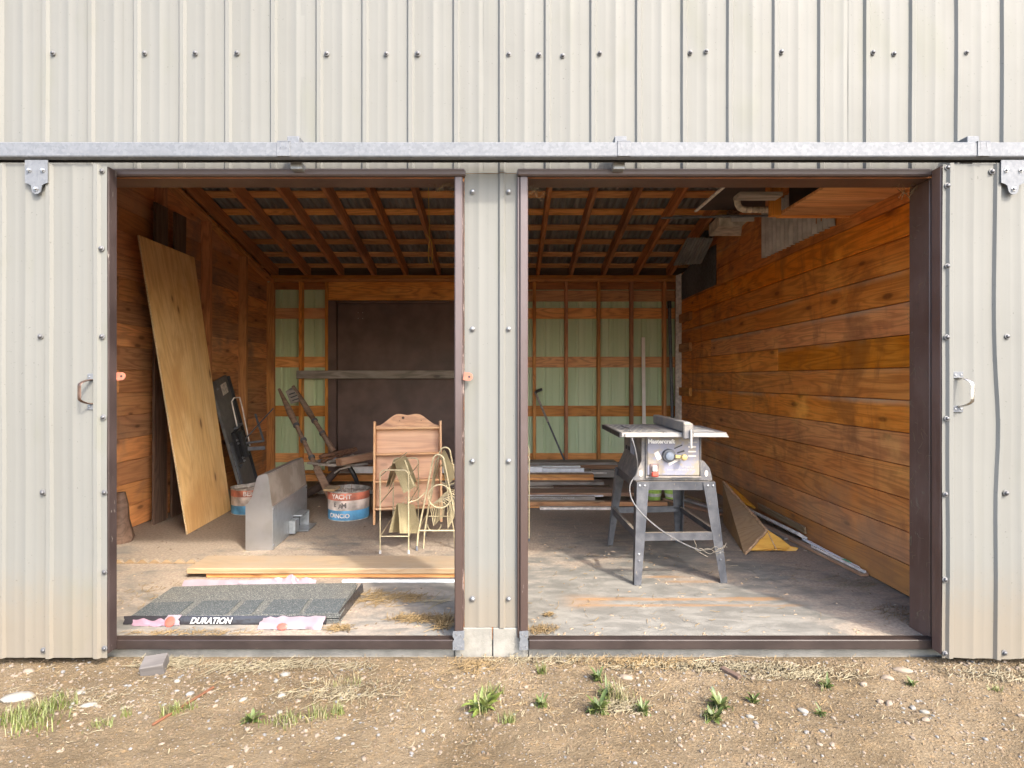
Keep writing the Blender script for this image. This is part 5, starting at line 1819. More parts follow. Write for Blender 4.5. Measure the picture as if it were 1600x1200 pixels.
TOPM = G("dusty_cast_table", 0.4, 0.3, 0.5)
n = TOPM.noise(TOPM.pos(), 12, 5, 0.6)
TOPM.color(TOPM.mix(TOPM.step(n, 0.35, 0.7), (0.25, 0.25, 0.255), (0.36, 0.335, 0.295)))
TOPM = TOPM.m

feet = {"fl": FL(991, 915), "fr": FL(1137, 911.5), "bl": FL(948.5, 852), "br": FL(1064, 848)}
ZS = 0.578
tops = {"fl": Vector((0.768, 3.36 - D, ZS)), "fr": Vector((1.226, 3.36 - D, ZS)), "bl": Vector((0.748, 3.93 - D, ZS)), "br": Vector((1.205, 3.93 - D, ZS))}


def angle_leg(key):
    f, t = feet[key], tops[key]
    sx = 1 if key[1] == 'l' else -1
    sy = 1 if key[0] == 'f' else -1
    mb = MB()
    w0, w1, th = 0.040, 0.072, 0.004
    def ring(p, w):
        return [p, p + Vector((sx * w, 0, 0)), p + Vector((sx * w, sy * th, 0)), p + Vector((sx * th, sy * th, 0)), p + Vector((sx * th, sy * w, 0)), p + Vector((0, sy * w, 0))]
    a, b = ring(f + Vector((0, 0, 0.002)), w0), ring(t, w1)
    n = 6
    mb.add(a + b, [(i, (i + 1) % n, (i + 1) % n + n, i + n) for i in range(n)] + [tuple(range(n))[::-1], tuple(range(n, 2 * n))])
    return part("leg", mb, LEG if key[0] == 'f' else (DARKGREY), saw)


legs = {k: angle_leg(k) for k in ("fl", "fr", "bl", "br")}
for k in ("fl", "fr"):
    sx = 1 if k[1] == 'l' else -1
    for (t_, dx) in ((0.965, 0.016), (0.965, 0.046), (0.30, 0.022), (0.235, 0.024)):
        q = lerp(feet[k], tops[k], t_)
        mb = MB(); mb.M = T(q.x + sx * dx, q.y - 0.001, q.z) @ Matrix.Rotation(math.radians(90), 4, 'X')
        mb.lathe([(0.0075, 0), (0.007, 0.003), (0.003, 0.005)], 8)
        part("bolt", mb, SCREW if t_ > 0.28 else DARKGREY, legs[k], 40)


def rail(name, a, b, z0, z1, th, mat):
    d = (b - a); d.z = 0; d.normalize()
    nrm = Vector((d.y, -d.x, 0))
    a0 = Vector((a.x, a.y, 0)); b0 = Vector((b.x, b.y, 0))
    mb = MB()
    mb.hexa([a0 + Vector((0, 0, z0)), b0 + Vector((0, 0, z0)), b0 - nrm * th + Vector((0, 0, z0)), a0 - nrm * th + Vector((0, 0, z0)),
             a0 + Vector((0, 0, z1)), b0 + Vector((0, 0, z1)), b0 - nrm * th + Vector((0, 0, z1)), a0 - nrm * th + Vector((0, 0, z1))])
    # folded top lip
    w = 0.018
    mb.hexa([a0 - nrm * th + Vector((0, 0, z1 - 0.003)), b0 - nrm * th + Vector((0, 0, z1 - 0.003)), b0 - nrm * (th + w) + Vector((0, 0, z1 - 0.003)), a0 - nrm * (th + w) + Vector((0, 0, z1 - 0.003)),
             a0 - nrm * th + Vector((0, 0, z1)), b0 - nrm * th + Vector((0, 0, z1)), b0 - nrm * (th + w) + Vector((0, 0, z1)), a0 - nrm * (th + w) + Vector((0, 0, z1))])
    return part(name, mb, mat, saw)


i_ = 0.006
rail("apron", tops["fl"] + Vector((0.0, i_, 0)), tops["fr"] + Vector((0, i_, 0)), ZS - 0.047, ZS + 0.003, 0.003, LEG)
rail("apron", tops["br"] - Vector((0.0, i_, 0)), tops["bl"] - Vector((0, i_, 0)), ZS - 0.047, ZS + 0.003, 0.003, DARKGREY)
rail("apron", tops["bl"] + Vector((i_, -0.01, 0)), tops["fl"] + Vector((i_, 0.01, 0)), ZS - 0.047, ZS + 0.003, 0.003, LEG)
rail("apron", tops["fr"] + Vector((-i_, 0.01, 0)), tops["br"] + Vector((-i_, -0.01, 0)), ZS - 0.047, ZS + 0.003, 0.003, LEG)
def at(k, z): return lerp(feet[k], tops[k], z / ZS)
zr0, zr1 = 0.245, 0.29
rail("stretcher", at("fl", zr0) + Vector((0.005, 0.006, 0)), at("fr", zr0) + Vector((-0.005, 0.006, 0)), zr0, zr1, 0.003, LEG)
rail("stretcher", at("br", zr0) + Vector((-0.005, -0.006, 0)), at("bl", zr0) + Vector((0.005, -0.006, 0)), zr0, zr1, 0.003, DARKGREY)
rail("stretcher", at("bl", zr0) + Vector((0.006, -0.006, 0)), at("fl", zr0) + Vector((0.006, 0.006, 0)), zr0, zr1, 0.003, LEG)
rail("stretcher", at("fr", zr0) + Vector((-0.006, 0.006, 0)), at("br", zr0) + Vector((-0.006, -0.006, 0)), zr0, zr1, 0.003, LEG)

# body
yF, yR = 3.39 - D, 3.90 - D
bx0, bx1 = 0.805, 1.158
ZT = 0.848
mb = MB()
flr = [(bx0 - 0.045, ZS + 0.004), (bx1 + 0.065, ZS + 0.004), (bx1 + 0.063, ZS + 0.028), (bx1 + 0.050, ZS + 0.075), (bx1 + 0.018, ZS + 0.115), (bx1, ZS + 0.125), (bx1, ZT), (bx0, ZT), (bx0, ZS + 0.12), (bx0 - 0.02, ZS + 0.075), (bx0 - 0.042, ZS + 0.028)]
mb.prism(flr, yF + 0.012, yR)
part("saw_body", mb, SAWG, saw)
mb = MB()
mb.box(bx0 + 0.03, bx1 - 0.012, yF - 0.002, yF + 0.0115, ZS + 0.032, ZT - 0.006, 0.006)
g = G("dusty_lilac_grey_panel", 0.5, 0, 0.4)
n = g.noise(g.pos(), 11, 6, 0.7, 0.4); n2 = g.noise(g.pos(), 60, 4, 0.7)
c = g.mix(g.step(n, 0.46, 0.6), (0.205, 0.205, 0.25), (0.25, 0.215, 0.165))
c = g.mix(g.step(n2, 0.6, 0.68, 0, 0.5), c, (0.34, 0.30, 0.24))
g.color(c)
part("front_panel", mb, g.m, saw)
mb = MB()
for x0, x1 in ((bx0 + 0.024, bx0 + 0.029), (bx1 - 0.011, bx1 - 0.006)):
    mb.box(x0, x1, yF - 0.004, yF + 0.011, ZS + 0.03, ZT - 0.004, 0.001)
mb.box(bx0 + 0.02, bx1 - 0.005, yF - 0.006, yF + 0.011, ZS + 0.018, ZS + 0.0295, 0.002)
part("panel_frame", mb, SAWG, saw)
for xc in (bx0 - 0.005, bx1 + 0.03):
    mb = MB(); mb.M = T(xc, yF + 0.0115, ZS + 0.045) @ Matrix.Rotation(math.radians(90), 4, 'X')
    mb.M = mb.M @ Matrix.Scale(1.9, 4, (0, 1, 0))
    mb.lathe([(0.010, 0), (0.009, 0.002)], 14)
    part("body_slot", mb, PAINTED_DUSTY, saw)
# crank wheel, handle, switch, scale slots
def yl(name, x, z, prof, mat, n=24, parent=saw, y=None, sm=40):
    mb = MB(); mb.M = T(x, (yF - 0.002) if y is None else y, z) @ Matrix.Rotation(math.radians(90), 4, 'X')
    mb.lathe(prof, n)
    return part(name, mb, mat, parent, sm)
cx_, cz_ = P(1047.5, 713, 3.35).x, P(0, 713, 3.35).z
wh = yl("crank_wheel", cx_, cz_, [(0.040, 0), (0.040, 0.012), (0.036, 0.020), (0.026, 0.022)], DARKGREY, 28)
yl("wheel_hub", cx_, cz_, [(0.025, 0.0), (0.024, 0.010), (0.020, 0.013)], plain("blue_grey_hub", (0.20, 0.23, 0.27), 0.4), 20, wh, yF - 0.024)
h2 = P(1067, 714.5, 3.35)
M_, L_ = frame_of((cx_ + 0.03, yF - 0.03, cz_ - 0.002), (h2.x, yF - 0.03, h2.z), (0, -1, 0))
mb = MB(); mb.M = M_; mb.box(-L_ / 2, L_ / 2 + 0.01, -0.010, 0.010, -0.008, 0.008, 0.003)
part("crank_arm", mb, YELLOW_PLASTIC, saw)
yl("crank_knob", h2.x + 0.006, h2.z, [(0.017, 0), (0.019, 0.012), (0.015, 0.022), (0.008, 0.025)], YELLOW_PLASTIC, 18, saw, yF - 0.034)
sx_, sz_ = P(1024.5, 739, 3.35).x, P(0, 735, 3.35).z
mb = MB(); mb.box(sx_ - 0.026, sx_ + 0.026, yF - 0.010, yF - 0.003, sz_ - 0.045, sz_ + 0.035, 0.004)
sw = part("switch_box", mb, plain("switch_brown", (0.17, 0.12, 0.11), 0.5), saw)
mb = MB(); mb.box(sx_ - 0.015, sx_ + 0.015, yF - 0.026, yF - 0.0105, sz_ - 0.012, sz_ + 0.026, 0.005)
part("switch_key", mb, WHITE_PLASTIC, sw)
mb = MB(); mb.box(sx_ - 0.019, sx_ + 0.019, yF - 0.034, yF - 0.0105, sz_ - 0.040, sz_ - 0.0125, 0.006)
part("switch_button", mb, RED_PLASTIC, sw)
for (px, py, w, h, a, m) in ((1062, 699, 0.052, 0.007, 0.42, BLACK), (1066, 707, 0.045, 0.010, 0.30, BLACK), (1085, 692, 0.05, 0.008, 0, WHITE_PLASTIC), (1084, 699, 0.046, 0.009, 0, PAINTED_DUSTY), (1084, 706.5, 0.046, 0.008, 0, PAINTED_DUSTY), (1084, 713.5, 0.046, 0.009, 0, PAINTED_DUSTY), (1030, 713, 0.03, 0.05, 0.5, PAINTED_DUSTY), (1058, 721, 0.09, 0.016, 0.45, PAINTED_DUSTY)):
    q = P(px, py, 3.36)
    mb = MB(); mb.M = T(q.x, yF - 0.0022, q.z) @ Matrix.Rotation(-a, 4, 'Y')
    mb.box(-w / 2, w / 2, -0.0015, 0.001, -h / 2, h / 2, 0.0004)
    part("tilt_slot" if m is BLACK else "panel_label", mb, m, saw)
INK_B = plain("bright_white_print", (0.78, 0.78, 0.78), 0.5, 0, 0.05, 30)
q = P(1036, 691, 3.35)
text("lettering", "Mastercraft", 0.034, INK_B, saw, T(q.x, yF - 0.0032, q.z) @ Matrix.Rotation(math.radians(90), 4, 'X'), 0, 0.0006, 0.0014)
q = P(1079, 731, 3.35)
text("lettering", "10\" Table Saw", 0.013, WHITE_PLASTIC, saw, T(q.x - 0.004, yF - 0.0026, q.z) @ Matrix.Rotation(math.radians(90), 4, 'X'), 0, 0.0003, 0.0002)
q = P(1067, 735.5, 3.35)
text("lettering", "Scie circulaire a table de 10 po", 0.013, WHITE_PLASTIC, saw, T(q.x, yF - 0.0026, q.z) @ Matrix.Rotation(math.radians(90), 4, 'X'), 0, 0.0003, 0.0002)
# table: main casting, slotted left wing, ribbed right wing
TF, TB = 3.28 - D, 3.88 - D
tx = [0.650, 0.90, 1.075, 1.285]
ZP = 0.876
mb = MB(); mb.box(tx[1] + 0.001, tx[2] - 0.001, TF + 0.001, TB, ZP - 0.028, ZP, 0.003)
part("table_top", mb, TOPM, saw)
mb = MB(); mb.box(tx[0] + 0.012, tx[1], TF, TB + 0.002, ZP - 0.027, ZP - 0.001, 0.003)
lwg = part("table_wing", mb, TOPM, saw)
mb = MB(); mb.box(tx[0], tx[0] + 0.0115, TF + 0.003, TB - 0.003, ZP - 0.030, ZP - 0.002, 0.002)
part("wing_edge", mb, BLACK, lwg)
SLOT = None
for r_ in range(9):
    for c_ in range(5):
        x = tx[0] + 0.045 + c_ * 0.036 + (0.018 if r_ % 2 else 0); y = TF + 0.07 + r_ * 0.056
        if SLOT is None:
            mb = MB(); mb.box(-0.011, 0.011, -0.010, 0.010, 0, 0.0012, 0.0003)
            SLOT = mb.mesh("wing_hole", DARKGREY)
        link("wing_hole", SLOT, lwg, T(x, y, ZP - 0.0008))
mb = MB()
mb.add([(tx[2], TF, ZP - 0.027), (tx[3] - 0.01, TF, ZP - 0.027), (tx[3], TF + 0.03, ZP - 0.027), (tx[3], TB - 0.10, ZP - 0.027), (tx[3] - 0.1, TB, ZP - 0.027), (tx[2], TB, ZP - 0.027)] +
       [(tx[2], TF, ZP - 0.002), (tx[3] - 0.04, TF, ZP - 0.002), (tx[3] - 0.015, TF + 0.03, ZP - 0.002), (tx[3], TB - 0.10, ZP - 0.002), (tx[3] - 0.1, TB, ZP - 0.002), (tx[2], TB, ZP - 0.002)],
       [(5, 4, 3, 2, 1, 0), (6, 7, 8, 9, 10, 11)] + [(i, (i + 1) % 6, (i + 1) % 6 + 6, i + 6) for i in range(6)])
rwg = part("table_wing", mb, TOPM, saw)
RIBM = None
for r_ in range(7):
    if RIBM is None:
        mb = MB(); mb.box(-0.065, 0.06, -0.008, 0.008, 0, 0.005, 0.002); RIBM = mb.mesh("wing_rib", TOPM)
    link("wing_rib", RIBM, rwg, T(tx[2] + 0.09, TF + 0.10 + r_ * 0.06, ZP - 0.003))
mb = MB(); mb.box(tx[1] + 0.02, tx[1] + 0.024, TF + 0.004, TB - 0.004, ZP + 0.0002, ZP + 0.0012)
part("mitre_slot", mb, DARKGREY, saw)
fa, fb = P(1071, 671, 3.27), P(1031, 657, 3.92)
fa = Vector((1.030, 3.262 - D, ZP + 0.032)); fb = Vector((1.030, 3.93 - D, ZP + 0.032))
fen = board("rip_fence", fa, fb, (0, 0, 1), 0.042, 0.058, TOPM, saw, 0.004)
mb = MB(); mb.box(1.002, 1.058, 3.235 - D, 3.262 - D - 0.001, ZP - 0.035, ZP + 0.055, 0.006)
part("fence_head", mb, SAWG, fen)
mb = MB(); mb.box(1.036, 1.048, 3.222 - D, 3.234 - D, ZP - 0.085, ZP + 0.02, 0.003)
part("fence_lever", mb, WHITE_PLASTIC, fen)
mb = MB(); mb.box(tx[0] + 0.03, tx[3] - 0.03, TF - 0.012, TF - 0.0005, ZP - 0.026, ZP - 0.006, 0.002)
part("front_rail", mb, TOPM, saw)
# side motor housing seen left of the panel
mb = MB(); mb.box(bx0 - 0.004, bx0 - 0.0005, yF + 0.20, yF + 0.30, ZS + 0.13, ZT - 0.02, 0.001)
part("side_panel", mb, plain("blue_side_panel", (0.25, 0.28, 0.36), 0.5), saw)
for dy in (0.34, 0.42):
    mb = MB(); mb.box(bx0 - 0.006, bx0 - 0.0005, yF + dy, yF + dy + 0.025, ZS + 0.14, ZS + 0.165, 0.001)
    part("side_vent", mb, BLACK, saw)
# power cord
pts = [P(971, 657, 3.6), P(977, 661, 3.5), P(983, 670, 3.36), P(987, 684, 3.27), P(992, 700, 3.26), P(995, 716, 3.27), P(996, 728, 3.30), P(994, 740, 3.33), P(990, 747, 3.34), P(985, 756, 3.33), P(984, 768, 3.32), P(988, 782, 3.30), P(998, 797, 3.27), P(1014, 813, 3.25), P(1034, 829, 3.24), P(1056, 843, 3.26), P(1076, 853, 3.3), P(1094, 860, 3.33)]
pts[0].z = ZP + 0.012; pts[1].z = ZP + 0.010; pts[2].z = max(pts[2].z, ZP + 0.004)
def smooth(pts, k=4):
    out = []
    n = len(pts)
    for i in range(n - 1):
        p0, p1, p2, p3 = pts[max(0, i - 1)], pts[i], pts[i + 1], pts[min(n - 1, i + 2)]
        for j in range(k):
            t = j / k
            out.append(0.5 * ((2 * p1) + (p2 - p0) * t + (2 * p0 - 5 * p1 + 4 * p2 - p3) * t * t + (3 * p1 - p0 - 3 * p2 + p3) * t ** 3))
    return out + [pts[-1]]
mb = MB(); mb.tube(smooth(pts), 0.0042, 7)
part("power_cord", mb, CORD_MAT, saw, 60)
# pale tangle of stripped cord and plug by the right leg
mb = MB()
base = P(1098, 862, 3.33)
TANGLE = plain("dusty_loose_wire", (0.22, 0.19, 0.145), 0.7, 0, 0.3, 60)
for k in range(3):
    q0 = base + Vector((R.uniform(-.02, .02), R.uniform(-.01, .01), R.uniform(-.02, .02)))
    pp_ = [q0]
    for i in range(9):
        q0 = q0 + Vector((0.016, R.uniform(-.006, .006), R.uniform(-.016, .014)))
        pp_.append(q0)
    mb.tube(smooth(pp_, 3), 0.0014, 5)
part("loose_wires", mb, TANGLE, saw, 60)
mb = MB()
qa, qb = P(1086, 844, 3.31), P(1087, 858, 3.32)
mb.tube([P(1084, 843, 3.30), P(1088, 852, 3.31), P(1087, 859, 3.32), P(1098, 866, 3.32), P(1106, 870, 3.32)], 0.0018, 5)
mb.tube([P(1118, 862, 3.33), P(1126, 860, 3.33), P(1132, 854, 3.32), P(1135, 848, 3.32)], 0.0018, 5)
part("hanging_wire", mb, TANGLE, saw, 60)

# ------------------------------------------------------------------ lumber heap along the back
def lum(px1, yt, yb, d, dep, mat, label, x0=-2.0, tilt=0.0, cat="board"):
    """board whose right end shows at px1 and whose front face spans photo rows yt..yb"""
    zt, zb = H + (592 - yt) * d / F, max(0.001, H + (592 - yb) * d / F)
    x1 = (px1 - 790) * d / F
    th = max(0.008, zt - zb)
    y = d - D + dep / 2
    zc = zb + th / 2
    o = board("lumber_board", (x0, y, zc), (x1, y + tilt, zc), (0, 0, 1), dep, th, mat, None, 0.002)
    o['label'] = label; o['category'] = cat; o['kind'] = 'thing'; o['group'] = "boards in the lumber heap along the back wall"
    return o


lum(955, 793, 797.5, 5.18, 0.06, PAINTED_DUSTY, "whitish speckled board at the very front of the lumber heap", 0.31)
lum(845, 791.5, 796, 5.26, 0.05, LUMBER_ORANGE, "short orange board just behind the whitish speckled one in the heap", -0.2)
lum(1043, 784.5, 791, 5.33, 0.07, LUMBER_ORANGE, "long orange-brown board near the front of the heap reaching behind the saw leg", -0.5)
lum(945, 782.5, 784.5, 5.36, 0.03, LUMBER, "thin cream strip lying on the long orange-brown board", -0.4)
lum(898, 777, 778.8, 5.42, 0.03, PAINTED_WHITE, "shorter of the two thin white strips low in the heap", -0.4)
lum(943, 774.2, 776.2, 5.47, 0.03, PAINTED_WHITE, "longer of the two thin white strips low in the heap", -0.4)
lum(930, 776.2, 782, 5.42, 0.20, GREYWOOD, "grey board under the two thin white strips", -0.6)
lum(1010, 770, 775.5, 5.52, 0.24, LUMBER_BROWN, "wide brown board behind the thin white strips", -0.8)
lum(985, 767.7, 769.6, 5.62, 0.03, PAINTED_DUSTY, "thin whitish strip on the wide brown board", -0.15)
lum(955, 761, 766.2, 5.74, 0.11, DARKBOARD, "dark brown board in the middle of the heap", 0.48)
lum(865, 761.5, 766, 5.77, 0.10, GREYWOOD, "greenish grey short board left of the dark brown one", -0.7)
lum(944, 753, 759.2, 5.92, 0.16, GREYWOOD, "weathered grey plank below the two bright orange boards", -1.2)
lum(930, 766, 772, 5.80, 0.62, GREYWOOD, "wide weathered base plank lying on the floor under the heap", -1.9)
lum(928, 746.2, 752.2, 6.02, 0.09, LUMBER_ORANGE, "lower of the two bright orange boards", -1.3)
lum(928, 741.3, 746.0, 6.03, 0.09, LUMBER_ORANGE, "upper of the two bright orange boards", -0.8)
lum(948, 738.2, 740.2, 6.22, 0.03, PAINTED_DUSTY, "thin pale strip running just under the white vinyl lengths", -0.3)
lum(913, 731.8, 737.6, 6.34, 0.05, PAINTED_WHITE, "white vinyl length with a cut end", 0.41, cat="vinyl length")
lum(848, 729.6, 739.4, 6.28, 0.05, PAINTED_WHITE, "short wide white vinyl box piece next to the middle post", -1.7, cat="vinyl length")
lum(907, 728.2, 730.5, 6.42, 0.05, PAINTED_WHITE, "thin white vinyl strip above the wider white vinyl length", -0.3, cat="vinyl length")
lum(925, 736, 746, 6.40, 0.20, GREYWOOD, "grey plank hidden mostly behind the white vinyl", -1.9)
lum(965, 722.5, 726.5, 6.66, 0.24, GREYWOOD, "wide grey board on top of the heap by the wall studs", -1.5)
lum(980, 726.5, 733, 6.68, 0.25, LUMBER_BROWN, "wide brown board under the grey topmost board", -1.6)
lum(960, 734, 746, 6.70, 0.26, GREYWOOD, "lowest weathered plank of the heap against the back wall", -1.9)
lum(600, 728.5, 738.5, 6.40, 0.08, PAINTED_WHITE, "white vinyl length lying behind the hand truck", -2.1, cat="vinyl length") if False else None
lum(720, 742, 752, 6.15, 0.10, LUMBER_ORANGE, "orange board on the floor behind the hand truck and pine shelf", -2.25)
# lime green tubs on the floor behind the saw
def tub(label, px, d, r):
    t = thing("plastic_tub", label, "tub", ((px - 790) * d / F, d - D, 0), "lime green tubs behind the saw stand")
    z0 = 0.118
    mb = MB(); mb.M = T((px - 790) * d / F, d - D, 0.0)
    mb.lathe([(r * 0.80, 0.002), (r * 0.98, 0.10), (r * 1.06, 0.105), (r * 1.06, 0.115), (r * 0.94, 0.115), (r * 0.76, 0.012), (0.01, 0.01)], 24)
    part("tub_body", mb, LIME, t, 40)
    mb = MB(); mb.M = T((px - 790) * d / F, d - D, 0.0)
    mb.lathe([(r * 0.86, 0.040), (r * 0.915, 0.072)], 24, False)
    mb.v = [v + Vector((v.x - (px - 790) * d / F, v.y - (d - D), 0)) * 0.025 for v in mb.v]
    part("tub_label", mb, PAINTED_DUSTY, t, 60)
tub("lime green tub on the left, seen under the saw apron", 1022, 5.62, 0.075)
tub("lime green tub on the right with a pale label, seen under the saw apron", 1052, 5.60, 0.088)

# ------------------------------------------------------------------ sticks against the back wall
PALE = plain("pale_painted_wood", (0.86, 0.80, 0.72), 0.6, 0, 0.05, 10)
o = board("white_stick", P(1007, 722, 6.95) + Vector((0, 0, -0.12)), P(1005, 527, 7.06), (0, 1, 0), 0.042, 0.016, PALE)
o['label'] = "pale stick standing against the back wall behind the saw"; o['category'] = "stick"; o['kind'] = 'thing'
pl_ = thing("black_pole", "dark pole standing in the back right corner beside the white corner board", "pole", (2.0, 4.4, 0))
a, b = P(1053, 730, 6.95), P(1046, 482, 7.07)
a.z = 0.005
mb = MB(); mb.tube([a, b], 0.021, 10); part("pole_shaft", mb, DARKGREY, pl_, 50)
mb = MB(); mb.tube([b, b + (b - a).normalized() * 0.09], 0.026, 10); part("pole_grip", mb, BLACK, pl_, 50)
cane = thing("t_handle_tool", "thin dark tool with a T handle leaning between the wall studs", "hand tool", (0.5, 4.3, 0))
a, b = P(882, 722, 6.85), P(836, 612, 7.09)
a.z = 0.21
mb = MB(); mb.tube([a, lerp(a, b, 0.8), b], 0.011, 8); part("tool_shaft", mb, DARKGREY, cane, 50)
mb = MB(); mb.tube([lerp(a, b, 0.55), lerp(a, b, 0.98)], 0.014, 8); part("tool_sleeve", mb, GREYWOOD, cane, 50)
mb = MB(); mb.tube([P(837, 612.5, 7.07), P(847, 608, 7.05)], 0.018, 8); part("tool_handle", mb, BLACK, cane, 50)

# ------------------------------------------------------------------ broken yellow cabinet by the right wall
cab = thing("broken_cabinet", "broken yellow plywood cabinet piece lying against the orange plank wall", "cabinet piece", (1.8, 1.8, 0))
Q2, Q1 = FL(1163, 866, 0.002), FL(1130, 816, 0.002)
P2 = P(1196, 829, 4.02); P1 = P(1129, 753, 4.98); Rr = FL(1243.5, 861, 0.004)
def slab3(name, pts, t, mat, parent, direction):
    pts = [Vector(p) for p in pts]
    nrm = (pts[1] - pts[0]).cross(pts[2] - pts[0]).normalized()
    if nrm.dot(Vector(direction)) < 0: nrm = -nrm
    n = len(pts)
    mb = MB()
    mb.add(pts + [p + nrm * t for p in pts], [tuple(range(n)), tuple(range(n, 2 * n))[::-1]] + [(i, i + n, (i + 1) % n + n, (i + 1) % n) for i in range(n)])
    return part(name, mb, mat, parent)
slab3("side_panel", [Q2, P2, P1, Q1], 0.016, DUSTY_PLY, cab, (1, 0, -0.5))
# frayed pale edges of that panel
def fray(a, b, r_, seed, n=18):
    mb = MB()
    pts = [lerp(a, b, i / n) + Vector((mnoise.noise(Vector((i * 0.9, seed, 1))) * 0.006, mnoise.noise(Vector((i * 0.9, seed, 4))) * 0.006, mnoise.noise(Vector((i * 0.8, seed, 8))) * 0.008)) for i in range(n + 1)]
    mb.tube(pts, [r_ * (0.75 + 0.5 * abs(mnoise.noise(Vector((i * 1.3, seed, 2))))) for i in range(n + 1)], 6)
    for i in range(0, n, 2):
        q = pts[i]
        s_ = R.uniform(0.01, 0.03)
        mb.add([q, q + Vector((0.006, -0.003, 0)), q + Vector((-0.010, -0.012, -s_))], [(0, 1, 2)])
    part("frayed_edge", mb, plain("torn_veneer", (0.46, 0.29, 0.16), 0.8, 0, 0.25, 40) if "torn_veneer" not in bpy.data.materials else bpy.data.materials["torn_veneer"], cab)
fray(P2 + Vector((0.006, -0.002, 0.004)), P1 + Vector((0.006, 0, 0.004)), 0.013, 1.0)
fray(Q2 + Vector((0.008, -0.006, 0.010)), P2 + Vector((0.006, -0.006, 0.0)), 0.011, 2.0, 10)
e = (P2 + Q2) / 2
endp = [P2 + Vector((0.012, 0.004, -0.006)), lerp(P2, Rr, 0.45) + Vector((0, 0, 0.004)), lerp(P2, Rr, 0.8) + Vector((0, 0, -0.004)), Rr + Vector((0.012, 0, 0.012)), Rr]
bot = [FL(1228, 861, 0.001), FL(1219, 860, 0.014), FL(1210, 859.5, 0.020), FL(1203, 860, 0.010), FL(1192, 861, 0.002), FL(1183, 861, 0.006), Q2 + Vector((0.05, 0.035, 0.015))]
slab3("end_panel", endp + bot, 0.014, YELLOW_WOOD, cab, (0, 1, 0))
mb = MB(); q = lerp(P2, FL(1210, 859.5, 0.02), 0.1)
mb.tube([lerp(P2, FL(1211, 859, 0.02), t) + Vector((0.012, -0.003, -0.004)) for t in (0.05, 0.3, 0.6, 1.0)], 0.0035, 5)
part("edge_strip", mb, bpy.data.materials["torn_veneer"], cab)
W1 = P(1181, 793, 4.70); W0 = P(1147, 762, 4.95)
slab3("back_strip", [P1 + Vector((0.012, 0, 0.004)), lerp(P1, P2, 0.46) + Vector((0.016, 0, 0.002)), W1, W0], 0.012, YELLOW_WOOD, cab, (0, 0, -1))

# trim lengths on the floor along the right wall
def strip_(name, a, b, w, t, mat, label, up=(0, 0, 1)):
    o = board(name, a, b, up, w, t, mat, None, 0.0015)
    o['label'] = label; o['category'] = "trim strip"; o['kind'] = 'thing'; o['group'] = "trim strips along the foot of the right wall"
    return o
strip_("trim_strip", Vector((2.10, 4.95 - D, 0.05)), Vector((2.135, 4.13 - D, 0.05)), 0.075, 0.022, PAINTED_DUSTY, "thick pale trim length leaning at the foot of the plank wall behind the yellow cabinet", (0.6, 0, 1))
strip_("trim_strip", Vector((2.155, 4.90 - D, 0.10)), Vector((2.16, 4.14 - D, 0.09)), 0.05, 0.014, LUMBER, "tan trim length standing on edge tight against the plank wall", (1, 0, 0.15))
strip_("trim_strip", Vector((2.06, 4.60 - D, 0.012)), Vector((2.145, 3.43 - D, 0.012)), 0.05, 0.018, LUMBER_BROWN, "dark brown strip flat on the floor, longest of the wall strips")
strip_("trim_strip", Vector((2.135, 4.12 - D, 0.034)), Vector((2.150, 3.50 - D, 0.030)), 0.022, 0.012, PAINTED_WHITE, "thin white rod with a green mark lying on the dark brown strip")
strip_("trim_strip", Vector((2.105, 3.95 - D, 0.032)), Vector((2.14, 3.42 - D, 0.032)), 0.016, 0.014, PAINTED_DUSTY, "thin dusty strip beside the white rod with the green mark")
strip_("trim_strip", Vector((2.02, 4.9 - D, 0.012)), Vector((2.06, 4.2 - D, 0.012)), 0.045, 0.016, GREYWOOD, "grey strip on the floor between the yellow cabinet and the pale trim")
mb = MB(); mb.M = T(2.1478, 3.62 - D, 0.0375); mb.box(-0.0115, 0.0115, -0.035, 0.035, -0.0128, 0.001)
part("green_mark", mb, plain("green_paint", (0.12, 0.42, 0.25), 0.5), [o for o in bpy.data.objects if o.get('label', '').startswith("thin white rod with a green")][0])
mb = MB(); mb.M = T(2.0, 1.75, 0)
strip_("trim_strip", Vector((1.55, 5.6 - D, 0.012)), Vector((1.86, 4.95 - D, 0.012)), 0.05, 0.02, LUMBER_BROWN, "brown strip on the floor seen between the saw legs on the right")
strip_("trim_strip", Vector((1.66, 5.75 - D, 0.012)), Vector((1.98, 5.0 - D, 0.012)), 0.05, 0.02, GREYWOOD, "grey strip on the floor beyond the brown one between the saw legs")
strip_("trim_strip", Vector((1.78, 5.85 - D, 0.012)), Vector((2.06, 5.05 - D, 0.012)), 0.05, 0.02, LUMBER, "light strip nearest the wall beyond the saw legs")

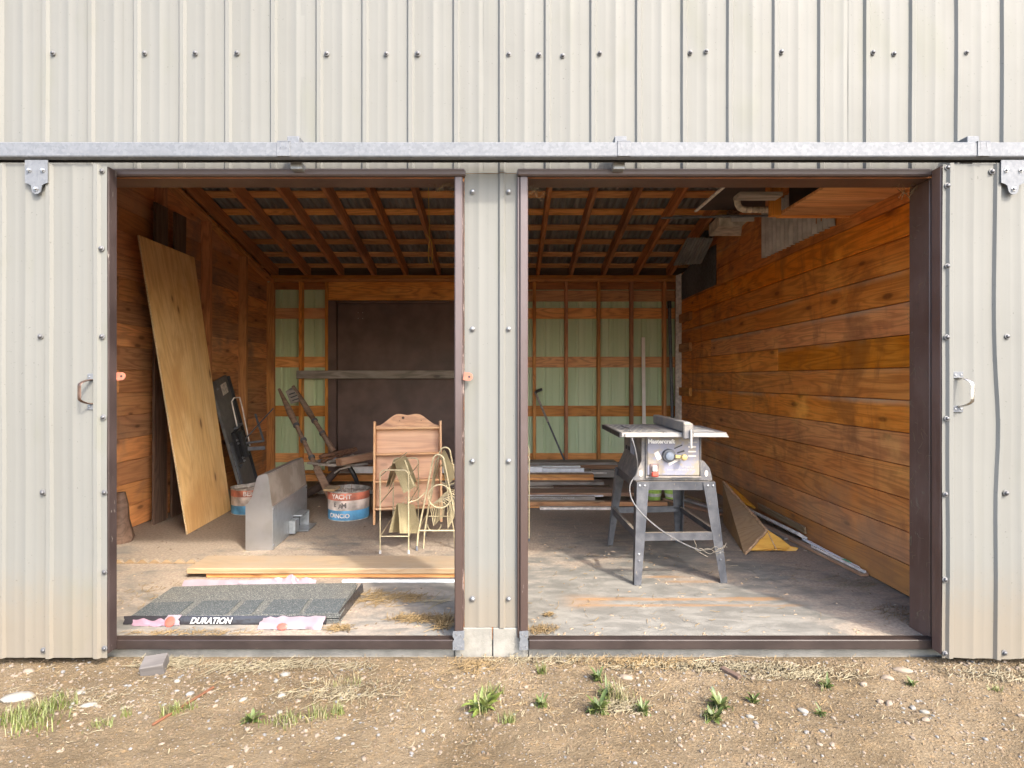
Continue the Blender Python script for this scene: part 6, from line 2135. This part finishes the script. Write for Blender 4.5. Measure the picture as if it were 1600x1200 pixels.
# ------------------------------------------------------------------ straw and dirt blown in
def straw(center, spread, n, L0, L1, mat, name="straw", zf=0.0, lift=0.012, seed=0, group=None):
    rr = random.Random(seed)
    mb = MB()
    for i in range(n):
        while True:
            ux, uy = rr.gauss(0, 0.5), rr.gauss(0, 0.5)
            if abs(ux) < 1 and abs(uy) < 1: break
        x, y = center[0] + ux * spread[0], center[1] + uy * spread[1]
        L = rr.uniform(L0, L1); a = rr.uniform(0, PI); bend = rr.uniform(-0.4, 0.4)
        z0 = (zf if zf is not None else ground_z(x, y)) + 0.002
        w = rr.uniform(0.0005, 0.0014)
        pts = []
        for j in range(4):
            t = j / 3 - 0.5
            pts.append(Vector((x + math.cos(a + bend * t) * L * t, y + math.sin(a + bend * t) * L * t, z0 + lift * rr.random() * (0.3 + abs(t)))))
        d = Vector((-math.sin(a), math.cos(a), 0)) * w
        mb.add([p - d + Vector((0, 0, 0.0)) for p in pts] + [p + d + Vector((0, 0, w)) for p in pts], [(j, j + 1, j + 5, j + 4) for j in range(3)])
    return stuff(name, mb, mat)


def fp(x, y):
    v = FL(x, y); return (v.x, v.y)


straw(fp(585, 935), (0.13, 0.12), 260, 0.03, 0.10, STRAW_MAT, seed=1)
straw(fp(655, 968), (0.16, 0.05), 320, 0.03, 0.09, STRAW_MAT, seed=2, lift=0.022)
straw(fp(640, 935), (0.10, 0.08), 160, 0.03, 0.09, STRAW_MAT, seed=3)
straw(fp(530, 983), (0.07, 0.04), 120, 0.03, 0.08, STRAW_MAT, seed=4)
straw(fp(695, 975), (0.05, 0.08), 160, 0.05, 0.14, STRAW_MAT, seed=5, lift=0.04)
straw(fp(680, 940), (0.06, 0.05), 20, 0.1, 0.22, STRAW_PALE, seed=6)
straw(fp(845, 985), (0.08, 0.05), 200, 0.02, 0.06, STRAW_MAT, seed=7, lift=0.02)
straw(fp(858, 962), (0.03, 0.02), 60, 0.02, 0.05, STRAW_MAT, seed=8, lift=0.02)
straw(fp(1335, 912), (0.22, 0.12), 150, 0.03, 0.09, STRAW_PALE, seed=9)
straw(fp(1400, 960), (0.12, 0.14), 160, 0.02, 0.06, STRAW_MAT, seed=10)
straw(fp(1240, 900), (0.35, 0.25), 90, 0.02, 0.07, STRAW_PALE, seed=11)
straw(fp(300, 990), (0.35, 0.03), 160, 0.02, 0.06, STRAW_MAT, seed=12)
straw(fp(240, 930), (0.18, 0.25), 90, 0.02, 0.06, STRAW_MAT, seed=13)
straw(fp(420, 875), (0.7, 0.4), 90, 0.02, 0.06, STRAW_PALE, seed=14)
straw(fp(1000, 960), (0.9, 0.3), 110, 0.015, 0.06, STRAW_MAT, seed=15)
straw(fp(950, 880), (0.7, 0.7), 110, 0.015, 0.06, STRAW_MAT, seed=16)
# small nests of straw in the top corners of the frames
for (px, py, k) in ((700, 284, 21), (1415, 296, 22), (838, 297, 23)):
    rr = random.Random(k); mb = MB(); q = P(px, py, 2.68)
    for i in range(60 if k == 21 else 22):
        p0 = q + Vector((rr.gauss(0, 0.03), rr.gauss(0, 0.015), rr.gauss(0, 0.012)))
        p1 = p0 + Vector((rr.gauss(0, 0.02), rr.gauss(0, 0.01), rr.gauss(-0.004, 0.016)))
        p2 = p1 + Vector((rr.gauss(0, 0.015), 0, rr.gauss(-0.006, 0.012)))
        mb.tube([p0, p1, p2], 0.0008, 4, False, False)
    stuff("straw_nest", mb, STRAW_MAT)
# cobweb threads with dust across the right jamb
mb = MB(); rr = random.Random(5)
for i in range(70):
    z = rr.uniform(0.05, 1.95); y = rr.uniform(0.015, 0.13)
    p0 = Vector((XR1 - 0.003, y, z)); a = rr.uniform(0, 2 * PI); L = rr.uniform(0.012, 0.05)
    mb.tube([p0, p0 + Vector((-0.006, math.cos(a) * L * 0.5, math.sin(a) * L * 0.5)), p0 + Vector((-0.001, math.cos(a + .4) * L, math.sin(a + .4) * L))], 0.0006, 3, False, False)
stuff("cobweb_straw", mb, STRAW_PALE)
# wood chips and crumbs on the concrete
mb = MB(); rr = random.Random(11)
for i in range(700):
    x, y = rr.uniform(-2.6, 2.1), 0.03 + 3.2 * rr.random() ** 1.6
    s_ = rr.uniform(0.002, 0.007); a = rr.uniform(0, 3)
    mb.M = T(x, y, 0.0005) @ Matrix.Rotation(a, 4, 'Z')
    l = s_ * rr.uniform(1, 3.2)
    mb.add([(-l, -s_, 0), (l, -s_ * .6, 0), (l * .8, s_, 0), (-l, s_ * .7, 0), (0, 0, s_ * 0.9)], [(0, 1, 4), (1, 2, 4), (2, 3, 4), (3, 0, 4)])
stuff("floor_crumbs", mb, plain("crumbs", (0.20, 0.15, 0.10), 0.9, 0, 0.4, 1.5))

# ------------------------------------------------------------------ the ground in front
def gp(x, y):
    v = FL(x, y, GZ)
    return Vector((v.x, v.y, ground_z(v.x, v.y)))


def rock(name, mat, c, sx, sy, sz, rot, seed, label=None, sub=2):
    import bmesh
    bm = bmesh.new()
    bmesh.ops.create_icosphere(bm, subdivisions=sub, radius=1.0)
    M = T(c) @ Matrix.Rotation(rot, 4, 'Z')
    mb = MB()
    vs = []
    for v in bm.verts:
        p = v.co
        k = 1 + 0.22 * mnoise.noise(p * 1.3 + Vector((seed, seed * 2, 0))) + 0.08 * mnoise.noise(p * 3.5 + Vector((seed, 1, 0)))
        vs.append(M @ Vector((p.x * sx * k, p.y * sy * k, p.z * sz * k)))
    mb.add(vs, [[v.index for v in f.verts] for f in bm.faces])
    bm.free()
    if label:
        return solo(name, mb, mat, label, "rock", "loose rocks on the dirt", 40)
    return mb


ROCK_W = plain("pale_river_stone", (0.175, 0.163, 0.138), 0.8, 0, 0.14, 25, bump=0.3)
ROCK_G = plain("grey_stone", (0.14, 0.136, 0.128), 0.8, 0, 0.2, 25, bump=0.3)
ROCK_T = plain("tan_stone", (0.165, 0.13, 0.096), 0.85, 0, 0.2, 20, bump=0.3)
rk = ((29, 1086, 0.062, 0.030, 0.020, 0.30, ROCK_W, "large flat white stone at the left edge of the dirt"),
      (138, 1098, 0.030, 0.013, 0.009, 0.45, ROCK_W, "narrow pale stone right of the large white stone"),
      (126, 1078, 0.016, 0.012, 0.008, 0.2, ROCK_W, "small round white stone above the narrow pale one"),
      (114, 1096, 0.008, 0.008, 0.007, 0.2, ROCK_W, "tiny white pebble between two pale stones"),
      (446, 1053, 0.022, 0.012, 0.010, 0.1, ROCK_W, "chalky white lump in front of the shingle bundle"),
      (440, 1085, 0.016, 0.010, 0.009, 0.5, ROCK_W, "small white stone below the chalky lump"),
      (437, 1111, 0.011, 0.010, 0.008, 0.9, ROCK_W, "round white stone near the bottom edge of the dirt"),
      (978, 1056, 0.030, 0.018, 0.010, -0.5, ROCK_T, "flat tan stone in front of the table saw bay"),
      (1387, 1056, 0.026, 0.016, 0.012, -0.3, ROCK_T, "tan stone near the foot of the right sliding door"),
      (1410, 1045, 0.040, 0.015, 0.012, -0.3, ROCK_T, "long buried tan stone beside the right door frame"),
      (1349, 1066, 0.016, 0.012, 0.010, 0.2, ROCK_T, "round tan stone left of the buried long one"),
      (1375, 1093, 0.014, 0.010, 0.009, 0.3, ROCK_T, "left one of two tan stones touching each other"),
      (1389, 1096, 0.017, 0.012, 0.010, 0.7, ROCK_T, "right one of two tan stones touching each other"),
      (1255, 1106, 0.020, 0.011, 0.009, -0.7, ROCK_W, "smooth pale stone lying alone on the dirt"),
      (1426, 1102, 0.014, 0.011, 0.010, 0.6, ROCK_G, "dark grey stone below the two touching stones"),
      (1445, 1110, 0.018, 0.010, 0.009, -0.3, ROCK_W, "pale stone next to the dark grey one"),
      (1172, 1117, 0.014, 0.008, 0.008, -0.3, ROCK_W, "pale stone beside the leafy weed"),
      (1446, 1124, 0.016, 0.01, 0.009, 0.1, ROCK_T, "tan stone close to the bottom edge on the right"),
      (831, 1095, 0.009, 0.007, 0.007, 0.1, ROCK_W, "small white stone touching a green tuft"),
      (297, 1084, 0.016, 0.010, 0.010, 0.7, ROCK_G, "grey white stone above the red-brown stick"),
      (380, 1090, 0.017, 0.008, 0.008, 0.8, ROCK_W, "slanting white stone right of the red-brown stick"),
      (277, 1061, 0.012, 0.010, 0.009, 0.4, ROCK_W, "small white stone below the grey wood offcut"),
      (45, 1046, 0.026, 0.014, 0.010, 0.0, ROCK_T, "flat tan stone in the shadow of the left door"))
for i, (px, py, sx, sy, sz, rot, m, lab) in enumerate(rk):
    c = gp(px, py)
    rock("rock", m, c + Vector((0, 0, sz * 0.25)), sx, sy, sz, rot, i * 3.7, lab)

# countless pebbles
import bmesh
bm = bmesh.new(); bmesh.ops.create_icosphere(bm, subdivisions=1, radius=1.0)
IV = [v.co.copy() for v in bm.verts]; IF = [[v.index for v in f.verts] for f in bm.faces]; bm.free()
rr = random.Random(3)
for mat, n, lo, hi, nm in ((ROCK_T, 1900, 0.0022, 0.011, "gravel"), (ROCK_W, 520, 0.002, 0.0065, "gravel"), (ROCK_G, 900, 0.002, 0.009, "gravel")):
    mb = MB()
    for i in range(n):
        x, y = rr.uniform(-2.3, 2.3), -0.06 - 0.75 * rr.random() ** 1.25
        if mnoise.noise(Vector((x * 2.0, y * 2.0, 17))) < -0.12 and rr.random() < 0.7: continue
        r_ = lo + (hi - lo) * rr.random() ** 3
        M = T(x, y, ground_z(x, y) + r_ * 0.15) @ Matrix.Rotation(rr.uniform(0, 6), 4, 'Z')
        a, b, c = rr.uniform(0.8, 1.5), rr.uniform(0.7, 1.1), rr.uniform(0.45, 0.8)
        mb.add([M @ Vector((p.x * r_ * a * rr.uniform(.85, 1.1), p.y * r_ * b, p.z * r_ * c)) for p in IV], IF)
    stuff(nm, mb, mat)
for k, (cx, cy, sx, sy, n, m) in enumerate(((1120, 1040, 0.5, 0.04, 420, STRAW_PALE), (1000, 1035, 0.35, 0.05, 260, STRAW_MAT), (860, 1032, 0.3, 0.04, 120, STRAW_PALE), (440, 1040, 0.45, 0.05, 260, STRAW_PALE), (260, 1035, 0.15, 0.04, 150, STRAW_PALE), (740, 1040, 0.12, 0.05, 120, STRAW_MAT),
                             (1250, 1050, 0.3, 0.06, 260, STRAW_PALE), (1560, 1050, 0.3, 0.08, 200, STRAW_PALE), (530, 1080, 0.25, 0.08, 160, STRAW_PALE), (970, 1100, 0.12, 0.05, 130, STRAW_PALE), (800, 1080, 2.2, 0.35, 520, STRAW_MAT), (800, 1090, 2.2, 0.35, 320, STRAW_PALE), (120, 1090, 0.3, 0.1, 120, STRAW_PALE))):
    v = FL(cx, cy, GZ)
    straw((v.x, v.y), (sx, sy), int(n * 1.5), 0.012, 0.085 if k < 10 else 0.038, m, "dry_grass_litter", None, 0.014, 40 + k)
CLOD = plain("soil_clod", (0.095, 0.066, 0.038), 0.95, 0, 0.4, 2.0)
mb = MB()
for i in range(5200):
    x, y = rr.uniform(-2.3, 2.3), -0.05 - 0.8 * rr.random() ** 1.2
    r_ = 0.0018 + 0.0065 * rr.random() ** 4
    M = T(x, y, ground_z(x, y)) @ Matrix.Rotation(rr.uniform(0, 6), 4, 'Z')
    mb.add([M @ Vector((a * r_ * rr.uniform(.7, 1.4), b * r_ * rr.uniform(.7, 1.4), c * r_ * rr.uniform(.6, 1.2))) for a, b, c in ((1, 0, 0), (-1, 0, 0), (0, 1, 0), (0, -1, 0), (0, 0, 1))], [(0, 2, 4), (2, 1, 4), (1, 3, 4), (3, 0, 4)])
stuff("soil_clods", mb, CLOD)

# wood bits
OFFCUT = wood("dull_grey_offcut", (0.045, 0.04, 0.037), (0.088, 0.08, 0.075), (0.125, 0.113, 0.105), 0.8, 0.3)
REDSTICK = wood("red_brown_stick", (0.06, 0.022, 0.01), (0.15, 0.06, 0.026), (0.2, 0.085, 0.04), 0.7, 0)
BARK = wood("dry_bark", (0.05, 0.03, 0.02), (0.115, 0.075, 0.055), (0.16, 0.11, 0.085), 0.8, 0)
TWIG = plain("dry_twig", (0.23, 0.175, 0.11), 0.8, 0, 0.3, 30)
def lying(name, label, cat, pts_a, pts_b, w, t, mat, zoff=0.0, up=(0, 0, 1)):
    a, b = gp(*pts_a), gp(*pts_b)
    a.z += t / 2 + zoff; b.z += t / 2 + zoff
    o = board(name, a, b, up, w, t, mat, None, 0.002)
    o['label'] = label; o['category'] = cat; o['kind'] = 'thing'
    return o
lying("wood_offcut", "grey wood offcut with a bare end lying by the left door edge", "wood offcut", (223, 1046), (260, 1042), 0.075, 0.055, OFFCUT, -0.006, (0.1, -0.25, 1))
lying("stick", "red-brown stick lying across the dirt in front of the left bay", "stick", (238, 1132), (334, 1074), 0.010, 0.008, REDSTICK, 0.004)
lying("bark_piece", "brown piece of bark in the straw in front of the table saw bay", "bark", (1128, 1043), (1156, 1058), 0.024, 0.014, BARK, 0.0)
lying("twig", "thin dark twig beside the green weed cluster", "twig", (993, 1090), (1022, 1108), 0.004, 0.004, DARKBOARD, 0.006)
lying("twig", "long pale twig lying along the right door sill", "twig", (1085, 1034), (1145, 1020), 0.005, 0.005, TWIG, 0.006)
lying("twig", "pale bent twig meeting the long pale twig near the right sill", "twig", (1145, 1020), (1196, 1030), 0.004, 0.004, TWIG, 0.006)
lying("twig", "straight pale stalk in the dirt under the left bay sill", "twig", (500, 1026), (525, 1058), 0.004, 0.004, STRAW_PALE, 0.006)
lying("twig", "thin stalk lying toward the bottom edge below the left bay", "twig", (468, 1110), (505, 1090), 0.003, 0.003, STRAW_PALE, 0.004)

# ------------------------------------------------------------------ weeds and grass
def leaf_mat(name, a, b):
    g = G(name, 0.5, 0, 0.4)
    n = g.noise(g.pos(), 30, 3)
    r_ = g.rnd()
    g.color(g.mix(g.step(n, 0.3, 0.7), a, b))
    g.put(g.b.inputs["Subsurface Weight"], 0.0)
    return g.m
GRASS = leaf_mat("young_grass", (0.066, 0.086, 0.017), (0.132, 0.146, 0.042))
WEED = leaf_mat("weed_leaf", (0.036, 0.060, 0.013), (0.088, 0.110, 0.028))
DRYG = leaf_mat("dry_grass_blade", (0.155, 0.125, 0.065), (0.23, 0.20, 0.11))


def blade(mb, c, a, L, w, lean, n=4, fold=0.0):
    d = Vector((math.cos(a), math.sin(a), 0)); s = Vector((-d.y, d.x, 0))
    vs = []
    for i in range(n + 1):
        t = i / n
        out = lean * L * t * t
        hgt = L * t * math.sqrt(max(0.05, 1 - (lean * t) ** 2 * 0.8))
        ww = w * (1 - t) ** 0.7 + 0.0002
        p = c + d * out + Vector((0, 0, hgt))
        vs += [p - s * ww, p + s * ww]
    mb.add(vs, [(2 * i, 2 * i + 1, 2 * i + 3, 2 * i + 2) for i in range(n)])


def leaf(mb, c, a, L, w, rise, droop, n=6):
    d = Vector((math.cos(a), math.sin(a), 0)); s = Vector((-d.y, d.x, 0))
    rows = []
    for i in range(n + 1):
        t = i / n
        p = c + d * (L * t) + Vector((0, 0, rise * L * t - droop * L * t * t))
        ww = w * (math.sin(PI * min(1, t * 0.85 + 0.12)) ** 0.8) * (1 if i < n else 0.1)
        rows.append([p - s * ww + Vector((0, 0, ww * 0.35)), p, p + s * ww + Vector((0, 0, ww * 0.35))])
    mb.grid(rows)


def grass_tuft(px, py, n, L, spread, label, seed, mat=None, dry=0.15, group="grass tufts growing in the dirt"):
    rr = random.Random(seed)
    L *= 1.25; spread *= 1.2; n = int(n * 1.25)
    c = gp(px, py)
    t = thing("grass_tuft", label, "grass tuft", c, group)
    for nm, m, k in (("green_blades", GRASS if mat is None else mat, int(n * (1 - dry))), ("dry_blades", DRYG, max(2, int(n * dry)))):
        mb = MB()
        for i in range(k):
            q = Vector((c.x + rr.gauss(0, spread), c.y + rr.gauss(0, spread * 0.6), 0)); q.z = ground_z(q.x, q.y) - 0.002
            blade(mb, q, rr.uniform(0, 2 * PI), L * rr.uniform(0.45, 1.1), rr.uniform(0.0010, 0.0022), rr.uniform(0.1, 0.85))
        o = part(nm, mb, m, t)
        o['kind'] = 'stuff'
    return t


def weed(px, py, n, L, label, seed, w=0.16, mat=None, group="leafy weeds growing in the dirt"):
    rr = random.Random(seed)
    L *= 1.5
    c = gp(px, py)
    t = thing("weed", label, "weed", c, group)
    mb = MB()
    for i in range(int(n * 1.5)):
        leaf(mb, c + Vector((rr.gauss(0, L * 0.12), rr.gauss(0, L * 0.12), 0.002)), rr.uniform(0, 2 * PI), L * rr.uniform(0.5, 1.0), L * w * 0.72 * rr.uniform(0.5, 1.2), rr.uniform(0.25, 1.9), rr.uniform(0.2, 0.8))
    o = part("leaves", mb, mat or WEED, t, 80)
    o['kind'] = 'stuff'
    for nm, m, k in (("thin_blades", GRASS, n), ("dry_stems", DRYG, n // 2 + 3)):
        mb = MB()
        for i in range(k):
            q = c + Vector((rr.gauss(0, L * 0.35), rr.gauss(0, L * 0.3), 0)); q.z = ground_z(q.x, q.y) - 0.002
            blade(mb, q, rr.uniform(0, 2 * PI), L * rr.uniform(0.5, 1.0), 0.0014, rr.uniform(0.2, 0.95))
        o = part(nm, mb, m, t)
        o['kind'] = 'stuff'
    return t


grass_tuft(80, 1105, 130, 0.045, 0.035, "grass tuft beside the large white stone", 1)
grass_tuft(100, 1086, 30, 0.030, 0.010, "small upright grass sprig above the left edge grass", 2)
grass_tuft(15, 1122, 110, 0.05, 0.04, "grass tuft in the bottom left corner", 3)
grass_tuft(50, 1130, 120, 0.045, 0.04, "thick grass between the corner tuft and the white stone", 4)
grass_tuft(155, 1128, 40, 0.025, 0.02, "low thin grass below the narrow pale stone", 5)
grass_tuft(198, 1112, 22, 0.035, 0.008, "thin sprig left of the red-brown stick", 6)
grass_tuft(270, 1112, 70, 0.040, 0.014, "bright grass tuft growing over the red-brown stick", 7)
grass_tuft(295, 1106, 26, 0.03, 0.010, "small sprig right of the stick's tuft", 8)
weed(393, 1124, 16, 0.030, "low round green weed near the bottom edge left of centre", 9, 0.25)
grass_tuft(447, 1128, 60, 0.035, 0.03, "thin grass right of the low round weed", 10)
grass_tuft(497, 1118, 60, 0.040, 0.018, "fine grass tuft mixed with dry stalks below the left bay", 11, None, 0.35)
grass_tuft(528, 1110, 45, 0.040, 0.010, "bright thin grass right of the fine mixed tuft", 12)
grass_tuft(540, 1068, 50, 0.030, 0.03, "sparse dry tuft on the bare dirt below the long plank", 13, None, 0.7)
weed(752, 1103, 22, 0.055, "dandelion-like weed with long leaves in front of the middle post", 14, 0.15, leaf_mat("bright_weed_leaf", (0.065, 0.098, 0.017), (0.135, 0.165, 0.036)))
grass_tuft(768, 1078, 60, 0.038, 0.02, "bright grass clump just above the dandelion-like weed", 15)
grass_tuft(795, 1122, 45, 0.035, 0.012, "short grass right of the dandelion-like weed", 16)
grass_tuft(847, 1048, 40, 0.040, 0.008, "upright green sprig near the right bay's left corner", 17)
weed(846, 1096, 26, 0.022, "small bushy green weed below the upright sprig", 18, 0.22)
weed(935, 1062, 20, 0.030, "green weed at the top of the large straggly cluster", 19, 0.2)
weed(935, 1110, 34, 0.034, "dark green weed at the lower left of the straggly cluster", 20, 0.2)
weed(948, 1088, 20, 0.030, "middle green weed of the straggly cluster", 24, 0.16)
weed(1004, 1108, 22, 0.026, "fine green weed at the right end of the straggly cluster", 21, 0.18)
grass_tuft(968, 1092, 90, 0.060, 0.02, "straggly pale stalks in the middle of the weed cluster", 22, None, 0.75)
weed(1125, 1102, 18, 0.032, "upper leafy weed of a pair below the table saw bay", 23, 0.3)
weed(1112, 1120, 22, 0.030, "lower leafy weed of a pair below the table saw bay", 25, 0.28)
weed(1177, 1092, 12, 0.020, "tiny leafy weed right of the leafy pair", 26, 0.34)
weed(1291, 1071, 14, 0.026, "leafy weed in front of the right end of the sill", 27, 0.2)
weed(1281, 1112, 12, 0.018, "tiny weed near the smooth pale stone", 28, 0.25)
weed(1424, 1065, 10, 0.018, "small sprout among the tan stones by the right door", 29, 0.2)
grass_tuft(1558, 1076, 20, 0.022, 0.012, "faint grass sprig under the right sliding door", 30)
